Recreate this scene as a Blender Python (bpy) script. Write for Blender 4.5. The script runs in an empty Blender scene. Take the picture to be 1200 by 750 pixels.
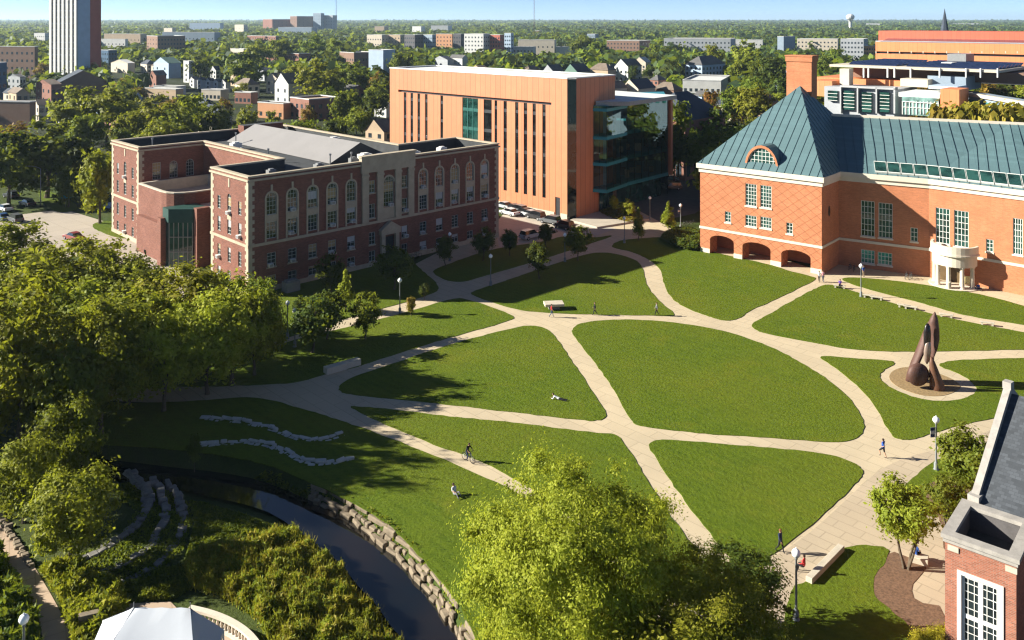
import bpy, bmesh, math, random
import numpy as np
from mathutils import Vector, Matrix
random.seed(7)
rng = np.random.default_rng(7)
SC = bpy.context.scene
COL = SC.collection
F, HC, HY = 1020.0, 40.0, 24.0          # lens (px of a 1200 wide frame), eye height, horizon row

def G(x, y, z=0.0):
    """world point at height z seen at photograph position (x, y)"""
    d = (HC - z) * F / (y - HY)
    return Vector(((x - 600) * d / F, d, z))
def V(x, y, d):
    return Vector(((x - 600) * d / F, d, HC - (y - HY) * d / F))
def px(p):
    return (600 + p[0] / p[1] * F, HY + (HC - p[2]) / p[1] * F)
def onwall(p0, p1, x, y=None):
    """distance along the wall line p0->p1 (and height) seen at photograph position (x, y)"""
    k = (x - 600) / F
    dx, dy = p1[0] - p0[0], p1[1] - p0[1]
    L = math.hypot(dx, dy); dx /= L; dy /= L
    t = (k * p0[1] - p0[0]) / (dx - k * dy)
    d = p0[1] + t * dy
    return (t, HC - (y - HY) * d / F) if y is not None else t

# ---------------------------------------------------------------- materials
MATS = {}
def nodes(name):
    m = bpy.data.materials.new(name); m.use_nodes = True
    nt = m.node_tree; nt.nodes.clear()
    out = nt.nodes.new('ShaderNodeOutputMaterial')
    return m, nt, out
def N(nt, typ, **kw):
    n = nt.nodes.new(typ)
    for k, v in kw.items():
        if k in n.inputs: n.inputs[k].default_value = v
        else: setattr(n, k, v)
    return n
def mixc(nt, fac, a, b, blend='MIX'):
    n = nt.nodes.new('ShaderNodeMix'); n.data_type = 'RGBA'; n.blend_type = blend
    for sock, val in ((n.inputs[0], fac), (n.inputs[6], a), (n.inputs[7], b)):
        if hasattr(val, 'is_output'): nt.links.new(val, sock)
        else: sock.default_value = val if not isinstance(val, tuple) or len(val) == 4 else (*val, 1)
    return n.outputs[2]
def math_(nt, op, a, b=None, c=None):
    n = nt.nodes.new('ShaderNodeMath'); n.operation = op
    for i, v in enumerate((a, b, c)):
        if v is None: continue
        if hasattr(v, 'is_output'): nt.links.new(v, n.inputs[i])
        else: n.inputs[i].default_value = v
    return n.outputs[0]
def ramp(nt, fac, lo, hi):
    n = nt.nodes.new('ShaderNodeMapRange'); n.inputs[1].default_value = lo; n.inputs[2].default_value = hi
    nt.links.new(fac, n.inputs[0]); return n.outputs[0]
def noise(nt, scale, detail=3, vec=None, rough=.55):
    n = N(nt, 'ShaderNodeTexNoise', Scale=scale, Detail=detail, Roughness=rough)
    if vec is not None: nt.links.new(vec, n.inputs['Vector'])
    return n.outputs['Fac']
def pos(nt, rot=0.0, scale=(1, 1, 1)):
    g = nt.nodes.new('ShaderNodeNewGeometry')
    m = N(nt, 'ShaderNodeMapping'); m.inputs['Rotation'].default_value = (0, 0, rot); m.inputs['Scale'].default_value = scale
    nt.links.new(g.outputs['Position'], m.inputs['Vector']); return m.outputs[0]
def finish(m, nt, out, col, rough=.8, spec=.3, metal=0, bump=None, bdist=.02, bstr=.5):
    b = N(nt, 'ShaderNodeBsdfPrincipled', Roughness=rough, Metallic=metal)
    b.inputs['Specular IOR Level'].default_value = spec
    if hasattr(col, 'is_output'): nt.links.new(col, b.inputs['Base Color'])
    else: b.inputs['Base Color'].default_value = (*col, 1)
    if bump is not None:
        bn = N(nt, 'ShaderNodeBump', Strength=bstr, Distance=bdist)
        nt.links.new(bump, bn.inputs['Height']); nt.links.new(bn.outputs[0], b.inputs['Normal'])
    nt.links.new(b.outputs[0], out.inputs[0])
    return m
def plain(name, col, rough=.7, var=.18, scale=1.5, spec=.3, metal=0):
    """a painted / stone / metal surface with soft uneven wear"""
    if name in MATS: return MATS[name]
    m, nt, out = nodes(name)
    p = pos(nt)
    f = noise(nt, scale, 5, p); f2 = noise(nt, scale * 9, 3, p)
    f = math_(nt, 'ADD', math_(nt, 'MULTIPLY', f, .65), math_(nt, 'MULTIPLY', f2, .35))
    c = mixc(nt, ramp(nt, f, .32, .68), tuple(x * (1 - var) for x in col), tuple(min(1, x * (1 + var)) for x in col))
    MATS[name] = finish(m, nt, out, c, rough, spec, metal)
    return m
def uvn(nt):
    return nt.nodes.new('ShaderNodeUVMap').outputs[0]
def brick(name, col, mortar=None, var=.25, diaper=0, bw=.22, bh=.075, msz=.012):
    if name in MATS: return MATS[name]
    m, nt, out = nodes(name)
    uv = uvn(nt)
    b = N(nt, 'ShaderNodeTexBrick', Scale=1.0)
    b.inputs['Brick Width'].default_value = bw; b.inputs['Row Height'].default_value = bh
    b.inputs['Mortar Size'].default_value = msz; b.inputs['Bias'].default_value = -.1
    d = tuple(x * (1 - var) for x in col); l = tuple(x * (1 + var) for x in col)
    b.inputs['Color1'].default_value = (*d, 1); b.inputs['Color2'].default_value = (*l, 1)
    b.inputs['Mortar'].default_value = (*(mortar or tuple(x * .8 + .06 for x in col)), 1)
    nt.links.new(uv, b.inputs['Vector'])
    f = noise(nt, .35, 5, uv); g = noise(nt, 6, 3, uv)
    c = mixc(nt, ramp(nt, f, .3, .7), b.outputs[0], mixc(nt, .5, b.outputs[0], tuple(x * .62 for x in col), 'MIX'), 'MIX')
    c = mixc(nt, math_(nt, 'MULTIPLY', ramp(nt, g, .5, .8), .35), c, tuple(min(1, x * 1.3) for x in col))
    mp = N(nt, 'ShaderNodeMapping'); mp.inputs['Scale'].default_value = (1.1, .12, 1); nt.links.new(uv, mp.inputs['Vector'])
    c = mixc(nt, math_(nt, 'MULTIPLY', ramp(nt, noise(nt, 1.0, 4, mp.outputs[0], .7), .52, .8), .3), c, tuple(x * .6 for x in col))
    if diaper:
        s = N(nt, 'ShaderNodeSeparateXYZ'); nt.links.new(uv, s.inputs[0])
        for sg in (1, -1):
            v = math_(nt, 'ADD', s.outputs[0], math_(nt, 'MULTIPLY', s.outputs[1], sg * 1.35))
            fr = math_(nt, 'FRACT', math_(nt, 'DIVIDE', v, diaper))
            line = math_(nt, 'LESS_THAN', fr, .095)
            c = mixc(nt, math_(nt, 'MULTIPLY', line, .6), c, tuple(x * .42 for x in col))
    MATS[name] = finish(m, nt, out, c, .85, .2, 0, b.outputs['Fac'], .01, .3)
    return m
def panel(name, col, w, h, joint=.02, var=.1, rough=.55, spec=.4, metal=0, dark=.45, off=0.0):
    """cladding in big panels with thin joints, uv in metres"""
    if name in MATS: return MATS[name]
    m, nt, out = nodes(name)
    uv = uvn(nt)
    b = N(nt, 'ShaderNodeTexBrick', Scale=1.0); b.offset = off
    b.inputs['Brick Width'].default_value = w; b.inputs['Row Height'].default_value = h
    b.inputs['Mortar Size'].default_value = joint; b.inputs['Mortar Smooth'].default_value = .2
    b.inputs['Color1'].default_value = (*[x * (1 - var) for x in col], 1)
    b.inputs['Color2'].default_value = (*[min(1, x * (1 + var)) for x in col], 1)
    b.inputs['Mortar'].default_value = (*[x * dark for x in col], 1)
    nt.links.new(uv, b.inputs['Vector'])
    f = noise(nt, .5, 5, uv)
    c = mixc(nt, math_(nt, 'MULTIPLY', ramp(nt, f, .35, .75), .3), b.outputs[0], tuple(x * .7 for x in col))
    mp = N(nt, 'ShaderNodeMapping'); mp.inputs['Scale'].default_value = (1.6, .09, 1); nt.links.new(uv, mp.inputs['Vector'])
    c = mixc(nt, math_(nt, 'MULTIPLY', ramp(nt, noise(nt, 1.0, 4, mp.outputs[0], .7), .5, .8), .32), c, tuple(x * .62 for x in col))
    MATS[name] = finish(m, nt, out, c, rough, spec, metal)
    return m
def glass(name, col=(.02, .028, .03), rough=.04, spec=.6):
    if name in MATS: return MATS[name]
    m, nt, out = nodes(name)
    p = pos(nt)
    f = noise(nt, .45, 2, p)
    c = mixc(nt, ramp(nt, f, .35, .65), tuple(x * .5 for x in col), tuple(x * 1.6 for x in col))
    MATS[name] = finish(m, nt, out, c, rough, spec)
    return m
def leafmat(name, c0, c1, c2=None, trans=.35):
    """foliage: every leaf its own tint, larger drifts of hue through the crown"""
    if name in MATS: return MATS[name]
    m, nt, out = nodes(name)
    g = nt.nodes.new('ShaderNodeNewGeometry')
    oi = nt.nodes.new('ShaderNodeObjectInfo')
    c = mixc(nt, g.outputs['Random Per Island'], c0, c1)
    f = noise(nt, .35, 2, g.outputs['Position'])
    if c2: c = mixc(nt, math_(nt, 'MULTIPLY', ramp(nt, f, .45, .72), .7), c, c2)
    hs = N(nt, 'ShaderNodeHueSaturation'); nt.links.new(c, hs.inputs['Color'])
    nt.links.new(math_(nt, 'ADD', .478, math_(nt, 'MULTIPLY', oi.outputs['Random'], .035)), hs.inputs['Hue'])
    nt.links.new(math_(nt, 'ADD', .8, math_(nt, 'MULTIPLY', oi.outputs['Random'], .4)), hs.inputs['Value'])
    d = N(nt, 'ShaderNodeBsdfPrincipled', Roughness=.55); d.inputs['Specular IOR Level'].default_value = .12
    t = nt.nodes.new('ShaderNodeBsdfTranslucent')
    mx = N(nt, 'ShaderNodeMixShader'); mx.inputs[0].default_value = trans
    nt.links.new(hs.outputs[0], d.inputs['Base Color'])
    tc = mixc(nt, .5, hs.outputs[0], (.34, .36, .015), 'MIX'); 
    nt.links.new(tc, t.inputs[0])
    nt.links.new(d.outputs[0], mx.inputs[1]); nt.links.new(t.outputs[0], mx.inputs[2]); nt.links.new(mx.outputs[0], out.inputs[0])
    MATS[name] = m
    return m

# ---------------------------------------------------------------- objects
def tag(o, label=None, cat=None, group=None, kind=None):
    if label: o['label'] = label
    if cat: o['category'] = cat
    if group: o['group'] = group
    if kind: o['kind'] = kind
    return o
def thing(name, label, cat, loc=(0, 0, 0), group=None, rz=0.0):
    o = bpy.data.objects.new(name, None); COL.objects.link(o)
    o.location = loc; o.rotation_euler = (0, 0, rz); o.empty_display_size = .3
    return tag(o, label, cat, group)
def link(name, me, parent=None, mat=None):
    o = bpy.data.objects.new(name, me); COL.objects.link(o)
    if parent is not None: o.parent = parent
    return o
def dup(o, parent=None, loc=None, rz=None, label=None, group=None):
    c = o.copy(); COL.objects.link(c)
    if parent is not None: c.parent = parent
    if loc is not None: c.location = loc
    if rz is not None: c.rotation_euler = (0, 0, rz)
    if label: c['label'] = label
    if group: c['group'] = group
    for ch in list(o.children):
        dup(ch, c)
    return c
def paint(o, mat):
    """own material on a copy that shares its mesh"""
    o.material_slots[0].link = 'OBJECT'; o.material_slots[0].material = mat

class MB:
    """collects faces, builds ONE mesh; uv in metres along each face"""
    def __init__(s): s.v = []; s.f = []; s.m = []; s.smooth = []
    def face(s, pts, mi=0, sm=False):
        i = len(s.v); s.v += [tuple(p) for p in pts]; s.f.append(tuple(range(i, i + len(pts)))); s.m.append(mi); s.smooth.append(sm)
    def box(s, c, sz, rz=0.0, mi=0, bottom=True):
        """box whose base centre is c"""
        ca, sa = math.cos(rz), math.sin(rz); hx, hy, h = sz[0] / 2, sz[1] / 2, sz[2]
        P = [Vector((c[0] + x * ca - y * sa, c[1] + x * sa + y * ca, c[2] + z)) for z in (0, h) for x, y in ((-hx, -hy), (hx, -hy), (hx, hy), (-hx, hy))]
        s.hexa(P, mi, bottom)
    def hexa(s, P, mi=0, bottom=True):
        for f in ((4, 5, 6, 7), (0, 1, 5, 4), (1, 2, 6, 5), (2, 3, 7, 6), (3, 0, 4, 7)) + (((3, 2, 1, 0),) if bottom else ()):
            s.face([P[i] for i in f], mi)
    def beam(s, a, b, w, h, mi=0):
        """box from a to b (a, b on the base centreline)"""
        a, b = Vector(a), Vector(b); t = (b - a); t.z = 0
        n = Vector((-t.y, t.x, 0)).normalized() * (w / 2); up = Vector((0, 0, h))
        s.hexa([a - n, b - n, b + n, a + n, a - n + up, b - n + up, b + n + up, a + n + up], mi)
    def prism(s, poly, z0, z1, mi=0, top=None, cap=True, bottom=False):
        n = len(poly)
        if sum(poly[i][0] * poly[(i + 1) % n][1] - poly[(i + 1) % n][0] * poly[i][1] for i in range(n)) < 0: poly = poly[::-1]
        for i in range(n):
            a, b = poly[i], poly[(i + 1) % n]
            s.face([(a[0], a[1], z0), (b[0], b[1], z0), (b[0], b[1], z1), (a[0], a[1], z1)], mi)
        if cap: s.face([(p[0], p[1], z1) for p in poly], mi if top is None else top)
        if bottom: s.face([(p[0], p[1], z0) for p in poly[::-1]], mi)
    def tube(s, a, b, r0, r1, n=8, mi=0, caps=True, sm=True):
        a, b = Vector(a), Vector(b); t = (b - a).normalized()
        x = t.orthogonal().normalized(); y = t.cross(x)
        A = [a + (x * math.cos(k * 2 * math.pi / n) + y * math.sin(k * 2 * math.pi / n)) * r0 for k in range(n)]
        B = [b + (x * math.cos(k * 2 * math.pi / n) + y * math.sin(k * 2 * math.pi / n)) * r1 for k in range(n)]
        for k in range(n): s.face([A[k], A[(k + 1) % n], B[(k + 1) % n], B[k]], mi, sm)
        if caps: s.face(A[::-1], mi); s.face(B, mi)
    def lathe(s, c, prof, n=12, mi=0, sm=True):
        """profile [(r, z)] spun round the vertical through c"""
        rings = [[Vector((c[0] + r * math.cos(k * 2 * math.pi / n), c[1] + r * math.sin(k * 2 * math.pi / n), c[2] + z)) for k in range(n)] for r, z in prof]
        for A, B in zip(rings, rings[1:]):
            for k in range(n): s.face([A[k], A[(k + 1) % n], B[(k + 1) % n], B[k]], mi, sm)
    def ball(s, c, r, n=10, mi=0):
        rz = r if not hasattr(r, '__len__') else r[2]
        rr = r if not hasattr(r, '__len__') else r[0]
        s.lathe(c, [(max(1e-4, rr * math.sin(math.pi * i / n)), -rz * math.cos(math.pi * i / n)) for i in range(n + 1)], max(8, n), mi)
    def build(s, name, mats, parent=None, weld=True, local=False, bevel=0):
        me = bpy.data.meshes.new(name)
        off = Vector((0, 0, 0))
        if parent is not None and not local:
            q = parent
            while q is not None: off += Vector(q.location); q = q.parent
        vs = np.array(s.v, dtype=np.float64) - np.array(off)
        me.from_pydata(vs.tolist(), [], s.f)
        me.polygons.foreach_set('material_index', s.m)
        me.polygons.foreach_set('use_smooth', s.smooth)
        uvl = me.uv_layers.new(name='UVMap')
        uv = np.zeros((len(me.loops), 2))
        k = 0
        for f in s.f:
            a, b, c = (Vector(s.v[f[0]]), Vector(s.v[f[1]]), Vector(s.v[f[2]]))
            n = (b - a).cross(c - a)
            if n.length > 1e-12: n.normalize()
            if abs(n.z) > .95: t, w = Vector((1, 0, 0)), Vector((0, 1, 0))
            else:
                t = Vector((-n.y, n.x, 0)).normalized(); w = n.cross(t)
                if w.z < 0: w = -w
            for i in f:
                p = Vector(s.v[i]); uv[k] = (p.dot(t), p.dot(w)); k += 1
        uvl.data.foreach_set('uv', uv.ravel())
        for m in (mats if isinstance(mats, (list, tuple)) else [mats]): me.materials.append(m)
        if weld:
            bm = bmesh.new(); bm.from_mesh(me)
            bmesh.ops.remove_doubles(bm, verts=bm.verts, dist=1e-4)
            if bevel:
                bmesh.ops.bevel(bm, geom=[e for e in bm.edges if e.is_manifold and e.calc_face_angle(0) > .5], offset=bevel, segments=1, affect='EDGES')
            bm.to_mesh(me); bm.free()
        me.update()
        return link(name, me, parent)

def wallface(mb, p0, p1, z0, z1, ops=(), reveal=.22, mi=0, mr=None):
    """vertical wall from p0 to p1 (left to right seen from outside) with true openings; each opening dict(u0,u1,z0,z1,arch)"""
    p0, p1 = Vector((p0[0], p0[1], 0)), Vector((p1[0], p1[1], 0))
    L = (p1 - p0).length; t = (p1 - p0) / L; inn = Vector((-t.y, t.x, 0))
    P = lambda u, z, d=0: p0 + t * u + inn * d + Vector((0, 0, z))
    us = sorted({0, L} | {round(o[k], 4) for o in ops for k in ('u0', 'u1') if 0 < o[k] < L})
    zs = sorted({z0, z1} | {round(o[k], 4) for o in ops for k in ('z0', 'z1') if z0 < o[k] < z1})
    mr = mi if mr is None else mr
    for a, b in zip(us, us[1:]):
        if b - a < 1e-4: continue
        for c, d in zip(zs, zs[1:]):
            if d - c < 1e-4: continue
            um, zm = (a + b) / 2, (c + d) / 2
            if any(o['u0'] < um < o['u1'] and o['z0'] < zm < o['z1'] for o in ops): continue
            mb.face([P(a, c), P(b, c), P(b, d), P(a, d)], mi)
    for o in ops:
        a, b, c, d = o['u0'], o['u1'], o['z0'], o['z1']; r = o.get('reveal', reveal)
        if o.get('arch'):
            h = o['arch']; n = 10; cu = (a + b) / 2
            arc = [(cu - (b - a) / 2 * math.cos(math.pi * k / n), d - h + h * math.sin(math.pi * k / n)) for k in range(n + 1)]
            for k in range(n):
                (u1, w1), (u2, w2) = arc[k], arc[k + 1]
                mb.face([P(u1, w1), P(u2, w2), P(u2, d), P(u1, d)] if abs(d - w1) > 1e-5 and abs(d - w2) > 1e-5 else ([P(u1, w1), P(u2, w2), P(u1, d)] if abs(d - w2) < 1e-5 else [P(u1, w1), P(u2, w2), P(u2, d)]), mi)
                mb.face([P(u1, w1), P(u2, w2), P(u2, w2, r), P(u1, w1, r)], mr)
            zt = d - h
        else:
            mb.face([P(a, d), P(b, d), P(b, d, r), P(a, d, r)], mr); zt = d
        mb.face([P(a, c, r), P(b, c, r), P(b, c), P(a, c)], mr)
        mb.face([P(a, c), P(a, zt), P(a, zt, r), P(a, c, r)], mr)
        mb.face([P(b, c), P(b, c, r), P(b, zt, r), P(b, zt)], mr)
    return P, math.atan2(t.y, t.x)

# windows: frame + glazing bars (one mesh), pane as sub-part; meshes shared by size
_wcache = {}
def window_meshes(w, h, nc, nr, arch, fm, gm, fw, bar):
    key = (round(w, 2), round(h, 2), nc, nr, round(arch, 2), fm.name, gm.name, fw, bar)
    if key in _wcache: return _wcache[key]
    mb = MB()
    y0, y1 = .08, .17
    def bx(x0, x1, z0, z1, ya=y0, yb=y1):
        mb.hexa([Vector(p) for p in ((x0, ya, z0), (x1, ya, z0), (x1, yb, z0), (x0, yb, z0), (x0, ya, z1), (x1, ya, z1), (x1, yb, z1), (x0, yb, z1))])
    zt = h - arch
    bx(0, fw, 0, zt); bx(w - fw, w, 0, zt); bx(fw, w - fw, 0, fw)
    if not arch: bx(fw, w - fw, h - fw, h)
    n = 10
    top = lambda x: zt + arch * math.sqrt(max(0, 1 - ((x - w / 2) / (w / 2)) ** 2)) if arch else h - fw
    if arch:
        for k in range(n):
            a0, a1 = math.pi * k / n, math.pi * (k + 1) / n
            q = lambda a, r: (w / 2 - (w / 2 - r) * math.cos(a), zt + (arch - r) * math.sin(a))
            A, B, C, D = q(a0, 0), q(a1, 0), q(a1, fw), q(a0, fw)
            mb.hexa([Vector((D[0], y0, D[1])), Vector((C[0], y0, C[1])), Vector((C[0], y1, C[1])), Vector((D[0], y1, D[1])), Vector((A[0], y0, A[1])), Vector((B[0], y0, B[1])), Vector((B[0], y1, B[1])), Vector((A[0], y1, A[1]))])
    for i in range(1, nc):
        x = w * i / nc; bx(x - bar / 2, x + bar / 2, fw, top(x) - (.02 if arch else 0), y0 + .02, y1 - .02)
    for j in range(1, nr):
        z = h * j / nr
        if arch and z > zt:
            hw = w / 2 * math.sqrt(max(0, 1 - ((z - zt) / arch) ** 2)); xa, xb = w / 2 - hw + .02, w / 2 + hw - .02
        else: xa, xb = fw, w - fw
        if xb > xa: bx(xa, xb, z - bar / 2, z + bar / 2, y0 + .025, y1 - .025)
    o = mb.build('window', fm, weld=False); me = o.data; bpy.data.objects.remove(o)
    pb = MB(); y = .14
    if arch: pb.face([(0, y, 0), (w, y, 0), (w, y, zt)] + [(w / 2 + w / 2 * math.cos(math.pi * k / 12), y, zt + arch * math.sin(math.pi * k / 12)) for k in range(1, 12)] + [(0, y, zt)])
    else: pb.face([(0, y, 0), (w, y, 0), (w, y, h), (0, y, h)])
    o = pb.build('pane', gm, weld=False); pm = o.data; bpy.data.objects.remove(o)
    _wcache[key] = (me, pm)
    return me, pm
def put_window(parent, P, ang, o, nc, nr, fm, gm, fw=.07, bar=.05, name='window', extra=None):
    me, pm = window_meshes(o['u1'] - o['u0'], o['z1'] - o['z0'], nc, nr, o.get('arch', 0), fm, gm, fw, bar)
    f = link(name, me, parent)
    f.location = P(o['u0'], o['z0']) - Vector(parent.location); f.rotation_euler = (0, 0, ang)
    link('pane', pm, f)
    if extra: extra(f, o)
    return f

def chaikin(pts, it=2, closed=True):
    for _ in range(it):
        q = []
        n = len(pts)
        for i in range(n if closed else n - 1):
            a, b = pts[i], pts[(i + 1) % n]
            q += [a * .75 + b * .25, a * .25 + b * .75]
        pts = q if closed else [pts[0]] + q + [pts[-1]]
    return pts
def sheet(name, pts, z, mats, thick=0.0, smooth=2, kind='structure', noise_amp=0.0):
    """flat area with an outline (photograph positions unprojected to the ground), optional small edge"""
    w = [p if isinstance(p, Vector) else G(p[0], p[1]) for p in pts]
    if smooth: w = chaikin(w, smooth)
    bm = bmesh.new()
    vs = [bm.verts.new((p.x, p.y, z)) for p in w]
    f = bm.faces.new(vs)
    if f.normal.z < 0: f.normal_flip()
    f.normal_update()
    if f.normal.z < 0: f.normal_flip()
    if thick:
        for i in range(len(vs)):
            a, b = vs[i], vs[(i + 1) % len(vs)]
            c = bm.verts.new((b.co.x, b.co.y, z - thick)); d = bm.verts.new((a.co.x, a.co.y, z - thick))
            bm.faces.new((a, b, c, d))
    bmesh.ops.triangulate(bm, faces=[f])
    me = bpy.data.meshes.new(name); bm.to_mesh(me); bm.free()
    for m in (mats if isinstance(mats, list) else [mats]): me.materials.append(m)
    o = link(name, me)
    if kind: tag(o, kind=kind)
    return o
# ================================================================ camera, sky, sun, air
cam_d = bpy.data.cameras.new('camera'); cam = bpy.data.objects.new('camera', cam_d); COL.objects.link(cam)
cam_d.sensor_width = 36; cam_d.lens = 36 * F / 1200; cam_d.shift_y = -(375 - HY) / 1200
cam.location = (0, 0, HC); cam.rotation_euler = (math.radians(90), 0, 0)
cam_d.clip_start = .5; cam_d.clip_end = 40000
SC.camera = cam
SUN_EL, SUN_AZ = math.radians(24.0), math.radians(175.2)      # azimuth of the direction TO the sun, from +x
sd = Vector((math.cos(SUN_EL) * math.cos(SUN_AZ), math.cos(SUN_EL) * math.sin(SUN_AZ), math.sin(SUN_EL)))
sl = bpy.data.lights.new('sun', 'SUN'); so = bpy.data.objects.new('sun', sl); COL.objects.link(so)
sl.energy = 5.0; sl.angle = math.radians(.55); sl.color = (1, .965, .845)
so.rotation_euler = sd.to_track_quat('Z', 'Y').to_euler()
w = bpy.data.worlds.new('World'); SC.world = w; w.use_nodes = True
wn = w.node_tree; wn.nodes.clear()
sky = wn.nodes.new('ShaderNodeTexSky'); sky.sky_type = 'NISHITA'; sky.sun_disc = False
sky.sun_elevation = SUN_EL; sky.sun_rotation = math.radians(90) - SUN_AZ
sky.altitude = 200; sky.air_density = .36; sky.dust_density = 0; sky.ozone_density = 2.5
bg = wn.nodes.new('ShaderNodeBackground'); bg.inputs[1].default_value = .054
wo = wn.nodes.new('ShaderNodeOutputWorld')
wn.links.new(sky.outputs[0], bg.inputs[0]); wn.links.new(bg.outputs[0], wo.inputs[0])
SC.view_settings.view_transform = 'Standard'; SC.view_settings.look = 'None'
SC.view_settings.exposure = 1.5; SC.view_settings.gamma = 1
SC.render.engine = 'CYCLES'
cy = SC.cycles
cy.max_bounces = 5; cy.diffuse_bounces = 3; cy.glossy_bounces = 2; cy.transmission_bounces = 2; cy.transparent_max_bounces = 6
cy.volume_bounces = 0; cy.caustics_reflective = False; cy.caustics_refractive = False
cy.use_adaptive_sampling = True; cy.adaptive_threshold = .012
cy.use_denoising = True
try: cy.denoiser = 'OPENIMAGEDENOISE'; cy.denoising_input_passes = 'RGB_ALBEDO_NORMAL'
except Exception: pass
cy.pixel_filter_type = 'BLACKMAN_HARRIS'; cy.filter_width = 1.3

# ================================================================ materials of the setting
def mat_grass(name, dark, light, dry, stripe=.25):
    m, nt, out = nodes(name)
    p = pos(nt)
    big = noise(nt, .045, 4, p); mid = noise(nt, .5, 5, p, .65); fine = noise(nt, 3.2, 4, p, .75)
    tex = noise(nt, 1.6, 3, pos(nt, math.radians(38), (.35, 2.2, 1)), .7)
    a = math_(nt, 'ADD', math_(nt, 'MULTIPLY', mid, .4), math_(nt, 'MULTIPLY', fine, .6))
    c = mixc(nt, ramp(nt, a, .36, .64), dark, light)
    c = mixc(nt, math_(nt, 'MULTIPLY', ramp(nt, big, .42, .72), .55), c, dry)
    c = mixc(nt, math_(nt, 'MULTIPLY', ramp(nt, tex, .5, .75), stripe), c, tuple(x * .55 for x in dark))
    st = N(nt, 'ShaderNodeTexWave', Scale=.30, Distortion=1.2, Detail=1.5); nt.links.new(pos(nt, math.radians(-44)), st.inputs['Vector'])
    c = mixc(nt, math_(nt, 'MULTIPLY', st.outputs['Fac'], .42), c, light)
    wr_ = noise(nt, .13, 5, p, .7); c = mixc(nt, math_(nt, 'MULTIPLY', ramp(nt, wr_, .56, .74), .6), c, dry)
    h = math_(nt, 'ADD', fine, math_(nt, 'MULTIPLY', tex, .8))
    return finish(m, nt, out, c, .9, .1, 0, h, .25, .55)
M_LAWN = mat_grass('lawn_grass', (.054, .088, .0055), (.104, .143, .009), (.155, .152, .013), .34)
M_ROUGH = mat_grass('rough_grass', (.035, .058, .012), (.062, .085, .018), (.095, .085, .035))
def mat_paving(name, col, sw, sh, rot, joint=.035, dark=.72):
    m, nt, out = nodes(name)
    b = N(nt, 'ShaderNodeTexBrick', Scale=1.0); b.offset = .5
    b.inputs['Brick Width'].default_value = sw; b.inputs['Row Height'].default_value = sh; b.inputs['Mortar Size'].default_value = joint
    b.inputs['Color1'].default_value = (*[x * .95 for x in col], 1); b.inputs['Color2'].default_value = (*[x * 1.05 for x in col], 1)
    b.inputs['Mortar'].default_value = (*[x * dark for x in col], 1)
    nt.links.new(pos(nt, rot), b.inputs['Vector'])
    p = pos(nt)
    f = noise(nt, .18, 5, p, .6); g = noise(nt, 2.5, 4, p, .7)
    c = mixc(nt, math_(nt, 'MULTIPLY', ramp(nt, f, .38, .72), .4), b.outputs[0], tuple(x * .72 for x in col))
    c = mixc(nt, math_(nt, 'MULTIPLY', ramp(nt, g, .5, .8), .25), c, tuple(x * .7 for x in col))
    k = noise(nt, .06, 3, p, .5); c = mixc(nt, math_(nt, 'MULTIPLY', ramp(nt, k, .45, .6), .3), c, tuple(x * y for x, y in zip(col, (1.12, 1.1, 1.05))))
    return finish(m, nt, out, c, .85, .2)
M_PAVE = mat_paving('concrete_paving', (.50, .405, .275), 3.0, 1.5, math.radians(46), .045, .72)
M_PLAZA = mat_paving('plaza_slabs', (.43, .345, .245), 2.2, 1.1, math.radians(46), .05, .7)
M_WALK = mat_paving('walk_concrete', (.45, .33, .24), 1.6, 1.6, math.radians(60), .04)
M_ROAD = plain('asphalt', (.10, .095, .09), .9, .25, .8)
M_CONC = plain('pale_concrete', (.42, .36, .29), .85, .15, .6)
M_MULCH = plain('bark_mulch', (.15, .085, .05), .95, .5, 6)
M_STONE = plain('limestone', (.48, .42, .33), .8, .16, 1.2)
M_ROCK = plain('creek_stone', (.21, .165, .115), .9, .35, 1.1)
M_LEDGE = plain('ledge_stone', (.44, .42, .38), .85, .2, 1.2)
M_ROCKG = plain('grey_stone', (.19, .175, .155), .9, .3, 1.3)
M_WHITE = plain('white_paint', (.72, .70, .66), .5, .06, 1)
M_DARK = plain('dark_metal', (.03, .032, .035), .5, .2, 3)
M_GREYM = plain('grey_metal', (.22, .22, .22), .45, .15, 2, .5)
M_WOOD = plain('bark', (.10, .075, .05), .95, .35, 5)
M_GLASS = glass('window_glass')

# ================================================================ ground with the creek channel
EDGE_R = [(80, 534), (150, 541), (205, 548), (255, 553), (305, 562), (361, 585), (409, 608), (444, 636), (477, 664), (503, 697), (528, 730), (545, 762), (590, 850)]
EDGE_L = [(80, 557), (150, 563), (195, 571), (240, 581), (285, 590), (323, 603), (363, 633), (401, 661), (419, 687), (442, 709), (456, 732), (478, 756), (515, 850)]
ZW = -1.2
wr = [G(x, y, ZW) for x, y in EDGE_R]; wl = [G(x, y, ZW) for x, y in EDGE_L]
def seg_dist(PX, PY, line):
    best = np.full(PX.shape, 1e9)
    for a, b in zip(line, line[1:]):
        dx, dy = b.x - a.x, b.y - a.y; L = dx * dx + dy * dy
        t = np.clip(((PX - a.x) * dx + (PY - a.y) * dy) / L, 0, 1)
        best = np.minimum(best, np.hypot(PX - a.x - t * dx, PY - a.y - t * dy))
    return best
def inside(PX, PY, poly):
    r = np.zeros(PX.shape, bool); n = len(poly)
    for i in range(n):
        a, b = poly[i], poly[(i + 1) % n]
        c = ((a.y > PY) != (b.y > PY)) & (PX < (b.x - a.x) * (PY - a.y) / ((b.y - a.y) or 1e-9) + a.x)
        r ^= c
    return r
creek_poly = chaikin([p.copy() for p in wr], 1, False) + chaikin([p.copy() for p in wl], 1, False)[::-1]
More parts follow.
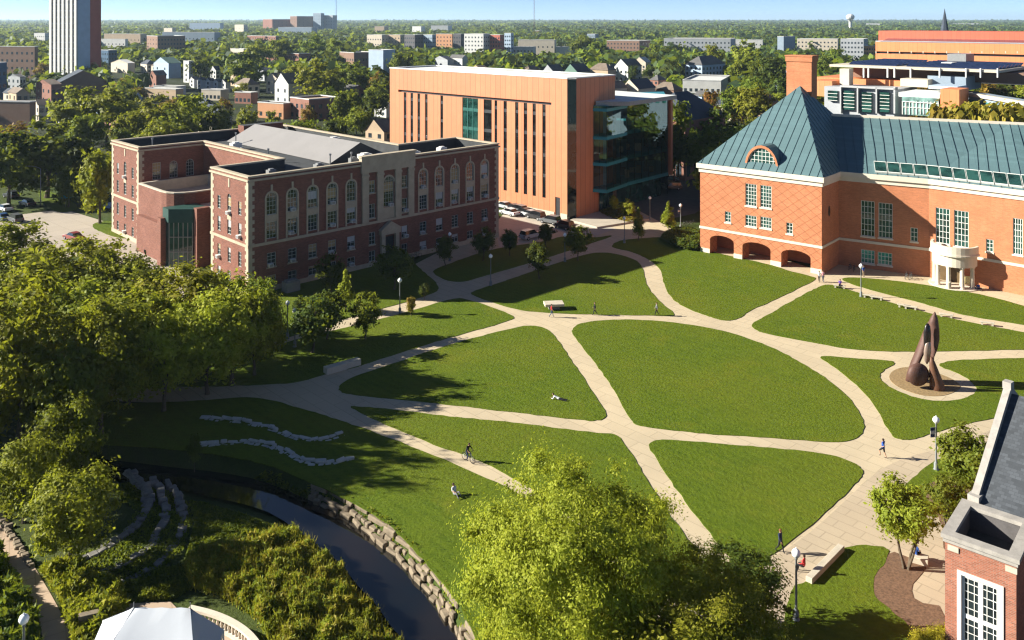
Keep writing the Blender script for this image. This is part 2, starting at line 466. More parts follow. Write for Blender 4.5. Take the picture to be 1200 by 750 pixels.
def height(PX, PY):
    ins = inside(PX, PY, creek_poly)
    dr, dl = seg_dist(PX, PY, wr), seg_dist(PX, PY, wl)
    side = dr < dl
    z = np.where(ins, -1.9, 0.0)
    right = np.clip(-1.5 + dr / .75 * 1.5, -1.5, -.02)
    left = np.clip(-1.35 + dl / 5.0 * 1.3, -1.35, -.02)
    return np.where(ins, z, np.where(side, right, left))
xs = np.concatenate([[-9000, -4000, -1500, -500, -200, -110, -80], np.arange(-66, 12, .6), [20, 40, 80, 200, 500, 1500, 4000, 9000]])
ys = np.concatenate([[-300, -50, 15, 35], np.arange(40, 92, .6), [100, 120, 160, 260, 500, 1200, 3000, 8000, 16000]])
PX, PY = np.meshgrid(xs, ys)
PZ = height(PX, PY); PZ[(PX < -75) | (PX > 15) | (PY > 95) | (PY < 36)] = -.02
nx, ny = len(xs), len(ys)
vv = np.stack([PX, PY, PZ], -1).reshape(-1, 3)
ii = np.arange(nx * ny).reshape(ny, nx)
ff = np.stack([ii[:-1, :-1], ii[:-1, 1:], ii[1:, 1:], ii[1:, :-1]], -1).reshape(-1, 4)
me = bpy.data.meshes.new('ground'); me.from_pydata(vv.tolist(), [], ff.tolist()); me.materials.append(M_ROUGH)
for p in me.polygons: p.use_smooth = True
tag(link('ground', me), kind='structure')

M_TOWN = mat_grass('town_ground_mix', (.020, .028, .010), (.036, .046, .014), (.085, .078, .066), .3)
sheet('town_ground', [Vector(q) for q in ((-420, 232, 0), (-60, 206, 0), (20, 216, 0), (60, 236, 0), (120, 215, 0), (420, 230, 0), (520, 700, 0), (-520, 700, 0))], .004, M_TOWN, 0, 0)
# creek water
m, nt, out = nodes('creek_water')
b = N(nt, 'ShaderNodeBsdfPrincipled', Roughness=.04); b.inputs['Specular IOR Level'].default_value = .9
p = pos(nt)
c = mixc(nt, ramp(nt, noise(nt, .12, 3, p), .35, .65), (.004, .006, .007), (.014, .011, .009))
nt.links.new(c, b.inputs['Base Color'])
bn = N(nt, 'ShaderNodeBump', Strength=.12, Distance=.03); nt.links.new(noise(nt, 1.6, 3, pos(nt, .9, (.6, 1.6, 1))), bn.inputs['Height']); nt.links.new(bn.outputs[0], b.inputs['Normal'])
nt.links.new(b.outputs[0], out.inputs[0])
cw = [Vector((p.x, p.y, 0)) for p in creek_poly]
sheet('creek_water', cw, ZW, m, 0, 0)

# ================================================================ paving and roads
sheet('paved_paths', [(40, 478), (130, 470), (225, 474), (300, 480), (400, 508), (520, 552), (600, 590), (700, 660), (800, 800), (1420, 800), (1420, 640), (1420, 500), (1420, 376), (1150, 322), (985, 300), (962, 318), (900, 298), (820, 285), (745, 245), (665, 246), (560, 272), (470, 318), (380, 366), (300, 402), (225, 428), (130, 440), (40, 446)], .02, M_PAVE, 0, 0)
sheet('plaza_paving', [(1034, 549), (1062, 536), (1110, 524), (1180, 497), (1300, 560), (1300, 800), (905, 800), (880, 700), (864, 676), (893, 663), (940, 632), (975, 602), (1003, 575), (1020, 560)], .032, M_PLAZA, 0, 1)
sheet('car_park', [(580, 262), (600, 240), (652, 248), (672, 256), (700, 262), (722, 268), (700, 276), (655, 272), (620, 284), (585, 290)], .034, mat_paving('lot_concrete', (.46, .40, .33), 5, 5, .75, .06), 0, 0)
sheet('campus_road', [(-420, 330), (-60, 262), (20, 252), (75, 245), (150, 268), (215, 300), (250, 330), (300, 350), (240, 372), (150, 345), (95, 300), (-80, 318), (-420, 420)], .012, mat_paving('road_concrete', (.40, .34, .28), 4, 4, .75, .06), 0, 0)
sheet('far_street', [(690, 236), (760, 262), (815, 250), (860, 215), (900, 160), (860, 158), (805, 205), (760, 222)], .014, M_ROAD, 0, 0)
sheet('side_walk', [(-40, 600), (0, 612), (25, 638), (43, 669), (63, 702), (78, 732), (90, 770), (120, 830), (70, 830), (51, 755), (47, 732), (33, 702), (15, 669), (0, 644), (-40, 640)], .02, M_WALK, 0, 1)

# ================================================================ lawns
LAWNS = {
 'quad_left': [(395, 455), (406.4, 444.7), (452, 429.5), (502.7, 411.8), (553.3, 396.6), (600, 385.2), (615, 382), (633, 382.7), (645.6, 387.7), (658.3, 405.5), (683.6, 443.5), (701.3, 468.8), (711, 484), (710, 490.5), (698.8, 494), (676, 492.4), (600, 483.5), (528, 475), (477, 469.6), (426.7, 465), (401, 461)],
 'quad_center': [(669.7, 387.7), (676, 380), (701, 375.6), (752, 374.6), (802.7, 379.6), (853.4, 389), (900, 405), (938, 424.5), (976, 448.5), (1001, 472.6), (1014, 496.7), (1012.7, 507.5), (1001, 515.7), (983.6, 519), (938, 516.2), (900, 513.5), (828, 509.3), (752, 500.5), (744, 497.7), (736.8, 487.8), (714, 448.5), (688.7, 414.3), (671, 392.8)],
 'quad_right': [(759, 522), (767, 516.4), (782.4, 515), (900, 525.5), (950.7, 529.6), (983.6, 536), (1006, 544.8), (1011.5, 552.4), (1009, 560), (998.8, 572.7), (971, 598), (938, 625.9), (900, 654), (891, 661), (877, 668.5), (867, 668), (840.7, 636), (815.4, 605.6), (782.4, 560), (762, 527)],
 'quad_lower': [(407, 476.5), (420, 477), (452, 479), (528, 489), (600, 495), (676, 505.5), (714, 508.8), (724, 510.6), (731.7, 519.5), (757, 560), (777.3, 593), (802.7, 628.4), (826, 660), (812, 690), (770, 690), (700, 630), (640, 583), (577, 547), (553.3, 537.2), (502.7, 519.5), (452, 498)],
 'quad_upper': [(549, 345), (556, 341), (600, 327), (650.7, 309), (683.6, 299), (701.3, 295.8), (719, 297), (742, 303), (753.3, 311.7), (755.8, 329.5), (762, 342), (777.3, 357.4), (793, 369), (785, 371), (770, 370.2), (690, 369), (630.4, 366.5), (600, 362.4)],
 'library_lawn': [(716, 289), (721, 284), (732, 281.3), (756, 279), (780, 278), (800, 284), (828, 294.5), (900, 309.5), (925.3, 318), (950.7, 324), (959, 327), (940, 336), (900, 356), (878.7, 364), (866, 373.8), (853.4, 376.8), (840.7, 374.5), (829.3, 370.5), (812.8, 365), (787.5, 352.3), (777.3, 332), (774.8, 316.8), (764.7, 306.7), (742, 295.3), (721.6, 291.5)],
 'library_front': [(963, 334.7), (976, 333.3), (1001, 342), (1052, 357.4), (1102.7, 371), (1153.3, 381.4), (1200, 389.8), (1300, 407), (1300, 409), (1200, 410), (1128, 411.8), (1052, 413), (1001, 410.5), (950.7, 401.7), (900, 392), (883.8, 386.5), (880, 381.4), (886.3, 376.3), (900, 369.5), (938, 347.2)],
 'library_strip': [(982, 326.6), (1001, 325), (1052, 329.5), (1102.7, 337), (1153.4, 346), (1200, 358.6), (1300, 390), (1300, 397), (1200, 381), (1128, 370), (1077.3, 354.4), (1026.7, 342), (1001, 334.5)],
 'sculpture_lawn': [(957, 417.5), (976, 418), (1014, 421.5), (1039.3, 422.5), (1048.5, 424.5), (1046.5, 428), (1035, 434), (1030, 441), (1034.5, 449), (1052, 459.3), (1077, 468), (1102.7, 471), (1128, 469), (1143.5, 461.5), (1143.5, 451), (1128, 439.7), (1102.7, 430.5), (1099.5, 427), (1115.4, 422.7), (1153.3, 421.4), (1200, 420), (1300, 420), (1300, 462), (1200, 482), (1161, 491.6), (1128, 498), (1102.7, 504.3), (1077.3, 514), (1062, 516.4), (1049.5, 514.4), (1041.9, 506.8), (1036.8, 496.7), (1021.6, 470), (1001, 448.5), (976, 429.5)],
 'lamp_lawn': [(1050, 577), (1072.3, 558.8), (1087.5, 544.8), (1115.4, 532), (1150, 520), (1200, 508), (1260, 560), (1200, 608), (1100, 608), (1075, 601)],
 'corner_lawn': [(950, 681.6), (988, 641), (1014, 639.8), (1034, 640.6), (1043, 646), (1037, 661.3), (1023, 679), (1025, 702), (1052, 722), (1067, 735), (1085, 800), (905, 800), (916, 740), (919, 722), (925.3, 694.3), (935.5, 684)],
 'creek_lawn': [(20, 486), (120, 474), (225, 471), (300, 464), (350.7, 478.5), (401, 493.5), (452, 512), (502.7, 531.5), (553.3, 553.7), (600, 574), (650, 605), (720, 665), (790, 760), (810, 820), (600, 840), (560, 755), (537, 706), (511, 675), (488, 646.5), (462, 621), (442, 605.6), (401, 583), (363, 566), (318, 545), (250, 532), (170, 524), (60, 518)],
 'hall_lawn': [(60, 442), (140, 436), (225, 433), (300, 414), (318, 409), (345, 398), (420, 381), (477, 366), (533, 349.2), (548, 351), (570, 358), (603, 370.5), (602, 375), (553, 389), (502, 403), (477, 411.8), (424, 428), (421, 430), (381, 438.4), (350, 449), (310, 451), (230, 454), (140, 452), (60, 458)],
 'hall_front': [(232, 420), (292, 350), (330, 338), (420, 312), (478, 297), (488, 312), (520, 338), (500, 347), (470, 356), (395, 376), (318, 403), (250, 424)],
 'hall_side': [(504, 319), (518, 312.5), (560, 297), (590, 290), (640, 283), (660, 276), (700, 279), (714, 276), (719, 277), (690, 286), (655, 298), (600, 314.5), (560, 326), (541, 331), (523, 329.5)],
 'road_verge': [(40, 222), (58, 246), (75, 250), (98, 243), (60, 224)],
 'verge_corner': [(103, 264), (122, 274), (146, 281), (160, 276), (140, 262), (126, 258)],
}
for k, pts in LAWNS.items():
    pts = chaikin([G(*q) for q in pts], 2); fine = []
    for a_, b_ in zip(pts, pts[1:] + pts[:1]):
        m_ = max(1, int((b_ - a_).length / .7)); fine += [a_.lerp(b_, q / m_) + Vector((random.uniform(-.08, .08), random.uniform(-.08, .08), 0)) for q in range(m_)]
    sheet('lawn', fine, .07 if k != 'creek_lawn' else .065, M_LAWN, .06, 0)
sheet('mulch_bed', [(1044, 646), (1060, 652), (1088, 663), (1078, 676), (1067, 688), (1072, 706), (1110, 712), (1110, 790), (1083, 790), (1067, 736), (1052, 722.5), (1025, 702.5), (1022.5, 679), (1036, 661)], .06, M_MULCH, .03, 1)
sheet('mulch_bed', [(1078, 572), (1120, 556), (1170, 560), (1110, 650), (1104, 640), (1108, 620)], .085, M_MULCH, .03, 1)
sheet('gravel_ring', [(1041, 441), (1047, 434), (1060, 430), (1080, 432), (1095, 436), (1118, 445), (1128, 454), (1117, 461), (1102, 465), (1080, 464), (1058, 457), (1045, 449)], .05, plain('brown_gravel', (.26, .175, .085), .95, .4, 5), .03, 2)

# haze over the whole scene
hb = MB(); hb.box((0, 7800, -3), (17900, 16150, 125))
m, nt, out = nodes('haze_air')
vp = nt.nodes.new('ShaderNodeVolumePrincipled')
vp.inputs['Color'].default_value = (.62, .80, 1, 1); vp.inputs['Density'].default_value = .00006; vp.inputs['Anisotropy'].default_value = .25
nt.links.new(vp.outputs[0], out.inputs['Volume'])
HAZE = tag(hb.build('haze', m), kind='stuff')

# ================================================================ creek stones and terraces
def stone_courses(name, label, line, courses, mat, cat='stone wall', group=None, zb=None):
    """stacked rough blocks along a line; courses = [(offset outward, z0, height, depth, block length)]"""
    mb = MB()
    cum = [0]
    for a, b in zip(line, line[1:]): cum.append(cum[-1] + math.hypot(b.x - a.x, b.y - a.y))
    def at(s):
        for i in range(len(line) - 1):
            if s <= cum[i + 1] or i == len(line) - 2:
                t = (s - cum[i]) / max(1e-6, cum[i + 1] - cum[i]); a, b = line[i], line[i + 1]
                dv = Vector((b.x - a.x, b.y - a.y, 0)).normalized()
                return Vector((a.x + (b.x - a.x) * t, a.y + (b.y - a.y) * t, 0)), dv
    for off, z0, h, dep, bl in courses:
        s = -random.random() * bl * .3
        while s < cum[-1]:
            L = bl * random.uniform(.55, 1.4)
            if len(courses) < 2 or random.random() < .97:
                p, dv = at(min(max(0, s + L / 2), cum[-1])); n = Vector((-dv.y, dv.x, 0))
                o = off + random.uniform(-.14, .14); hh = h * random.uniform(.75, 1.12); dd = dep * random.uniform(.75, 1.25)
                c = p + n * o; ang = math.atan2(dv.y, dv.x) + random.uniform(-.2, .2) / max(1, bl); j = lambda: random.uniform(-.08, .08) * min(1, bl)
                ca, sa = math.cos(ang), math.sin(ang); P = []
                for z in (z0, z0 + hh):
                    for x, y in ((-L / 2, -dd / 2), (L / 2, -dd / 2), (L / 2, dd / 2), (-L / 2, dd / 2)):
                        x *= .95; x += j(); y += j()
                        P.append(Vector((c.x + x * ca - y * sa, c.y + x * sa + y * ca, z + j() * .8)))
                mb.hexa(P)
            s += L * random.uniform(.92, 1.12)
    return tag(mb.build(name, mat, weld=True, bevel=.07), label, cat, group)
edge = chaikin([Vector((p.x, p.y, 0)) for p in wr[5:]], 1, False)
stone_courses('creek_revetment', 'stacked tan stone bank edging the creek below the sunny lawn', edge,
    [(.1, -1.5, .62, .4, 1.1), (.36, -.92, .4, .4, .8), (.66, -.46, .42, .5, 1.7)], M_ROCK)
def W(pts): return chaikin([G(x, y) for x, y in pts], 1, False)
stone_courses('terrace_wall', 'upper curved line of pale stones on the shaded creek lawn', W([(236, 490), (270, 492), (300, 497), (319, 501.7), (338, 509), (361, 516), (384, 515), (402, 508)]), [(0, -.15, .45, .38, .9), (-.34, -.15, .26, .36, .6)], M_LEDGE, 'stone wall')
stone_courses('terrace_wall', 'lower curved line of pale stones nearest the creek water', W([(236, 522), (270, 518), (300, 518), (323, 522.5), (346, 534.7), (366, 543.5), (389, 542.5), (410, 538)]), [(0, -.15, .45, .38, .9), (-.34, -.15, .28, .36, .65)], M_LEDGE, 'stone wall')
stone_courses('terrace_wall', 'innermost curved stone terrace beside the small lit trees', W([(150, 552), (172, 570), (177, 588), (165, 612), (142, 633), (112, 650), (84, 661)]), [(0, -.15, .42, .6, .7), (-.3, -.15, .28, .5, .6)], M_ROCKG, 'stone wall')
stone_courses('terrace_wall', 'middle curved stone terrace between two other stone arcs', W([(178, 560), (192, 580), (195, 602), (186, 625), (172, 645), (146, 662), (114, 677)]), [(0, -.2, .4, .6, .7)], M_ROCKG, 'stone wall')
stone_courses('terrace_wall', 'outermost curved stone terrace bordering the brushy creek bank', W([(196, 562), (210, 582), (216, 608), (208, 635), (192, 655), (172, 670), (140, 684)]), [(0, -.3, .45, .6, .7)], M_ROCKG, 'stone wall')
stone_courses('boulder_edge', 'row of boulders along the reddish walk by the lit tree', W([(5, 600), (15, 618), (25, 634), (33, 646), (42, 662)]), [(-.35, -.1, .36, .5, .5)], M_ROCK, 'boulders')
def slab_wall(name, label, a, b, h, wd, cat='seat wall', mat=None, group=None):
    a, b = G(*a), G(*b); mb = MB(); mb.beam(a, b, wd, h); o = mb.build(name, mat or M_STONE, bevel=.03)
    return tag(o, label, cat, group)
slab_wall('seat_wall', 'long low limestone seat wall at the path corner beside young trees', (381, 438.4), (421, 427), .75, .9)
slab_wall('seat_wall', 'pale concrete seat wall where a person in red sits', (948, 684), (986, 645), .45, .5)
slab_wall('seat_wall', 'short concrete seat wall under the multi-stem tree', (1066, 656), (1088, 662), .5, .8)
# ================================================================ foliage
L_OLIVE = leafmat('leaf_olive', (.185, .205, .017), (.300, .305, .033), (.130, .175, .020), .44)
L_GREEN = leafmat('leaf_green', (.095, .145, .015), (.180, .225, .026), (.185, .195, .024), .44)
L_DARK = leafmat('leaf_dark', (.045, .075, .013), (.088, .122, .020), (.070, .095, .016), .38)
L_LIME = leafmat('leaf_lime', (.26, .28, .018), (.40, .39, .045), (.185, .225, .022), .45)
L_YELLOW = leafmat('leaf_yellow', (.42, .37, .02), (.58, .50, .05), (.30, .31, .03), .45)
L_RUST = leafmat('leaf_rust', (.22, .115, .02), (.32, .18, .035), (.16, .14, .025), .4)
L_GOLD = leafmat('leaf_gold', (.24, .20, .025), (.36, .29, .04), (.13, .15, .02), .4)
L_BRUSH = leafmat('leaf_brush', (.15, .20, .022), (.25, .29, .038), (.20, .20, .03), .42)
def leaf_quads(P, Nrm, size, r, asp=1.7):
    n = len(P)
    a = r.normal(size=(n, 3)); t = np.cross(Nrm, a); t /= np.linalg.norm(t, axis=1, keepdims=True) + 1e-9
    b = np.cross(Nrm, t)
    s = size * r.uniform(.6, 1.45, (n, 1))
    t = t * s * asp * .5; b = b * s * .5
    v = np.stack([P - t, P + b * .9 - t * .1, P + t, P - b * .9 - t * .1], 1).reshape(-1, 3)
    return v
def quads_mesh(name, v, mat, mi=None):
    n = len(v) // 4
    me = bpy.data.meshes.new(name)
    me.vertices.add(len(v)); me.vertices.foreach_set('co', np.ascontiguousarray(v, dtype=np.float32).ravel())
    me.loops.add(len(v)); me.loops.foreach_set('vertex_index', np.arange(len(v), dtype=np.int32))
    me.polygons.add(n); me.polygons.foreach_set('loop_start', np.arange(0, len(v), 4, dtype=np.int32))
    me.polygons.foreach_set('loop_total', np.full(n, 4, dtype=np.int32))
    for m in (mat if isinstance(mat, list) else [mat]): me.materials.append(m)
    if mi is not None: me.polygons.foreach_set('material_index', mi.astype(np.int32))
    me.update(calc_edges=True); me.validate()
    return me
def crown_points(r, n, R, H, z0, nl, lobe=(.24, .42), shape='round', inner=.1, stray=.05):
    """leaf positions and facings for a crown of overlapping leafy limbs, radius R, from z0 to z0+H"""
    u = r.normal(size=(nl, 3)); u /= np.linalg.norm(u, axis=1, keepdims=True)
    rad = r.uniform(.35, .80, (nl, 1)) ** .8
    C = u * rad
    C[: max(1, nl // 7)] *= .35
    if shape == 'cone':
        zz = r.uniform(-1, .85, nl); k = np.clip((1 - zz) / 1.7, .12, 1); a = r.uniform(0, 6.283, nl); q = r.uniform(.2, .75, nl)
        C = np.stack([np.cos(a) * k * q, np.sin(a) * k * q, zz * .8], 1)
        lr = r.uniform(*lobe, nl) * (.45 + .6 * k)
    elif shape == 'oval':
        C[:, 0:2] *= (.55 + .45 * np.sqrt(np.clip(1 - C[:, 2:3] ** 2, 0, 1))); lr = r.uniform(*lobe, nl)
    elif shape == 'vase':
        C[:, 0:2] *= (.75 + .35 * C[:, 2:3]); lr = r.uniform(*lobe, nl)
    else: lr = r.uniform(*lobe, nl)
    wgt = lr ** 2; wgt /= wgt.sum()
    k = r.choice(nl, n, p=wgt)
    d = r.normal(size=(n, 3)); d[:, 2] = d[:, 2] * .9 + .25; d /= np.linalg.norm(d, axis=1, keepdims=True)
    q = np.abs(r.normal(0, .62, (n, 1))); q = np.where(q > 1.25, r.random((n, 1)), q)
    sq = r.uniform(.55, 1.35, (nl, 3)); sq[:, 2] *= .8
    P = C[k] + d * sq[k] * (lr[k][:, None] * q)
    out = P / (np.linalg.norm(P, axis=1, keepdims=True) + .15)
    nr = d * .5 + out * .75 + r.normal(size=(n, 3)) * .5; nr[:, 2] += .25; nr /= np.linalg.norm(nr, axis=1, keepdims=True)
    P = P * np.array([R, R, H / 2]) + np.array([0, 0, z0 + H / 2])
    return P, nr, C * np.array([R, R, H / 2]) + np.array([0, 0, z0 + H / 2]), lr
def trunk_mesh(name, h0, r0, tips, mat, r, nstem=1, lean=.0):
    mb = MB()
    for sidx in range(nstem):
        a = r.uniform(0, 6.28); off = Vector((math.cos(a), math.sin(a), 0)) * (.0 if nstem == 1 else .25)
        base = Vector((0, 0, -.15)) + off * .6
        top = Vector((off.x * 3 + r.uniform(-.2, .2), off.y * 3 + r.uniform(-.2, .2), h0))
        mid = base.lerp(top, .45) + Vector((r.uniform(-.12, .12), r.uniform(-.12, .12), 0))
        mb.tube(base, base + Vector((0, 0, .35)), r0 * 1.5, r0 * 1.08, 8, caps=False)
        mb.tube(base + Vector((0, 0, .35)), mid, r0 * 1.08, r0 * .85, 8, caps=False); mb.tube(mid, top, r0 * .85, r0 * .62, 8, caps=False)
        sel = tips[sidx::nstem]
        for tp in sel:
            tp = Vector(tp); k = top.lerp(tp, .5) + Vector((0, 0, .12 * (tp - top).length))
            mb.tube(top - Vector((0, 0, r.uniform(0, .25) * h0)), k, r0 * .42, r0 * .26, 5, caps=False); mb.tube(k, tp, r0 * .26, r0 * .06, 5, caps=False)
            for _ in range(2):
                e = tp + Vector((r.uniform(-1, 1), r.uniform(-1, 1), r.uniform(-.2, .8))) * (tp - top).length * .3
                mb.tube(k.lerp(tp, .5), e, r0 * .14, r0 * .03, 4, caps=False)
    o = mb.build(name, mat, weld=False); me = o.data; bpy.data.objects.remove(o)
    return me
PROTO = {}
def proto(key, seed, n, R, H, z0, nl, leaf, mat, shape='round', lobe=(.24, .42), r0=.22, nstem=1, asp=1.7, inner=.1, stray=.05, limbs=9):
    r = np.random.default_rng(seed)
    P, nr, C, lr = crown_points(r, n, R, H, z0, nl, lobe, shape, inner, stray)
    cm = quads_mesh('crown', leaf_quads(P, nr, leaf, r, asp), mat)
    tm = trunk_mesh('trunk', z0 + H * .18, r0, [tuple(c) for c in C[:limbs]], M_WOOD, r, nstem)
    PROTO[key] = (cm, tm, z0 + H, R, mat)
# mid sized park trees (height about 12 m), seen from 60-120 m
for i in range(4): proto(f'park{i}', 20 + i, 15500, 5.7, 11.2, .9, 95, .25, L_OLIVE, 'round', (.15, .32), .24, 1, 1.7, limbs=14)
for i in range(2): proto(f'young{i}', 40 + i, 6500, 2.2, 4.9, 1.1, 40, .19, L_GREEN, 'oval', (.20, .42), .10)
proto('spire', 45, 5200, 1.7, 6.6, 1.2, 40, .19, L_GREEN, 'cone', (.22, .42), .10)
for i in range(4): proto(f'wood{i}', 50 + i, 4600, 6.0, 12.7, .5, 54, .52, L_GREEN, 'round', (.18, .36), .3, limbs=5)
proto('shrub', 60, 2600, 1.2, 1.7, .15, 16, .17, L_GREEN, 'round', (.3, .5), .05, 3, limbs=5)
proto('multistem', 61, 11000, 3.2, 4.0, 1.6, 70, .125, L_OLIVE, 'vase', (.16, .32), .085, 4, 1.8, limbs=12)
proto('near', 62, 165000, 8.4, 13.0, 1.8, 380, .09, L_LIME, 'round', (.08, .22), .3, 1, 2.1, limbs=40)
proto('near_low', 63, 34000, 3.6, 6.5, .9, 100, .105, L_LIME, 'oval', (.16, .32), .16, 1, 2.0, .12, .08)
def tree(kind, name, label, loc, h, wd=1.0, mat=None, group=None, rz=None, cat='tree'):
    cm, tm, h0, R, m0 = PROTO[kind]
    s = h / h0
    t = thing(name, label, cat, (loc[0], loc[1], loc[2] if len(loc) > 2 else 0), group, random.uniform(0, 6.28) if rz is None else rz)
    t.scale = (s * wd, s * wd, s)
    c = link('crown', cm, t)
    if mat is not None and mat is not m0: paint(c, mat)
    link('trunk', tm, t)
    return t
def ptree(kind, name, label, x, y, ytop, wd=1.0, mat=None, group=None, cat='tree'):
    """tree whose foot is at ground (x, y) in the photograph and whose tip reaches row ytop"""
    p = G(x, y); h = HC - (ytop - HY) * p.y / F
    return tree(kind, name, label, p, max(1.0, h), wd, mat, group, None, cat)

# --- the big trees left of the quad, along the creek
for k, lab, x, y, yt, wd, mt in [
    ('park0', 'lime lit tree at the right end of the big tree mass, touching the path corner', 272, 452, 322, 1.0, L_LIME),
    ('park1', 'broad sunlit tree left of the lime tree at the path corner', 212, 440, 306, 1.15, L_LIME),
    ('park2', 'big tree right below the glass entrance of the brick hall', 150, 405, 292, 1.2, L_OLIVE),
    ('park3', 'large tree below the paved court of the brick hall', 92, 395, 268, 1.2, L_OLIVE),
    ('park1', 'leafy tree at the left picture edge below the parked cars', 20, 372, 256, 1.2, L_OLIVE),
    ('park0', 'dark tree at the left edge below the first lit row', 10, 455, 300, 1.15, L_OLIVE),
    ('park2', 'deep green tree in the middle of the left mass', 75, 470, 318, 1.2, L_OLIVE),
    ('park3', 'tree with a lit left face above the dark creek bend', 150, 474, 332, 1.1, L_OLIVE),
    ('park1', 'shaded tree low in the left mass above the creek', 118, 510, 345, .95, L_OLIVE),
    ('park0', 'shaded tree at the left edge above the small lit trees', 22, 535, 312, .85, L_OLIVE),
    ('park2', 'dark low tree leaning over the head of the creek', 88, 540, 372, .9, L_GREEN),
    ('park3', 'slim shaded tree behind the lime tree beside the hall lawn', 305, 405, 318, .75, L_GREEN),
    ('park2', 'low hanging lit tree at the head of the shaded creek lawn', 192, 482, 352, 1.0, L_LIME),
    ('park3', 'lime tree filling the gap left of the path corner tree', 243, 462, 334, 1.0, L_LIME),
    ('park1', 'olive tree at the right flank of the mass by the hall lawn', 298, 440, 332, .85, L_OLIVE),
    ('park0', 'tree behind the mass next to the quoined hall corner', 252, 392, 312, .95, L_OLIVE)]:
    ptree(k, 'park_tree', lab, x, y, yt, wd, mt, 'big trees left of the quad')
ptree('park1', 'small_tree', 'small pale green tree at far left beside the reddish walk', 28, 612, 503, 1.0, L_OLIVE)
ptree('park2', 'small_tree', 'small yellow green tree with a slim trunk above the ivy', 84, 666, 539, 1.0, L_OLIVE)
ptree('park0', 'small_tree', 'dark tree between the two small lit trees and the creek head', 75, 584, 460, .8, L_GREEN)
ptree('young0', 'small_tree', 'dark little conifer standing on the shaded creek stones', 228, 552, 505, .55, L_DARK)

# tall trees on the near left bank (they shade the terraces)
for q, (X_, Y_, h_) in enumerate(((-60, 56, 12), (-63, 64, 11.5), (-64, 72, 11.5), (-61, 81, 14.5), (-60, 48, 13), (-66, 88, 13), (-52, 84, 14))):
    tree(f'park{q % 4}', 'park_tree', 'tall tree standing left of the reddish walk', (X_, Y_, 0), h_, 1.15, L_GREEN, 'tall trees left of the reddish walk')
# --- young trees before the brick hall
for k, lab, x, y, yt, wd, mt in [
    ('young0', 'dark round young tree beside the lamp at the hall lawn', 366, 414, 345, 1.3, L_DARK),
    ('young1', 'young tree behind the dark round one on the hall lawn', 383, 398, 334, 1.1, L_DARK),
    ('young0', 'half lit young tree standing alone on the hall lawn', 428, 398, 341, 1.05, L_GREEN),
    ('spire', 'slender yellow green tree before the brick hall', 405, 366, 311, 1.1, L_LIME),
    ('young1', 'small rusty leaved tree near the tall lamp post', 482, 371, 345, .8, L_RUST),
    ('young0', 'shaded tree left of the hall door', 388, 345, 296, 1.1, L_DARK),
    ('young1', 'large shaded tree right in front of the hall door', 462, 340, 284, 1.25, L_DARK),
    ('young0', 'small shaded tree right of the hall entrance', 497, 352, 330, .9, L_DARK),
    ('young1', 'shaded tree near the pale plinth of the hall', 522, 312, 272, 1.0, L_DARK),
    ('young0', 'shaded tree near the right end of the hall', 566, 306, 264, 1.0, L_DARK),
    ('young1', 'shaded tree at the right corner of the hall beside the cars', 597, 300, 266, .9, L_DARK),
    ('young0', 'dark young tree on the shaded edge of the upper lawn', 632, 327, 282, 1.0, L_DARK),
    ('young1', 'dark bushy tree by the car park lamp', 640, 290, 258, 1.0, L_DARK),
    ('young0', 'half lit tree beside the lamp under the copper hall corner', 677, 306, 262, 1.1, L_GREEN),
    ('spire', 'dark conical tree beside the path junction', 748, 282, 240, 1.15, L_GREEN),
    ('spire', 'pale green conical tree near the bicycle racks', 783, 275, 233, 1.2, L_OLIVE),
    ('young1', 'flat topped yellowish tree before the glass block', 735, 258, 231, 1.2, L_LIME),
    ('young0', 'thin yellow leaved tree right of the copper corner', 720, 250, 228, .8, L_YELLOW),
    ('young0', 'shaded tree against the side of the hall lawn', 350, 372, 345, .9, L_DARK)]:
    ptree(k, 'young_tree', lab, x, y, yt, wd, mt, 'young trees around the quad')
# --- the foreground
tree('near', 'locust_tree', 'huge yellow green fine leaved tree filling the bottom middle', G(672, 850), 16.0, .83, L_LIME, None, 1.0)
tree('near', 'locust_tree', 'right half of the bottom tree group reaching towards the plaza', G(806, 900), 11.9, .9, L_LIME, None, 4.0)
tree('near_low', 'small_tree', 'bright green upright tree in front of the huge bottom tree', G(790, 960), 10.4, 1.05, L_LIME)
tree('near_low', 'small_tree', 'dark shaded tree at the bottom by the lamp and plaza', G(858, 752), 5.9, 1.5, L_DARK)
ptree('multistem', 'plaza_tree', 'multi-stem tree rising from the mulch bed by the brick tower', 1062, 668, 562, 1.0, L_OLIVE)
ptree('multistem', 'plaza_tree', 'leafy tree tucked against the slate roofed building', 1138, 612, 500, .9, L_GREEN)
ptree('multistem', 'plaza_tree', 'tree with pale leaves between the lamp lawn and brick tower', 1112, 634, 552, .85, L_GREEN)
tree('near_low', 'bright_shrub', 'bright yellow shrub at the foot of the brick tower', G(1095, 800), 3.6, 1.0, L_YELLOW, cat='shrub')

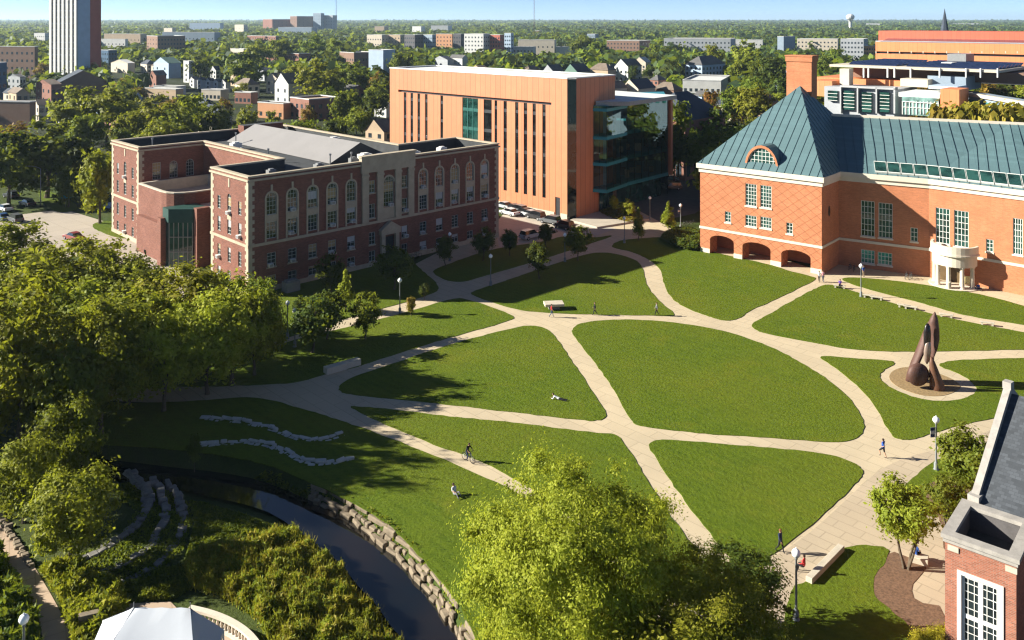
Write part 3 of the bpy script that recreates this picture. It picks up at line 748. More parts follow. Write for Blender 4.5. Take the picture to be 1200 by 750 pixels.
# --- hedges, shrubs
def hedge(name, label, pts, h, n, leaf, mat, cat='hedge'):
    w_ = chaikin([G(*p) for p in pts], 1)
    r = np.random.default_rng(len(label))
    X = np.array([p.x for p in w_]); Y = np.array([p.y for p in w_])
    x = r.uniform(X.min(), X.max(), n * 4); y = r.uniform(Y.min(), Y.max(), n * 4)
    k = inside(x, y, w_); x, y = x[k][:n], y[k][:n]
    e = np.minimum(seg_dist(x, y, w_ + [w_[0]]) / (h * .8), 1)
    hz = h * (.55 + .45 * np.sqrt(e)) * (1 + .16 * np.sin(x * 1.7) * np.sin(y * 1.9))
    z = hz * (1 - np.abs(r.normal(0, .22, len(x)))); z = np.clip(z, .03, None)
    nr = r.normal(size=(len(x), 3)); nr[:, 2] = np.abs(nr[:, 2]) + .5; nr /= np.linalg.norm(nr, axis=1, keepdims=True)
    me = quads_mesh(name, leaf_quads(np.stack([x, y, z], 1), nr, leaf, r, 1.6), mat)
    return tag(link(name, me), label, cat)
hedge('hedge', 'long dark hedge at the left foot of the brick library', [(772, 281), (795, 272), (822, 276), (828, 288), (822, 296), (800, 294), (782, 288)], 1.5, 7000, .3, L_DARK)
hedge('hedge', 'low planting under the glass block with golden patches', [(697, 247), (722, 243), (758, 256), (742, 264), (712, 256)], .9, 3000, .28, L_GOLD, 'planting bed')
def groundcover(name, pts, h, n, leaf, mats, z=0.0, seed=3):
    w_ = [G(*p) for p in pts]
    r = np.random.default_rng(seed)
    X = np.array([p.x for p in w_]); Y = np.array([p.y for p in w_])
    x = r.uniform(X.min(), X.max(), n * 4); y = r.uniform(Y.min(), Y.max(), n * 4)
    k = inside(x, y, w_) & ~inside(x, y, creek_poly); x, y = x[k][:n], y[k][:n]
    g = np.array(height(x, y))
    nb = max(8, int(len(x) / 190)); bi = r.choice(len(x), nb); bx, by, bh, br = x[bi], y[bi], h * r.uniform(.35, 1.25, nb), r.uniform(.5, 1.5, nb) * (.5 + .35 * h)
    top = np.full(len(x), h * .4); own = np.zeros(len(x), int)
    for q in range(nb):
        dd = np.hypot(x - bx[q], y - by[q]) / br[q]; hh = bh[q] * np.clip(1 - dd * dd, 0, 1) * 1.15; k2 = hh > top; top[k2] = hh[k2]; own[k2] = q + 1
    f2 = r.random(nb + 1)[own] * .8 + .1
    z = g + top * (1 - np.abs(r.normal(0, .36, len(x)))); z = np.maximum(z, g + .02)
    nr = r.normal(size=(len(x), 3)); nr[:, 2] = np.abs(nr[:, 2]) * .7 + .3; nr /= np.linalg.norm(nr, axis=1, keepdims=True)
    mi = np.where(r.random(len(x)) < f2, 1, 0) if len(mats) > 1 else np.zeros(len(x), int)
    if len(mats) > 2: mi = np.where(r.random(nb + 1)[own] < .4, np.where(r.random(len(x)) < .8, 2, mi), mi)
    z = z + np.abs(r.normal(0, .14 * h, len(x))) * (r.random(len(x)) < .3)
    V1 = leaf_quads(np.stack([x, y, z], 1), nr, leaf, r, 2.4)
    ns = len(x) // 7; q = r.choice(len(x), ns); L = h * r.uniform(.3, .95, ns)
    B = np.stack([x[q], y[q], np.maximum(g[q], z[q] - L * .5)], 1); T = B + np.stack([r.normal(0, .25, ns) * L, r.normal(0, .25, ns) * L, L], 1); wv = r.normal(size=(ns, 3)) * .022; wv[:, 2] = 0
    V2 = np.stack([B - wv, B + wv, T + wv * .3, T - wv * .3], 1).reshape(-1, 3)
    me = quads_mesh(name, np.concatenate([V1, V2]), mats, np.concatenate([mi, np.full(ns, min(1, len(mats) - 1))]))
    return tag(link(name, me), kind='stuff')
groundcover('undergrowth', [(214, 664), (270, 650), (318, 626), (345, 618), (372, 638), (402, 662), (420, 688), (443, 710), (457, 732), (480, 760), (495, 810), (335, 810), (312, 752), (294, 724), (258, 702), (222, 692)], 1.05, 90000, .12, [L_BRUSH, L_GOLD, L_GREEN], seed=4)
groundcover('undergrowth', [(222, 574), (285, 591), (325, 604), (346, 618), (318, 626), (270, 650), (214, 664), (222, 640), (228, 612)], .24, 16000, .11, [L_DARK, L_GREEN, L_DARK], seed=5)  # dark leaf mix puts the trees' shade on this low growth into its colour
groundcover('terrace_weeds', [(120, 560), (160, 548), (200, 560), (222, 580), (226, 612), (214, 646), (180, 676), (130, 694), (84, 676), (95, 650), (140, 630), (160, 600)], .26, 9000, .12, [L_DARK, L_GREEN], seed=25)
groundcover('undergrowth', [(112, 700), (150, 690), (214, 664), (222, 692), (200, 704), (150, 706), (118, 718)], .45, 12000, .14, [L_GREEN, L_DARK], seed=15)
groundcover('ivy', [(48, 668), (78, 660), (110, 676), (140, 690), (150, 712), (120, 740), (100, 770), (88, 760), (70, 706)], .8, 9000, .24, [L_GREEN, L_LIME], seed=6)
groundcover('ivy', [(-40, 660), (0, 652), (14, 672), (32, 705), (45, 735), (50, 790), (-40, 800)], 1.1, 8000, .24, [L_GREEN, L_DARK], seed=8)
groundcover('bank_weeds', [(360, 562), (403, 579), (444, 601), (465, 618), (490, 643), (515, 673), (541, 705), (562, 750), (556, 752), (535, 708), (509, 678), (485, 650), (460, 625), (440, 609), (399, 586), (358, 569)], .3, 2600, .12, [L_GREEN, L_BRUSH], seed=21)
groundcover('creek_weeds', [(100, 530), (250, 540), (318, 548), (362, 568), (355, 582), (300, 560), (200, 548), (90, 540)], .7, 6000, .2, [L_DARK, L_GREEN], seed=9)
# ================================================================ building tools
def ccw(poly):
    s = sum(poly[i][0] * poly[(i + 1) % len(poly)][1] - poly[(i + 1) % len(poly)][0] * poly[i][1] for i in range(len(poly)))
    return poly if s > 0 else poly[::-1]
def offset(poly, d):
    poly = [Vector((p[0], p[1])) for p in ccw(poly)]; n = len(poly); out = []
    for i in range(n):
        a, b, c = poly[i - 1], poly[i], poly[(i + 1) % n]
        e1, e2 = (b - a).normalized(), (c - b).normalized()
        n1, n2 = Vector((e1.y, -e1.x)), Vector((e2.y, -e2.x))
        k = 1 + n1.dot(n2)
        out.append(b + (n1 + n2) * (d / max(.25, k)))
    return out
def ring(mb, poly, do, di, z0, z1, mi=0):
    """mitred band round a footprint from do outside to di inside the wall line"""
    A, B = offset(poly, do), offset(poly, -di); n = len(A)
    for i in range(n):
        j = (i + 1) % n
        a, b, c, d = A[i], A[j], B[j], B[i]
        mb.face([(a.x, a.y, z0), (b.x, b.y, z0), (b.x, b.y, z1), (a.x, a.y, z1)], mi)
        mb.face([(c.x, c.y, z0), (d.x, d.y, z0), (d.x, d.y, z1), (c.x, c.y, z1)], mi)
        mb.face([(a.x, a.y, z1), (b.x, b.y, z1), (c.x, c.y, z1), (d.x, d.y, z1)], mi)
        mb.face([(a.x, a.y, z0), (d.x, d.y, z0), (c.x, c.y, z0), (b.x, b.y, z0)], mi)
def flat(mb, poly, z, mi=0):
    mb.face([(p[0], p[1], z) for p in ccw(poly)], mi)
def box_on(mb, P, ang, u0, u1, z0, z1, d0, d1, mi=0):
    """box on a wall: u along, z up, d inward (negative is proud)"""
    mb.hexa([P(u0, z0, d0), P(u1, z0, d0), P(u1, z0, d1), P(u0, z0, d1), P(u0, z1, d0), P(u1, z1, d0), P(u1, z1, d1), P(u0, z1, d1)], mi)
def ac_unit(f, o):
    if random.random() < .62:
        w = o['u1'] - o['u0']; mb = MB(); x = w * random.choice((.32, .5, .5, .68))
        mb.box((x, -.16, .06), (.72, .62, .46)); mb.box((x, -.478, .1), (.6, .02, .38), 0, 1)
        mb.build('air_conditioner', [M_WHITE, M_GREYM], f, local=True, weld=False)
def blind(f, o):
    if random.random() < .5:
        w, h = o['u1'] - o['u0'], o['z1'] - o['z0']; q = random.uniform(.25, .6) * h; top = h - o.get('arch', 0)
        mb = MB(); mb.face([(.07, .132, top - q), (w - .07, .132, top - q), (w - .07, .132, top), (.07, .132, top)])
        mb.build('blind', random.choice((M_BLIND, M_BLIND, M_BLIND2)), f, local=True, weld=False)
def hall_extra(f, o):
    blind(f, o)
    if random.random() < (.9 if o['u1'] - o['u0'] > 1.25 else .4): ac_unit(f, o)
M_BLIND = plain('pale_blind', (.42, .42, .42), .8, .06, 2); M_BLIND2 = plain('tan_blind', (.34, .25, .12), .8, .1, 2)

# ================================================================ the brick hall
BR_HALL = brick('hall_brick', (.20, .078, .052), None, .3, 0, .45, .15, .018)
ST_HALL = plain('hall_stone', (.40, .33, .24), .85, .15, 1.0)
M_TAR_SHADE = plain('roof_felt_and_shade', (.045, .047, .05), .9, .3, .5)
M_GREYROOF = plain('grey_roof_metal', (.235, .22, .215), .6, .07, .25)
M_WINF = plain('window_paint', (.40, .42, .40), .6, .08, 2)
M_GREENGL = glass('green_glass', (.012, .045, .038), .03, .7)
A, B = G(291, 347), G(584, 277.5)
HL = (B - A).length; ht = (B - A).normalized(); hn = Vector((-ht.y, ht.x, 0))
def Q(u, v, z=0): return A + ht * u + hn * v + Vector((0, 0, z))
D = 54.0
foot = [Q(0, 0), Q(HL, 0), Q(HL, 12), Q(36, 12), Q(36, D), Q(0, D), Q(0, 41), Q(12, 41), Q(12, 12), Q(0, 12)]
hall = thing('brick_hall', 'long dark red brick hall with stone arched window bays and grey central roof', 'hall', A)
mb = MB(); wins = []
pxu = lambda x: onwall(A, B, x)
ops = []
tall = [318.2, 342.6, 366.4, 389.2, 411.5, 495.8, 514.8, 533, 550.8, 567.8]
W2 = .82
for x in tall:
    c = pxu(x)
    ops += [dict(u0=c - W2, u1=c + W2, z0=11.25, z1=14.55, arch=.8, n=(3, 5)), dict(u0=c - W2, u1=c + W2, z0=7.75, z1=10.2, n=(3, 4)),
            dict(u0=c - .72, u1=c + .72, z0=3.55, z1=5.65, n=(2, 4)), dict(u0=c - .72, u1=c + .72, z0=.9, z1=2.3, n=(2, 2))]
for x in (436, 474):
    c = pxu(x)
    ops += [dict(u0=c - .55, u1=c + .55, z0=12, z1=14, n=(2, 3)), dict(u0=c - .55, u1=c + .55, z0=7.9, z1=10.2, n=(2, 3)), dict(u0=c - .6, u1=c + .6, z0=3.6, z1=5.6, n=(2, 3)), dict(u0=c - .6, u1=c + .6, z0=.9, z1=2.6, n=(2, 2))]
c0 = pxu(455.5)
ops += [dict(u0=c0 - 1.0, u1=c0 + 1.0, z0=9.3, z1=14.3, arch=1.0, n=(4, 7)), dict(u0=c0 - 1.05, u1=c0 + 1.05, z0=.5, z1=4.4, door=1)]
P, ang = wallface(mb, Q(0, 0), Q(HL, 0), 0, 17.1, ops, .25)
wins += [(P, ang, o) for o in ops]
FRONT_P, FRONT_ANG, front_ops = P, ang, ops
def endops(l):
    r = []
    for c, aw in ((l * .22, 0), (l * .5, 1), (l * .78, 0)):
        w_ = .5
        if aw: r += [dict(u0=c - .6, u1=c + .6, z0=10.9, z1=14.0, arch=.55, n=(2, 5)), dict(u0=c - .6, u1=c + .6, z0=7.9, z1=10.1, n=(2, 4))]
        else: r += [dict(u0=c - w_, u1=c + w_, z0=11.3, z1=13.3, n=(2, 4)), dict(u0=c - w_, u1=c + w_, z0=7.9, z1=10.1, n=(2, 4))]
        r += [dict(u0=c - w_, u1=c + w_, z0=3.7, z1=5.9, n=(2, 4)), dict(u0=c - w_, u1=c + w_, z0=.8, z1=2.5, n=(2, 3))]
    return r
for p0, p1, l in ((Q(0, 12), Q(0, 0), 12), (Q(0, D), Q(0, 41), 13)):
    o_ = endops(l); P, ang = wallface(mb, p0, p1, 0, 17.1, o_, .25); wins += [(P, ang, o) for o in o_]
    if l == 12: END_P, END_ANG = P, ang
    else: END2_P, END2_ANG = P, ang
o_ = []
for c, a in ((3.2, 0), (6.3, .75), (9.4, .75)):
    o_ += [dict(u0=c - .75, u1=c + .75, z0=11.1, z1=14.2, n=(3, 5), **({'arch': a} if a else {})), dict(u0=c - .75, u1=c + .75, z0=7.8, z1=10.1, n=(3, 4))]
    if a == 0: o_ += [dict(u0=c - .6, u1=c + .6, z0=3.6, z1=5.7, n=(2, 4))]
P, ang = wallface(mb, Q(0, 41), Q(12, 41), 0, 17.1, o_, .25); wins += [(P, ang, o) for o in o_]
wallface(mb, Q(12, 41), Q(12, 12), 0, 17.1); wallface(mb, Q(12, 12), Q(0, 12), 0, 17.1)
o_ = endops(12); P, ang = wallface(mb, Q(HL, 0), Q(HL, 12), 0, 17.1, o_, .25); wins += [(P, ang, o) for o in o_]
wallface(mb, Q(HL, 12), Q(36, 12), 0, 17.1); wallface(mb, Q(36, 12), Q(36, D), 0, 17.1)
wallface(mb, Q(36, D), Q(0, D), 0, 17.1)
inner = offset(foot, -.42)
for i in range(len(inner)):
    a, b = inner[i], inner[(i + 1) % len(inner)]
    mb.face([(b.x, b.y, 15.4), (a.x, a.y, 15.4), (a.x, a.y, 17.1), (b.x, b.y, 17.1)], 1)  # inner parapet faces take the felt's dark tone: their shade put into the colour
mb.build('wall', [BR_HALL, M_TAR_SHADE], hall)
for P, ang, o in wins:
    if 'n' in o: put_window(hall, P, ang, o, o['n'][0], o['n'][1], M_WINF, M_GLASS, .08, .05, extra=hall_extra)
rb = MB(); flat(rb, offset(foot, -.40), 15.5); rb.build('roof', M_TAR_SHADE, hall)
rb = MB(); ring(rb, foot, .16, .55, 17.1, 17.35); ring(rb, foot, .26, -.0, 16.55, 16.85); rb.build('coping', ST_HALL, hall, weld=False)
rb = MB(); ring(rb, foot, .14, 0, 6.95, 7.35); rb.build('belt_course', ST_HALL, hall, weld=False)
rb = MB(); ring(rb, foot, .1, 0, -.1, .75); rb.build('plinth', ST_HALL, hall, weld=False)
# stone surrounds of the tall bays and sills
sb = MB()
for o in front_ops:
    if 'n' not in o: continue
    if o.get('arch') == .8:
        a, b = o['u0'], o['u1']; P = FRONT_P
        box_on(sb, P, 0, a - .28, a - .0, 7.4, 13.75, -.07, .02); box_on(sb, P, 0, b + .0, b + .28, 7.4, 13.75, -.07, .02)
        box_on(sb, P, 0, a, b, 10.2, 11.25, -.05, .02); box_on(sb, P, 0, (a + b) / 2 - .16, (a + b) / 2 + .16, 14.75, 15.7, -.12, .02)
    if o.get('arch'):
        c = (o['u0'] + o['u1']) / 2; r = (o['u1'] - o['u0']) / 2; zc = o['z1'] - o['arch']; n = 10; P = FRONT_P
        for k in range(n):
            t0, t1 = math.pi * k / n, math.pi * (k + 1) / n
            q = lambda t, rr, d: P(c - rr * math.cos(t), zc + (o['arch'] + rr - r) * math.sin(t), d)
            sb.hexa([q(t0, r, -.07), q(t1, r, -.07), q(t1, r, .02), q(t0, r, .02), q(t0, r + .26, -.07), q(t1, r + .26, -.07), q(t1, r + .26, .02), q(t0, r + .26, .02)])
    elif o['z0'] < 6 or o['n'] == (2, 3): box_on(sb, FRONT_P, 0, o['u0'] - .12, o['u1'] + .12, o['z0'] - .18, o['z0'], -.1, .05)
sb.build('stone_surround', ST_HALL, hall, weld=False)
# frontispiece: pilasters, entablature with a raised parapet
fb = MB(); P = FRONT_P
for x in (427.5, 445, 466, 481):
    c = pxu(x); box_on(fb, P, 0, c - .62, c + .62, 7.36, 15.4, -.28, .03); box_on(fb, P, 0, c - .72, c + .72, 14.7, 15.05, -.36, -.281)
ua, ub = pxu(427.5) - .8, pxu(481) + .8
box_on(fb, P, 0, ua, ub, 15.4, 17.9, -.33, .45)
box_on(fb, P, 0, ua - .15, ub + .15, 17.9, 18.15, -.5, .6); box_on(fb, P, 0, c0 - 1.15, c0 + 1.15, 7.4, 9.25, -.1, .03)
fb.build('frontispiece', ST_HALL, hall, weld=False)
db = MB()
box_on(db, P, 0, c0 - 1.75, c0 - 1.06, .3, 4.9, -.6, .02); box_on(db, P, 0, c0 + 1.06, c0 + 1.75, .3, 4.9, -.6, .02)
box_on(db, P, 0, c0 - 1.95, c0 + 1.95, 4.9, 5.7, -.75, .02)
tri = [P(c0 - 2.1, 5.7, -.85), P(c0 + 2.1, 5.7, -.85), P(c0, 7.0, -.85)]; tri2 = [P(c0 - 2.1, 5.7, .02), P(c0 + 2.1, 5.7, .02), P(c0, 7.0, .02)]
db.face(tri); db.face([tri[0], tri[2], tri2[2], tri2[0]]); db.face([tri[2], tri[1], tri2[1], tri2[2]])
db.build('portal', ST_HALL, hall, weld=False)
db = MB(); box_on(db, P, 0, c0 - 1.0, c0 + 1.0, .5, 4.4, .15, .22); dr = db.build('door', M_DARK, hall)
db = MB(); box_on(db, P, 0, c0 - 2.6, c0 + 2.6, -.05, .2, -3.0, -.1); box_on(db, P, 0, c0 - 2.2, c0 + 2.2, .2, .4, -2.2, -.1); db.build('steps', ST_HALL, hall, weld=False)
# quoins
for cx, cy, d1, d2 in ((0, 0, 1, 1), (0, 12, 1, -1), (0, 41, 1, 1), (0, D, 1, -1), (HL, 0, -1, 1)):
    qb = MB(); z = .8; k = 0
    while z < 16.4:
        l1, l2 = (.95, .6) if k % 2 else (.6, .95)
        u0, u1 = sorted((cx - d1 * .05, cx + d1 * l1)); v0, v1 = sorted((cy - d2 * .05, cy + d2 * l2))
        qb.hexa([Q(u0, v0, z), Q(u1, v0, z), Q(u1, v1, z), Q(u0, v1, z), Q(u0, v0, z + .56), Q(u1, v0, z + .56), Q(u1, v1, z + .56), Q(u0, v1, z + .56)])
        z += .56; k += 1
    qb.build('quoin', ST_HALL, hall, weld=False)
for P_, l in ((END_P, 12), (END2_P, 13)):
    eb = MB(); c = l / 2; box_on(eb, P_, 0, c - .2, c + .2, 15.0, 16.3, -.08, .02); box_on(eb, P_, 0, c - .6, c + .6, 10.1, 10.9, -.05, .02); eb.build('stone_tablet', ST_HALL, hall, weld=False)
# grey gabled roof in the middle, roof plant
gb = MB(); u0, u1, um, v0, v1 = 20.5, 33.0, 26.7, 10.8, 49.0; ze, zr = 15.6, 18.6
gb.face([Q(u0, v0, ze), Q(um, v0, zr), Q(um, v1, zr), Q(u0, v1, ze)]); gb.face([Q(um, v0, zr), Q(u1, v0, ze), Q(u1, v1, ze), Q(um, v1, zr)])
gb.face([Q(u0, v0, ze), Q(u1, v0, ze), Q(um, v0, zr)], 1); gb.face([Q(u1, v1, ze), Q(u0, v1, ze), Q(um, v1, zr)], 1)
gb.build('gable_roof', [M_GREYROOF, M_TAR_SHADE], hall, weld=False)
for u, v, s in ((17, 38, 1.4), (15.5, 37, .8), (16.5, 34.5, .7), (14.5, 30, 1.0), (24, 9, 1.0), (26, 8.4, 1.6), (29, 8.2, 1.2), (16, 7, 1.1), (8, 8, 1.0), (35, 6, 1.3), (33.5, 30, 1.6), (42, 7, 1.2)):
    gb = MB(); gb.box(Q(u, v, 15.5), (s * 1.3, s, s * .9), math.atan2(ht.y, ht.x)); gb.box(Q(u, v, 15.5 + s * .9), (s * .7, s * .6, .2), math.atan2(ht.y, ht.x)); gb.build('roof_unit', M_GREYM if s < 1.2 else M_WHITE, hall, weld=False)
for u, v in ((5, 47.5), (14, 20), (18.5, 7.5), (22, 6.5), (20, 44)):
    gb = MB(); gb.tube(Q(u, v, 15.4), Q(u, v, 17.6), .12, .12, 6); gb.tube(Q(u, v, 17.6), Q(u, v, 17.9), .22, .22, 6); gb.build('vent_pipe', M_GREYM, hall, weld=False)
# wing block roof step behind the gable
gb = MB(); gb.prism([Q(25, 50.5), Q(34, 50.5), Q(34, 53), Q(25, 53)], 15.6, 18.2, 0, 1); gb.build('roof_house', [BR_HALL, M_TAR_SHADE], hall, weld=False)
# entrance pavilion in the court
pv = thing('court_entrance', 'low curved brick entrance with green glass front filling the court of the hall', 'entrance building', Q(2, 24))
drum = [Q(11.9, 38.5), Q(-1, 38.5), Q(-1, 28.5), Q(-.8, 27), Q(-.1, 25.6), Q(1.2, 24.6), Q(3, 24.2), Q(11.9, 24.2)]
eb = MB(); eb.prism(drum, 0, 11.2, 0, 1, cap=False)
eb.prism([Q(-1.9, 37), Q(-1.9, 28), Q(-1.003, 28), Q(-1.003, 37)], 0, 6.2, 0)
inn = offset(drum, -.4)
for i in range(len(inn)):
    a, b = inn[i], inn[(i + 1) % len(inn)]; eb.face([(b.x, b.y, 9.4), (a.x, a.y, 9.4), (a.x, a.y, 11.2), (b.x, b.y, 11.2)], 1)
eb.build('wall', [BR_HALL, M_STONE], pv, weld=False)
eb = MB(); flat(eb, offset(drum, -.39), 9.5); eb.build('roof', M_STONE, pv)
eb = MB(); ring(eb, drum, .08, .45, 11.2, 11.4); eb.build('coping', M_STONE, pv, weld=False)
gl = [Q(-2.1, 24.8), Q(-2.1, 22.8), Q(.64, 20.2), Q(3, 20.2), Q(3, 24)]
eb = MB(); eb.prism(gl, 0, 7.2); eb.build('glass_front', M_GREENGL, pv, weld=False)
eb = MB()
for k in range(6):
    p = gl[1].lerp(gl[2], k / 5); eb.box((p.x, p.y, 0), (.12, .12, 7.2), .3)
for z in (2.4, 4.8): eb.beam(gl[1] + Vector((0, -.05, z)), gl[2] + Vector((0, -.05, z)), .1, .1)
eb.build('mullion', M_GREYM, pv, weld=False)
eb = MB(); eb.prism(offset(gl, .15), 7.2, 9.4); eb.build('fascia', plain('green_fascia', (.02, .06, .05), .5), pv, weld=False)
eb = MB(); eb.prism([Q(.8, 20.1), Q(.8, 18.9), Q(3, 18.9), Q(3, 20.1)], 0, 9.6); eb.build('brick_pier', BR_HALL, pv, weld=False); eb = MB(); eb.prism([Q(-3.0, 25.4), Q(-3.0, 24.0), Q(-2.11, 24.0), Q(-2.11, 25.4)], 0, 7.8); eb.build('brick_pier', BR_HALL, pv, weld=False)
eb = MB(); eb.prism([Q(3.3, 18.9), Q(3.3, 12.2), Q(11.9, 12.2), Q(11.9, 24.1), Q(3.3, 24.1)], 0, 9.2, 0, 1); eb.build('glass_link', [M_GREENGL, M_STONE], pv, weld=False)

# ================================================================ copper coloured hall with vertical slots
M_COPPER = panel('terracotta_panels', (.54, .20, .095), 1.55, 60, .06, .06, .5, .35, 0, .5)
M_ROOFW = plain('white_membrane', (.62, .62, .60), .8, .06, .4)
M_SLOT = glass('slot_glass', (.010, .012, .013), .06, .5)
K1 = G(668, 258.5); cl = Vector((-.728, .686, 0)).normalized(); cr = Vector((-cl.y * -1, -cl.x, 0)); cr = Vector((cl.y, -cl.x, 0))
CT = 28.3
ci = thing('copper_hall', 'tall copper coloured hall with narrow vertical window slots', 'hall', K1)
cw_ = lambda u, v: K1 + cl * u + cr * v
LEFT = K1 + cl * 57; ps = onwall(LEFT, K1, 664.8); E1 = LEFT + (K1 - LEFT).normalized() * ps
S1 = K1 + cr * onwall(K1, K1 + cr * 10, 675.5)
mb = MB(); ops = []
def slot(x0, x1, yt, zb, door=0):
    u0, zt = onwall(LEFT, K1, x0, yt); u1 = onwall(LEFT, K1, x1); return dict(u0=u0, u1=u1, z0=zb, z1=zt, reveal=.16)
for x in (474.8, 482.6, 490.7, 499.6): ops.append(slot(x - 1.3, x + 1.3, 109 + (x - 474.8) * .055, 4))
ops.append(slot(516.3, 519, 113.6, 4)); ops.append(slot(542, 560, 117, 3)); ops.append(slot(567, 576, 118.5, 3)); ops.append(slot(579.8, 582.4, 119.5, 4))
for x in (592, 605.6, 615.7, 626, 637.5): ops.append(slot(x - 1.7, x + 1.7, 123, 3.6))
zs_ = max(o['z1'] for o in ops)
for o in ops: o['z1'] = zs_ if o['u1'] - o['u0'] < 2 else zs_ - .3
u_a, u_b = ops[0]['u0'] - 2.2, ops[-1]['u1'] + 1.6
for o in ops: o['z1'] = zs_
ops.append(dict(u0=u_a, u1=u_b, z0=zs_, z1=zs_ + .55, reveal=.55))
ops.append(dict(u0=ps - 3.2, u1=ps - 1.9, z0=.2, z1=4.2, reveal=.3))
for o in ops[:-2]:
    o['u0'] -= .06; o['u1'] += .06
P, ang = wallface(mb, LEFT, E1, 0, CT, ops, .55)
back = LEFT + cr * 15; back2 = K1 + cr * 15
wallface(mb, S1, back2, 0, CT); wallface(mb, back2, back, 0, CT); wallface(mb, back, LEFT, 0, CT)
mb.build('cladding', M_COPPER, ci)
for o in ops[:-2]:
    gb = MB(); gb.face([P(o['u0'], o['z0'], .13), P(o['u1'], o['z0'], .13), P(o['u1'], o['z1'], .13), P(o['u0'], o['z1'], .13)]); win = gb.build('window', M_SLOT if o['u1'] - o['u0'] < 2.5 else M_GREENGL, ci)
    fb = MB()
    for z in np.arange(o['z0'] + 4.2, o['z1'] - 1, 4.2): box_on(fb, P, 0, o['u0'] + .02, o['u1'] - .02, z, z + .7, .09, .125)
    if o['u1'] - o['u0'] > 2.5:
        for k in (1, 2): c = o['u0'] + (o['u1'] - o['u0']) * k / 3; box_on(fb, P, 0, c - .12, c + .12, o['z0'], o['z1'], .05, .085)
    fb.build('spandrel', M_DARK if o['u1'] - o['u0'] < 2.5 else plain('teal_spandrel', (.02, .10, .085), .4), win, weld=False)
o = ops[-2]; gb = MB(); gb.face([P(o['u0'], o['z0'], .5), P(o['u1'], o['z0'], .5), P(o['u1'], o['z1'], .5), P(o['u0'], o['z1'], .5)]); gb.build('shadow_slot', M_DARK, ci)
o = ops[-1]; gb = MB(); box_on(gb, P, 0, o['u0'], o['u1'], o['z0'], o['z1'], .15, .2); gb.build('door', M_DARK, ci)
gb = MB(); gb.hexa([Vector(p) for p in ((E1.x, E1.y, 0), (S1.x, S1.y, 0), (S1.x - .5, S1.y + 1.2, 0), (E1.x - .6, E1.y + 1.5, 0), (E1.x, E1.y, CT - .3), (S1.x, S1.y, CT - .3), (S1.x - .5, S1.y + 1.2, CT - .3), (E1.x - .6, E1.y + 1.5, CT - .3))]); cgl = gb.build('corner_glass', M_SLOT, ci)
cp = [LEFT, E1, S1, back2, back]
gb = MB(); ring(gb, cp, .1, .5, CT, CT + .25); gb.build('coping', M_ROOFW, ci, weld=False)
gb = MB(); flat(gb, offset(cp, -.1), CT - .1); gb.build('roof', M_ROOFW, ci)
gb = MB(); box_on(gb, P, 0, 0, ps - 3.4, -.05, 1.1, -.12, .02); box_on(gb, P, 0, ps - 1.7, ps, -.05, 1.1, -.12, .02); gb.build('plinth', M_STONE, ci, weld=False)

# glass block beside it
def see_glass():
    m, nt, out = nodes('curtain_glass')
    g = N(nt, 'ShaderNodeBsdfGlossy', Roughness=.015); g.inputs[0].default_value = (.6, .72, .7, 1)
    t = nt.nodes.new('ShaderNodeBsdfTransparent'); t.inputs[0].default_value = (.5, .68, .68, 1)
    fr = N(nt, 'ShaderNodeFresnel', IOR=1.9)
    mx = nt.nodes.new('ShaderNodeMixShader')
    nt.links.new(math_(nt, 'ADD', .12, math_(nt, 'MULTIPLY', fr.outputs[0], .9)), mx.inputs[0]); nt.links.new(t.outputs[0], mx.inputs[1]); nt.links.new(g.outputs[0], mx.inputs[2]); nt.links.new(mx.outputs[0], out.inputs[0])
    return m
M_CURT = see_glass()
z0g = 4.8
g0, g1, g2, g3 = (G(x, y, z0g) for x, y in ((694, 224), (711, 225.5), (735, 217), (783, 205)))
gt = thing('glass_block', 'glass walled block with a white overhanging roof beside the copper hall', 'building', (g1.x, g1.y, 0))
GT = 22.4
bk = [g3 + cr * 3 + Vector((0, 14, 0)), g0 + Vector((0, 30, 0))]
poly = [g0, g1, g2, g3, bk[0], bk[1]]
mb = MB()
for a, b in ((g0, g1), (g1, g2), (g2, g3)): mb.face([(a.x, a.y, z0g), (b.x, b.y, z0g), (b.x, b.y, GT), (a.x, a.y, GT)])
mb.build('curtain_wall', M_CURT, gt, weld=False)
mb = MB()
for a, b in ((g3, bk[0]), (bk[0], bk[1])): mb.face([(a.x, a.y, 0), (b.x, b.y, 0), (b.x, b.y, GT), (a.x, a.y, GT)])
mb.build('rear_wall', M_DARK, gt, weld=False)
M_TEAL = plain('teal_band', (.035, .22, .25), .35, .1, 1)
mb = MB()
for z in (z0g, 10.2, 15.6, 21.6): mb.prism(offset(poly, -.25), z, z + .9)
mb.build('floor_slab', M_TEAL, gt, weld=False)
mb = MB()
for a, b, n in ((g0, g1, 2), (g1, g2, 3), (g2, g3, 6)):
    for k in range(n + 1):
        p = a.lerp(b, k / n); mb.box((p.x, p.y + .12, z0g), (.1, .1, GT - z0g))
mb.build('mullion', M_DARK, gt, weld=False)
mb = MB()
for a, b in ((g0, g1), (g1, g2)):
    for z in (z0g - .15, 10.1, 15.5, 21.3):
        mb.beam(Vector((a.x, a.y - .05, z)), Vector((b.x, b.y - .05, z)), .06, .65)
mb.beam(Vector((g2.x, g2.y - .05, z0g - .1)), Vector((g3.x, g3.y - .05, z0g - .1)), .06, .7)
mb.build('spandrel', M_TEAL, gt, weld=False)
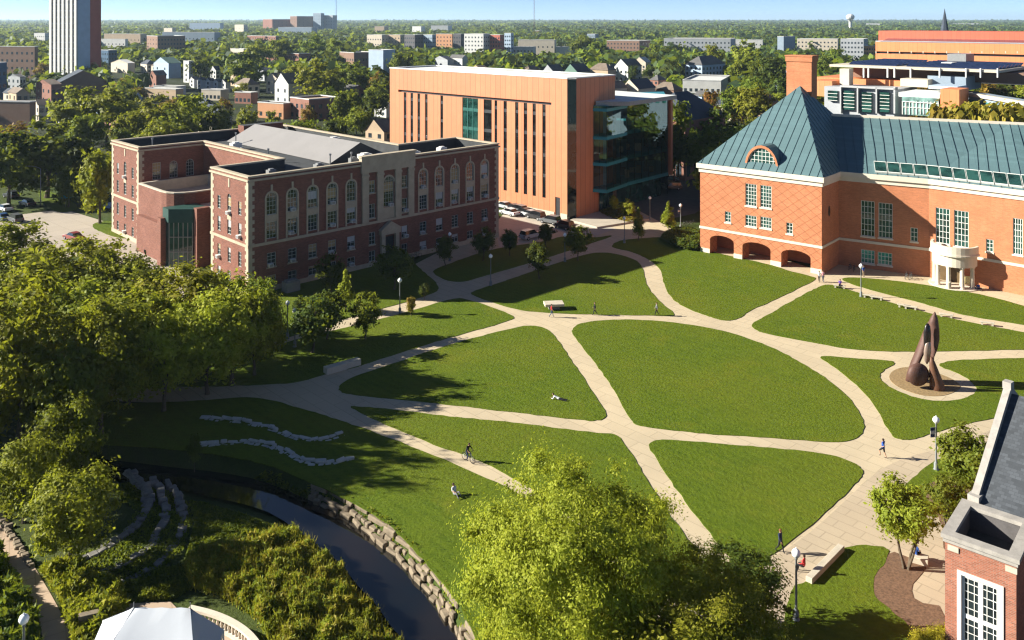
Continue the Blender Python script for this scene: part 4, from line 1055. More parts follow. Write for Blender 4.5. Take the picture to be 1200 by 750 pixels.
mb = MB(); ib = offset(poly, -3.2); mb.face([(ib[k].x, ib[k].y, z) for k, z in ((0, z0g), (1, z0g), (1, GT), (0, GT))]); mb.face([(ib[k].x, ib[k].y, z) for k, z in ((1, z0g), (2, z0g), (2, GT), (1, GT))]); mb.build('added_pale_wall', plain('added_wall_paint', (.55, .58, .58), .7), gt, weld=False)  # pale wall added behind the glass to make the inside look lighter
ip = offset(poly, -5)
mb = MB()
for k, q in enumerate(ip[:4]): mb.box((q.x, q.y, 0), (.7, .7, GT))
for z in (5.7, 11.1, 16.5):
    for k in range(9):
        p = g0.lerp(g3, random.random()) + Vector((random.uniform(-1, 1), random.uniform(2, 6), 0)); mb.box((p.x, p.y, z), (random.uniform(.5, 2), .6, random.uniform(.8, 2.2)), 0, random.randint(0, 2))
mb.build('interior', [M_WOOD, M_STONE, plain('tan_panel', (.4, .26, .12), .6)], gt, weld=False)
mb = MB(); mb.face([(p.x, p.y, z0g + .02) for p in ccw(offset(poly, -.3))]); mb.build('floor', M_DARK, gt)
r1, r2, r3 = G(697, 119, 23.3), G(737, 119, 23.3), G(793, 111.5, 23.3); r4 = G(698, 104.5, 23.3); r1 = Vector((r1.x + .2, r1.y, 0))
mb = MB(); mb.prism([r1, r2, r3, r4], GT + .02, 23.3, 1, 0, True, True); mb.build('roof', [M_ROOFW, M_GREYM], gt, weld=False)
mb = MB(); mb.prism(offset(poly, -1.6), 0, z0g); mb.build('ground_floor', M_GREENGL, gt, weld=False)
mb = MB(); e_ = G(784.5, 204.5, z0g); mb.box((e_.x + .2, e_.y, z0g), (.7, .9, GT - z0g), .7); mb.build('end_fin', M_COPPER, gt, weld=False)
mb = MB(); mb.prism([G(668, 259.5), G(695, 250), G(740, 247), (G(762, 258)), (G(700, 268))], 0, .34); st = mb.build('entry_terrace', M_CONC, gt, weld=False)

# ================================================================ brick library with the green copper roof
BR_LIB = brick('library_brick', (.50, .185, .085), None, .16, 0, .45, .15, .016)
BR_LIBD = brick('library_brick_diamond', (.50, .185, .085), None, .14, 1.9, .45, .15, .016)
M_COP = panel('green_copper', (.088, .150, .162), 30, .75, .02, .08, .5, .4, 0, .8)
M_LIBST = plain('library_stone', (.60, .52, .42), .8, .08, .8)
M_LWIN = plain('library_window_bars', (.62, .62, .58), .5, .05, 2)
M_LGL = glass('library_glass', (.014, .045, .038), .05, .6); M_TEALW = glass('teal_window', (.01, .20, .15), .08, .5)
K = G(963, 322); fl = Vector((-.76, .65, 0)).normalized()
FLN = (G(820.5, 190.6, 15.4) - K); FLN.z = 0; FL = FLN.length; fl = FLN.normalized()
bk_ = Vector((-fl.y, fl.x, 0)) * -1        # away from the viewer
if bk_.y < 0: bk_ = -bk_
S_ = lambda u, v, z=0: K + fl * u + bk_ * v + Vector((0, 0, z))
lib = thing('brick_library', 'orange brick library with green copper pyramid roof and brick chimney', 'library', K)
PD = 29.0; ZC = 14.6
w0 = S_(0, 7.4)
PL = [w0, Vector((65, 135.7, 0)), Vector((74.4, 126.5, 0)), Vector((84, 115.5, 0)), Vector((96, 101, 0))]
mb = MB(); pv_ops = []; LW = []
p0, p1 = S_(FL, 0), S_(0, 0)
def lop(x0, x1, yt, yb, n, a=p0, b=p1, **kw):
    u0, u1 = onwall(a, b, x0), onwall(a, b, x1); xm = (x0 + x1) / 2
    zt, zb = onwall(a, b, xm, yt)[1], onwall(a, b, xm, yb)[1]
    return dict(u0=u0, u1=u1, z0=zb, z1=zt, n=n, **kw)
pv_ops = [lop(873.5, 886.5, 215.5, 241.5, (4, 6)), lop(891, 904, 217.5, 243.5, (4, 6)), lop(873.5, 886.5, 252.5, 265.5, (4, 3)), lop(891, 904, 254.5, 267.5, (4, 3)), lop(849.5, 856.5, 248, 260.5, (2, 3)), lop(921.5, 929, 261, 274, (2, 3))]
arch_ops = []
for x0, x1, yt in ((832, 860, 276.5), (870, 903, 284.5), (915.5, 950, 293.5)):
    o = lop(x0, x1, yt, 310, None); o['z0'] = 0.0; o['arch'] = .9; o['reveal'] = 2.6; arch_ops.append(o)
P, ang = wallface(mb, p0, p1, 0, ZC, pv_ops + arch_ops, .3, 1)
for o in pv_ops: LW.append((P, ang, o, M_LGL))
LIBP = P
o_ = []
Pn, an = wallface(mb, S_(0, 0), S_(0, 7.4), 0, ZC, o_, .3, 0)
segs = list(zip(PL, PL[1:])); xs_ = {0: [(1009, 1025, 235.5, 277, (4, 6)), (1029.5, 1046, 238, 279, (4, 6)), (1067, 1075.5, 267, 283, (2, 3), 0), (1009, 1025, 293, 308.5, (4, 3), 1), (1028.5, 1045.5, 296, 310.5, (4, 3), 1)],
      1: [(1096.5, 1113, 244, 285.5, (4, 6)), (1118, 1135, 247, 289.5, (4, 6)), (1155.5, 1164, 280.5, 295, (2, 3)), (1184, 1201, 319, 333, (4, 3), 1), (1187, 1198.5, 256, 298.5, (4, 6))]}
for i, (a, b) in enumerate(segs):
    ops = []
    for t in xs_.get(i, []):
        o = lop(*t[:5], a=a, b=b)
        if o['u1'] < (b - a).length - .1 and o['u0'] > .1: ops.append(o); o['gl'] = M_TEALW if len(t) > 5 and t[5] == 1 else M_LGL
    P, ang = wallface(mb, a, b, 0, ZC, ops, .3, 0)
    LW += [(P, ang, o, o['gl']) for o in ops]
    if i == 1: PORT_P = P
bkw = [PL[-1] + Vector((18, 14, 0)), S_(0, PD) + Vector((8, 4, 0)), S_(0, PD), S_(FL, PD), S_(FL, 0)]
for a, b in zip([PL[-1]] + bkw, bkw): wallface(mb, a, b, 0, ZC, (), .3, 0)
mb.build('wall', [BR_LIB, BR_LIBD], lib)
def lib_sill(f, o):
    mb = MB(); w_ = o['u1'] - o['u0']; mb.box((w_ / 2, -.02, -.25), (w_ + .24, .16, .247)); mb.build('sill', M_LIBST, f, local=True, weld=False)
for P, ang, o, g in LW: put_window(lib, P, ang, o, o['n'][0], o['n'][1], M_LWIN, g, .09, .07, extra=lib_sill)
# arcade behind the arches
ab = MB(); ab.hexa([S_(FL - .5, 5, 0), S_(.5, 5, 0), S_(.5, 5.2, 0), S_(FL - .5, 5.2, 0), S_(FL - .5, 5, 4), S_(.5, 5, 4), S_(.5, 5.2, 4), S_(FL - .5, 5.2, 4)])
ab.face([S_(FL - .3, .4, 4), S_(FL - .3, 5, 4), S_(.3, 5, 4), S_(.3, .4, 4)]); ab.build('arcade_wall', BR_LIB, lib, weld=False)
foot_l = [S_(FL, 0), S_(0, 0), w0] + PL[1:] + bkw[:-1]
sb = MB(); ring(sb, foot_l, .12, 0, 4.1, 4.5); sb.build('belt_course', M_LIBST, lib, weld=False)
sb = MB(); ring(sb, foot_l, .18, .2, ZC - .75, ZC - .05); ring(sb, foot_l, .5, .1, ZC - .04, ZC + .75); sb.build('cornice', M_LIBST, lib, weld=False)
sb = MB()
prev = 0
for o in arch_ops + [dict(u0=FL)]:
    box_on(sb, LIBP, 0, prev + (.0 if prev else .1), o['u0'], -.05, .8, -.1, .02); prev = o.get('u1', 0)
sb.build('plinth', M_LIBST, lib, weld=False)
# pyramid roof with standing seams
ZE = ZC + .75
e4 = [S_(FL + .35, -.35, ZE), S_(-.35, -.35, ZE), S_(-.35, PD, ZE), S_(FL + .35, PD, ZE)]
ap = V(937.5, 100.5, 154.5)
def seam_face(mb, a, b, c, d, step, wd=.05, hh=.08):
    """ribs on a sloping face: a->b along the eave, d->c along the top"""
    n = (b - a).cross(d - a if (d - a).length > .1 else c - a).normalized()
    if n.z < 0: n = -n
    L = (b - a).length; t = (b - a).normalized(); up = n.cross(t)
    if up.z < 0: up = -up
    k = step / 2
    poly = [a, b, c, d]
    while k < L:
        s = a + t * k; best = 0
        for i in range(4):
            p, q = poly[i], poly[(i + 1) % 4]
            if (q - p).length < .05: continue
            p2, q2 = Vector(((p - a).dot(t) - k, (p - a).dot(up))), Vector(((q - a).dot(t) - k, (q - a).dot(up)))
            if (p2.x > 0) != (q2.x > 0): best = max(best, p2.y + (q2.y - p2.y) * (-p2.x) / (q2.x - p2.x))
        if best > .4:
            e = s + up * best; w_ = t * wd / 2; h_ = n * hh
            mb.hexa([s - w_, s + w_, e + w_, e - w_, s - w_ + h_, s + w_ + h_, e + w_ + h_, e - w_ + h_], 0)
        k += step
mb = MB()
for i in range(4): mb.face([e4[i], e4[(i + 1) % 4], ap])
pr = mb.build('pyramid_roof', M_COP, lib, weld=False)
mb = MB()
for i in (0, 1): seam_face(mb, e4[i], e4[(i + 1) % 4], ap, ap, 1.35)
mb.build('roof_seam', plain('copper_seam', (.06, .108, .125), .5, .15), pr, weld=False)
# long roof
R0, R1 = V(968, 135.5, 155.6), V(1200, 146.4, 141.6); rd = (R1 - R0).normalized(); R0 = R0 - rd * 6; R2 = R1 + rd * 16
ev = [Vector((p.x, p.y, ZE)) for p in (w0, PL[1], PL[2], PL[3], PL[4])]
nrm = Vector((-.54, -.84, 0)) * .35
ev = [p + nrm for p in ev]
rg = [R0 + rd * 7, R0 + rd * 21, R0 + rd * 34.5, R0 + rd * 46, R2]
mb = MB(); sm_ = MB()
for i in range(4):
    mb.face([ev[i], ev[i + 1], rg[i + 1], rg[i]])
mb.face([ev[0], rg[0], R0, ev[0] + Vector((-1, 3, 0))])
bo = Vector((9, 14, -(R0.z - ZE)))
for i in range(4): mb.face([rg[i], rg[i + 1], rg[i + 1] + bo, rg[i] + bo])
lr_ = mb.build('long_roof', M_COP, lib, weld=False)
sm2 = MB()
for i in range(4):
    n = max(2, int((ev[i + 1] - ev[i]).length / 1.35)); nn = (ev[i + 1] - ev[i]).cross(rg[i] - ev[i]).normalized()
    if nn.z < 0: nn = -nn
    for k in range(n):
        s, e = ev[i].lerp(ev[i + 1], k / n), rg[i].lerp(rg[i + 1], k / n); t = (ev[i + 1] - ev[i]).normalized() * .025
        sm2.hexa([s - t, s + t, e + t, e - t, s - t + nn * .08, s + t + nn * .08, e + t + nn * .08, e - t + nn * .08])
sm2.build('roof_seam', MATS['copper_seam'], lr_, weld=False)
mb = MB()
for a, b in zip(rg, rg[1:]): mb.beam(a + Vector((0, .3, -.1)), b + Vector((0, .3, -.1)), .7, .45)
mb.build('ridge_cap', M_LIBST, lib, weld=False)
# row of roof lights above the eave
def onroof(i, fu, fv, h):
    a, b, c, d = ev[i], ev[i + 1], rg[i + 1], rg[i]; lo, hi = a.lerp(b, fu), d.lerp(c, fu); nn = (b - a).cross(d - a).normalized()
    if nn.z < 0: nn = -nn
    return lo.lerp(hi, fv) + nn * h
for i, f0, n in ((0, .42, 4), (1, 0, 7), (2, 0, 8)):
    for k in range(n):
        a, b = f0 + (1 - f0) * (k + .03) / n, f0 + (1 - f0) * (k + .97) / n
        mb = MB(); mb.hexa([onroof(i, a, .025, .02), onroof(i, b, .025, .02), onroof(i, b, .2, .02), onroof(i, a, .2, .02), onroof(i, a, .025, .35), onroof(i, b, .025, .35), onroof(i, b, .2, .3), onroof(i, a, .2, .3)]); f = mb.build('roof_light', M_LWIN, lib, weld=False)
        mb = MB(); q = .06 * (b - a) / (1 / n); mb.face([onroof(i, a + .004, .035, .36), onroof(i, b - .004, .035, .36), onroof(i, b - .004, .19, .31), onroof(i, a + .004, .19, .31)]); mb.build('pane', M_LGL, f, weld=False)
# arched dormer
dm = MB(); ud0, ud1 = onwall(p0, p1, 871.5), onwall(p0, p1, 909.5); uc = (ud0 + ud1) / 2; rr = (ud1 - ud0) / 2; n = 14; dd = .9; hz = 3.7
arc = lambda t, r, d, h=hz: LIBP(uc - r * math.cos(t), ZE + .15 + h * r / rr * math.sin(t), d)
for k in range(n):
    t0, t1 = math.pi * k / n, math.pi * (k + 1) / n
    dm.face([arc(t0, rr + .1, dd - .3), arc(t1, rr + .1, dd - .3), arc(t1, rr + .1, dd + 7), arc(t0, rr + .1, dd + 7)])
    dm.face([arc(t0, rr - .24, dd - .301), arc(t1, rr - .24, dd - .301), arc(t1, rr + .1, dd - .3), arc(t0, rr + .1, dd - .3)], 1)
    dm.face([arc(t0, rr - .24, dd - .3), arc(t0, rr - .24, dd + .2), arc(t1, rr - .24, dd + .2), arc(t1, rr - .24, dd - .3)], 1)
dmo = dm.build('arched_dormer', [M_COP, BR_LIB], lib, weld=False)
o = dict(u0=uc - rr + .24, u1=uc + rr - .24, z0=ZE + .1, z1=ZE + .15 + hz * (rr - .24) / rr, arch=hz * (rr - .24) / rr - .02)
f = put_window(lib, lambda u, z: LIBP(u, z, dd - .12), math.atan2(-fl.y, -fl.x), o, 8, 5, M_LWIN, M_LGL, .1, .08)
# chimney
cb = MB(); ce = math.atan2(fl.y, fl.x); cc = V(939.5, 150, 157.0); zt = V(940, 66, 157).z
cb.box((cc.x, cc.y, 18), (4.6, 2.6, zt - 18 - .9), ce); cb.box((cc.x, cc.y, zt - .9), (4.9, 2.9, .9), ce)
ch = cb.build('chimney', BR_LIB, lib, weld=False)
cb = MB(); cb.box((cc.x, cc.y, zt + .003), (5.1, 3.1, .22), ce); cb.box((cc.x, cc.y, zt - 2.7), (4.68, 2.68, .35), ce); cb.build('chimney_band', BR_LIB, ch, weld=False)
# oval window on the short shaded return
ob = MB(); n = 14
ring_ = [Pn(3.1 + .42 * math.cos(2 * math.pi * k / n), 9.5 + .85 * math.sin(2 * math.pi * k / n), -.05) for k in range(n)]
ob.face(ring_); ob.build('oval_window', M_LGL, lib)
# round portico
pc = G(1114.5, 336); rp = 3.1
po = MB(); wv = PL[2] - PL[1]; wn_ = Vector((-wv.y, wv.x, 0)).normalized()
a0 = math.atan2(-wn_.y, -wn_.x); pc = pc + wn_ * 1.6
def half(mb, r0, r1, z0, z1, n=18, span=math.pi * .53):
    for k in range(n):
        t0, t1 = a0 - span + 2 * span * k / n, a0 - span + 2 * span * (k + 1) / n
        q = lambda t, r, z: Vector((pc.x + r * math.cos(t), pc.y + r * math.sin(t), z))
        mb.hexa([q(t0, r1, z0), q(t1, r1, z0), q(t1, r0, z0), q(t0, r0, z0), q(t0, r1, z1), q(t1, r1, z1), q(t1, r0, z1), q(t0, r0, z1)])
half(po, rp - .75, rp, 3.3, 4.9); half(po, rp - .5, rp + .35, 4.9, 5.15); half(po, rp - .15, rp + .2, 5.15, 6.3); half(po, .01, rp - .3, 4.6, 4.75)
po.build('portico', M_LIBST, lib, weld=False)
for k in range(5):
    t = a0 - 1.35 + 2.7 * k / 4; cb = MB(); cb.lathe((pc.x + (rp - .38) * math.cos(t), pc.y + (rp - .38) * math.sin(t), 0), [(.42, 0), (.42, .25), (.33, .3), (.29, 3.1), (.4, 3.15), (.4, 3.3)], 10); cb.build('column', M_LIBST, lib, weld=False)
cb = MB(); u_ = onwall(PL[1], PL[2], 1113); box_on(cb, PORT_P, 0, u_ - 1.6, u_ + 1.6, 0, 3.1, -.06, .05); dr = cb.build('door', plain('bronze_door', (.12, .08, .04), .4), lib, weld=False)
cb = MB(); half(cb, .01, rp + .5, -.05, .14); cb.build('steps', M_LIBST, lib, weld=False)

# ================================================================ slate roofed brick building at the right edge
BR_TOW = brick('tower_brick', (.36, .125, .075), (.32, .23, .18), .3, 0, .30, .10, .014)
M_SLATE = panel('slate_roof', (.062, .068, .078), .35, .22, .012, .3, .6, .35, 0, .7, .5)
tz = 9.2
ta, tb = G(1107.5, 624, tz), G(1198, 656, tz); tt = (tb - ta); tt.z = 0; tl = tt.length; tt.normalize(); tn = Vector((-tt.y, tt.x, 0))
T = lambda u, v, z=0: Vector((ta.x, ta.y, 0)) + tt * u + tn * v + Vector((0, 0, z))
tw = thing('brick_tower_house', 'red brick building with tall white sash window and slate roof at the right edge', 'building', T(0, 0))
TL = tl - .3; TD = 4.6
mb = MB(); uw0, zw1 = onwall(T(0, 0), T(TL, 0), 1124, 670); uw1 = onwall(T(0, 0), T(TL, 0), 1173.5)
o = dict(u0=uw0 + .12, u1=uw1 - .1, z0=2.2, z1=zw1 - .1, n=(8, 12))
P, ang = wallface(mb, T(0, 0), T(TL, 0), 0, tz - .25, [o], .2)
wallface(mb, T(TL, 0), T(TL, TD), 0, tz - .25); wallface(mb, T(0, TD), T(0, 0), 0, tz - .25); wallface(mb, T(TL, TD), T(0, TD), 0, tz - .25)
tf = [T(0, 0), T(TL, 0), T(TL, TD), T(0, TD)]
inn = offset(tf, -.38)
for i in range(4):
    a, b = inn[i], inn[(i + 1) % 4]; mb.face([(b.x, b.y, tz - 1.6), (a.x, a.y, tz - 1.6), (a.x, a.y, tz - .25), (b.x, b.y, tz - .25)], 1)  # inside of the parapet coloured dark to carry its shade
mb.build('wall', [BR_TOW, plain('parapet_inside_shade', (.11, .10, .10), .9, .2, 1)], tw)
rb = MB(); flat(rb, offset(tf, -.36), tz - 1.5); rb.build('roof', M_TAR_SHADE, tw)
M_TCOP = plain('shade_grey_coping', (.33, .30, .27), .85, .2, 2); rb = MB(); ring(rb, tf, .2, .45, tz - .25, tz); ring(rb, tf, .1, 0, tz - .5, tz - .3); rb.build('coping', M_TCOP, tw, weld=False)  # greyed stone: the gable coping's shade is put into this colour
f = put_window(tw, P, ang, o, 2, 2, M_WHITE, M_GLASS, .16, .26)
fb = MB(); ww, wh = o['u1'] - o['u0'], o['z1'] - o['z0']
for i in range(1, 6):
    if i != 3: fb.box((ww * i / 6, .125, .1), (.035, .03, wh - .2))
for j in range(1, 10):
    if j != 5: fb.box((ww / 2, .128, wh * j / 10), (ww - .2, .03, .035))
fb.build('glazing_bar', M_WHITE, f, local=True, weld=False)
fb = MB(); box_on(fb, P, 0, o['u0'] - .22, o['u0'], o['z0'], o['z1'] + .2, -.07, .03); box_on(fb, P, 0, o['u1'], o['u1'] + .22, o['z0'], o['z1'] + .2, -.07, .03); box_on(fb, P, 0, o['u0'], o['u1'], o['z1'], o['z1'] + .2, -.07, .03)
fb.build('window_surround', M_WHITE, tw, weld=False)
for u in (.0, TL - .7): fb = MB(); box_on(fb, P, 0, u + .15, u + .75, tz - .95, tz - .63, -.06, .02); fb.build('stone_block', M_STONE, tw, weld=False)
# the slate wing behind
zl, zh = 9.0, 14.0
c0_, c1_ = G(1143, 588, zl), G(1181.5, 460, zh)
hr = Vector((.72, -.69, 0))
c0f = Vector((c0_.x, c0_.y, 0)); c1f = Vector((c1_.x, c1_.y, 0)); c2f = c1f + (c1f - c0f)
mb = MB()
mb.face([c0f, c0f + Vector((0, 0, zl)), c1f + Vector((0, 0, zh)), c2f + Vector((0, 0, zl)), c2f][::-1])
mb.face([c0f, c0f + hr * 14, c0f + hr * 14 + Vector((0, 0, zl - .1)), c0f + Vector((0, 0, zl - .1))])
mb.build('gable_wall', BR_TOW, tw, weld=False)
mb = MB(); o1 = Vector((0, 0, zl)) - tn * .3; mb.face([c0f + o1, c0f + o1 + hr * 14, c1f + hr * 14 + Vector((0, 0, zh)), c1f + Vector((0, 0, zh))]); mb.face([c1f + Vector((0, 0, zh)), c1f + hr * 14 + Vector((0, 0, zh)), c2f + hr * 14 + Vector((0, 0, zl)), c2f + Vector((0, 0, zl))])
mb.build('slate_roof', M_SLATE, tw, weld=False)
mb = MB()
for a, b, za, zb in ((c0f, c1f, zl, zh), (c1f, c2f, zh, zl)):
    A_, B_ = a + Vector((0, 0, za)), b + Vector((0, 0, zb)); t_ = hr * .22
    mb.hexa([A_ - t_, A_ + t_, B_ + t_, B_ - t_, A_ - t_ + Vector((0, 0, .55)), A_ + t_ + Vector((0, 0, .55)), B_ + t_ + Vector((0, 0, .55)), B_ - t_ + Vector((0, 0, .55))])
mb.box((c0f.x, c0f.y, zl - .6), (.7, .7, 1.1), .7); mb.box((c1f.x, c1f.y, zh + .3), (.55, .55, .5), .7)
mb.build('gable_coping', M_TCOP, tw, weld=False)
mb = MB(); mb.beam(c0f - tn * .55 + Vector((0, 0, zl - .45)), c0f - tn * .55 + hr * 6 + Vector((0, 0, zl - .45)), .35, .35); mb.build('gutter', M_WHITE, tw, weld=False)
# ================================================================ the town beyond
SHIELD = []          # parts of the picture that nearer planting must leave free: (x0, x1, y top, y base, distance)
M_FW = glass('far_glass', (.03, .04, .05), .15, .5)
def mt(name, col, var=.1): return plain('far_' + name, col, .85, var, .35)
FM = {'brick': brick('far_brick', (.26, .115, .08), None, .15), 'red': mt('red', (.36, .10, .07)), 'dark': mt('dark', (.09, .085, .09)), 'white': mt('white', (.54, .53, .51)), 'cream': mt('cream', (.52, .45, .36)),
      'tan': mt('tan', (.42, .31, .21)), 'grey': mt('grey', (.33, .34, .36)), 'blue': mt('blue', (.34, .42, .52)), 'orange': mt('orange', (.46, .23, .12)), 'brown': mt('brown', (.20, .12, .085)), 'steel': mt('steel', (.22, .27, .33)), 'navy': mt('navy', (.04, .09, .16)),
      'shingle': mt('shingle', (.10, .095, .095), .25), 'shinglebrown': mt('shinglebrown', (.17, .13, .10), .25), 'slate': mt('slate', (.045, .055, .075), .2), 'lightroof': mt('lightroof', (.55, .54, .52)), 'green': mt('green', (.12, .2, .16))}
_win = {}
def win_mesh(w, h):
    k = (round(w, 1), round(h, 1))
    if k not in _win:
        mb = MB(); mb.hexa([Vector(p) for p in ((0, -.04, 0), (w, -.04, 0), (w, .05, 0), (0, .05, 0), (0, -.04, h), (w, -.04, h), (w, .05, h), (0, .05, h))])
        o = mb.build('window', M_FW, weld=False); _win[k] = o.data; bpy.data.objects.remove(o)
    return _win[k]
def block(label, x0, x1, yt, yb, col, rot=38, depth=16, rows=0, cols=0, cols2=0, roof='flat', rcol='lightroof', cat='building', name='town_building', ww=1.5, wh=1.7, yb_hidden=None, side=None, split=None, parts=(), group=None, shield=True, zb=0, ov=.4):
    """building whose picture extent is x0..x1, yt..yb; its two visible faces meet at share `split` of the width"""
    d = HC * F / (yb - HY); sc = d / F
    H = HC - (yt - HY) * sc
    th = math.radians(rot)
    Wd = (x1 - x0) * sc
    split = split if split is not None else .7
    wa = Wd * split / math.cos(th); wb = max(3.0, Wd * (1 - split) / max(.2, math.sin(th)))
    xc = x0 + (x1 - x0) * split; c = Vector(((xc - 600) * sc, d, 0))
    l = Vector((-math.cos(th), math.sin(th), 0)); r = Vector((math.sin(th), math.cos(th), 0))
    def reach(v, x):
        k = (x - 600) / F; den = v.x - k * v.y; q = (k * c.y - c.x) / den if abs(den) > 1e-3 else -1
        return q
    qa, qb = reach(l, x0), reach(r, x1)
    wa = qa if 1 < qa < wa * 2.5 else wa
    if 1 < qb < 60: wb = max(qb, 3.0)
    p = [c, c + r * wb, c + r * wb + l * wa, c + l * wa]
    t = thing(name, label, cat, c, group)
    mb = MB(); mb.prism(p, -.2, H, 0, 0, cap=False); mb.build('wall', FM[col], t, weld=False)
    rb = MB()
    if roof == 'flat':
        flat(rb, offset(p, -.2), H - .5); rb.build('roof', FM[rcol], t, weld=False)
        rb = MB(); ring(rb, p, .12, .4, H - .02, H + .35); rb.build('parapet', FM['lightroof' if col != 'dark' else 'grey'], t, weld=False)
    else:
        rh = min(wa, wb) * .42; q = [x + Vector((0, 0, H)) for x in p]
        o_ = [Vector((x.x, x.y, H - ov * .5)) for x in offset(p, ov)]; o_ = sorted(o_, key=lambda v: min(range(4), key=lambda i: (Vector((v.x, v.y, 0)) - p[i]).length))
        if roof == 'hip':
            k = .5 * min(wa, wb); m0, m1 = (p[0] + p[1]) / 2 + l * k * .95, (p[2] + p[3]) / 2 - l * k * .95
            if wb > wa: m0, m1 = (p[0] + p[3]) / 2 + r * k * .95, (p[1] + p[2]) / 2 - r * k * .95
        elif roof == 'gable_right': m0, m1 = (p[0] + p[1]) / 2 - l * ov, (p[2] + p[3]) / 2 + l * ov
        else: m0, m1 = (p[0] + p[3]) / 2 - r * ov, (p[1] + p[2]) / 2 + r * ov
        m0, m1 = m0 + Vector((0, 0, H + rh)), m1 + Vector((0, 0, H + rh))
        if (roof == 'hip' and wb <= wa) or roof == 'gable_right':
            rb.face([o_[0], m0, m1, o_[3]]); rb.face([o_[1], o_[2], m1, m0])
            tri = ([o_[0], o_[1], m0], [o_[2], o_[3], m1]); g = ([q[0], q[1], m0], [q[2], q[3], m1])
        else:
            rb.face([o_[0], o_[1], m1, m0]); rb.face([o_[2], o_[3], m0, m1])
            tri = ([o_[3], o_[0], m0], [o_[1], o_[2], m1]); g = ([q[3], q[0], m0], [q[1], q[2], m1])
        if roof == 'hip':
            for f in tri: rb.face(f)
        else:
            gb = MB()
            for f in g: gb.face(f)
            gb.build('gable', FM[col], t, weld=False)
        rb.build('roof', FM[rcol], t, weld=False)
    if rows:
        for a, b, n in ((p[3], p[0], cols), (p[0], p[1], cols2)):
            if not n: continue
            L = (b - a).length; tt = (b - a).normalized(); w_ = min(ww, L / n * .62); fh = (H - 1.0) / rows
            h_ = min(wh, fh * .6); wm = win_mesh(w_, h_)
            for i in range(rows):
                for k in range(n):
                    o = link('window', wm, t); o.location = a + tt * (L * (k + .5) / n - w_ / 2) + Vector((0, 0, .9 + fh * i)) - c; o.rotation_euler = (0, 0, math.atan2(tt.y, tt.x))
    if shield: SHIELD.append((x0 - 1, x1 + 1, yt, min(yb, yt + (yb - yt) * .8) if yb_hidden is None else yb_hidden, d))
    return t, p, H
# tall striped tower at the left
t, p, H = block('tall white striped tower with blue grey and red end walls', 59, 118, -85, 107, 'steel', 30, 20, split=.545, cat='tower', name='tower_block', yb_hidden=72)
a, b = p[3], p[0]; L = (b - a).length; tt = (b - a).normalized(); nn = Vector((tt.y, -tt.x, 0))
for k in range(7):
    mb = MB(); s = a + tt * (L * k / 6.6); mb.beam(s + nn * .35, s + tt * (L * .08) + nn * .35, .8, H - .1); mb.build('white_rib', FM['white'], t, weld=False)
for k in range(6):
    mb = MB(); s = a + tt * (L * (k + .55) / 6.6); e = s + tt * (L * .068)
    mb.beam(s + nn * .1, e + nn * .1, .2, H - .3); wi = mb.build('window_strip', M_FW, t, weld=False)
    mb = MB()
    for z in np.arange(2, H - 2, 3.6): mb.beam(s + nn * .22 + Vector((0, 0, z)), e + nn * .22 + Vector((0, 0, z)), .08, .7)
    mb.build('spandrel', FM['steel'], wi, weld=False)
a, b = p[0], p[1]; mb = MB(); q = Vector((b - a)).normalized(); on = Vector((q.y, -q.x, 0)) * .15
mb.beam(a.lerp(b, .52) + on, b + on, .5, H + .3); mb.build('red_end_wall', FM['red'], t, weld=False)
mb = MB(); mb.beam(a + on, a.lerp(b, .515) + on, .5, H + .2); mb.build('blue_end_wall', FM['blue'], t, weld=False)

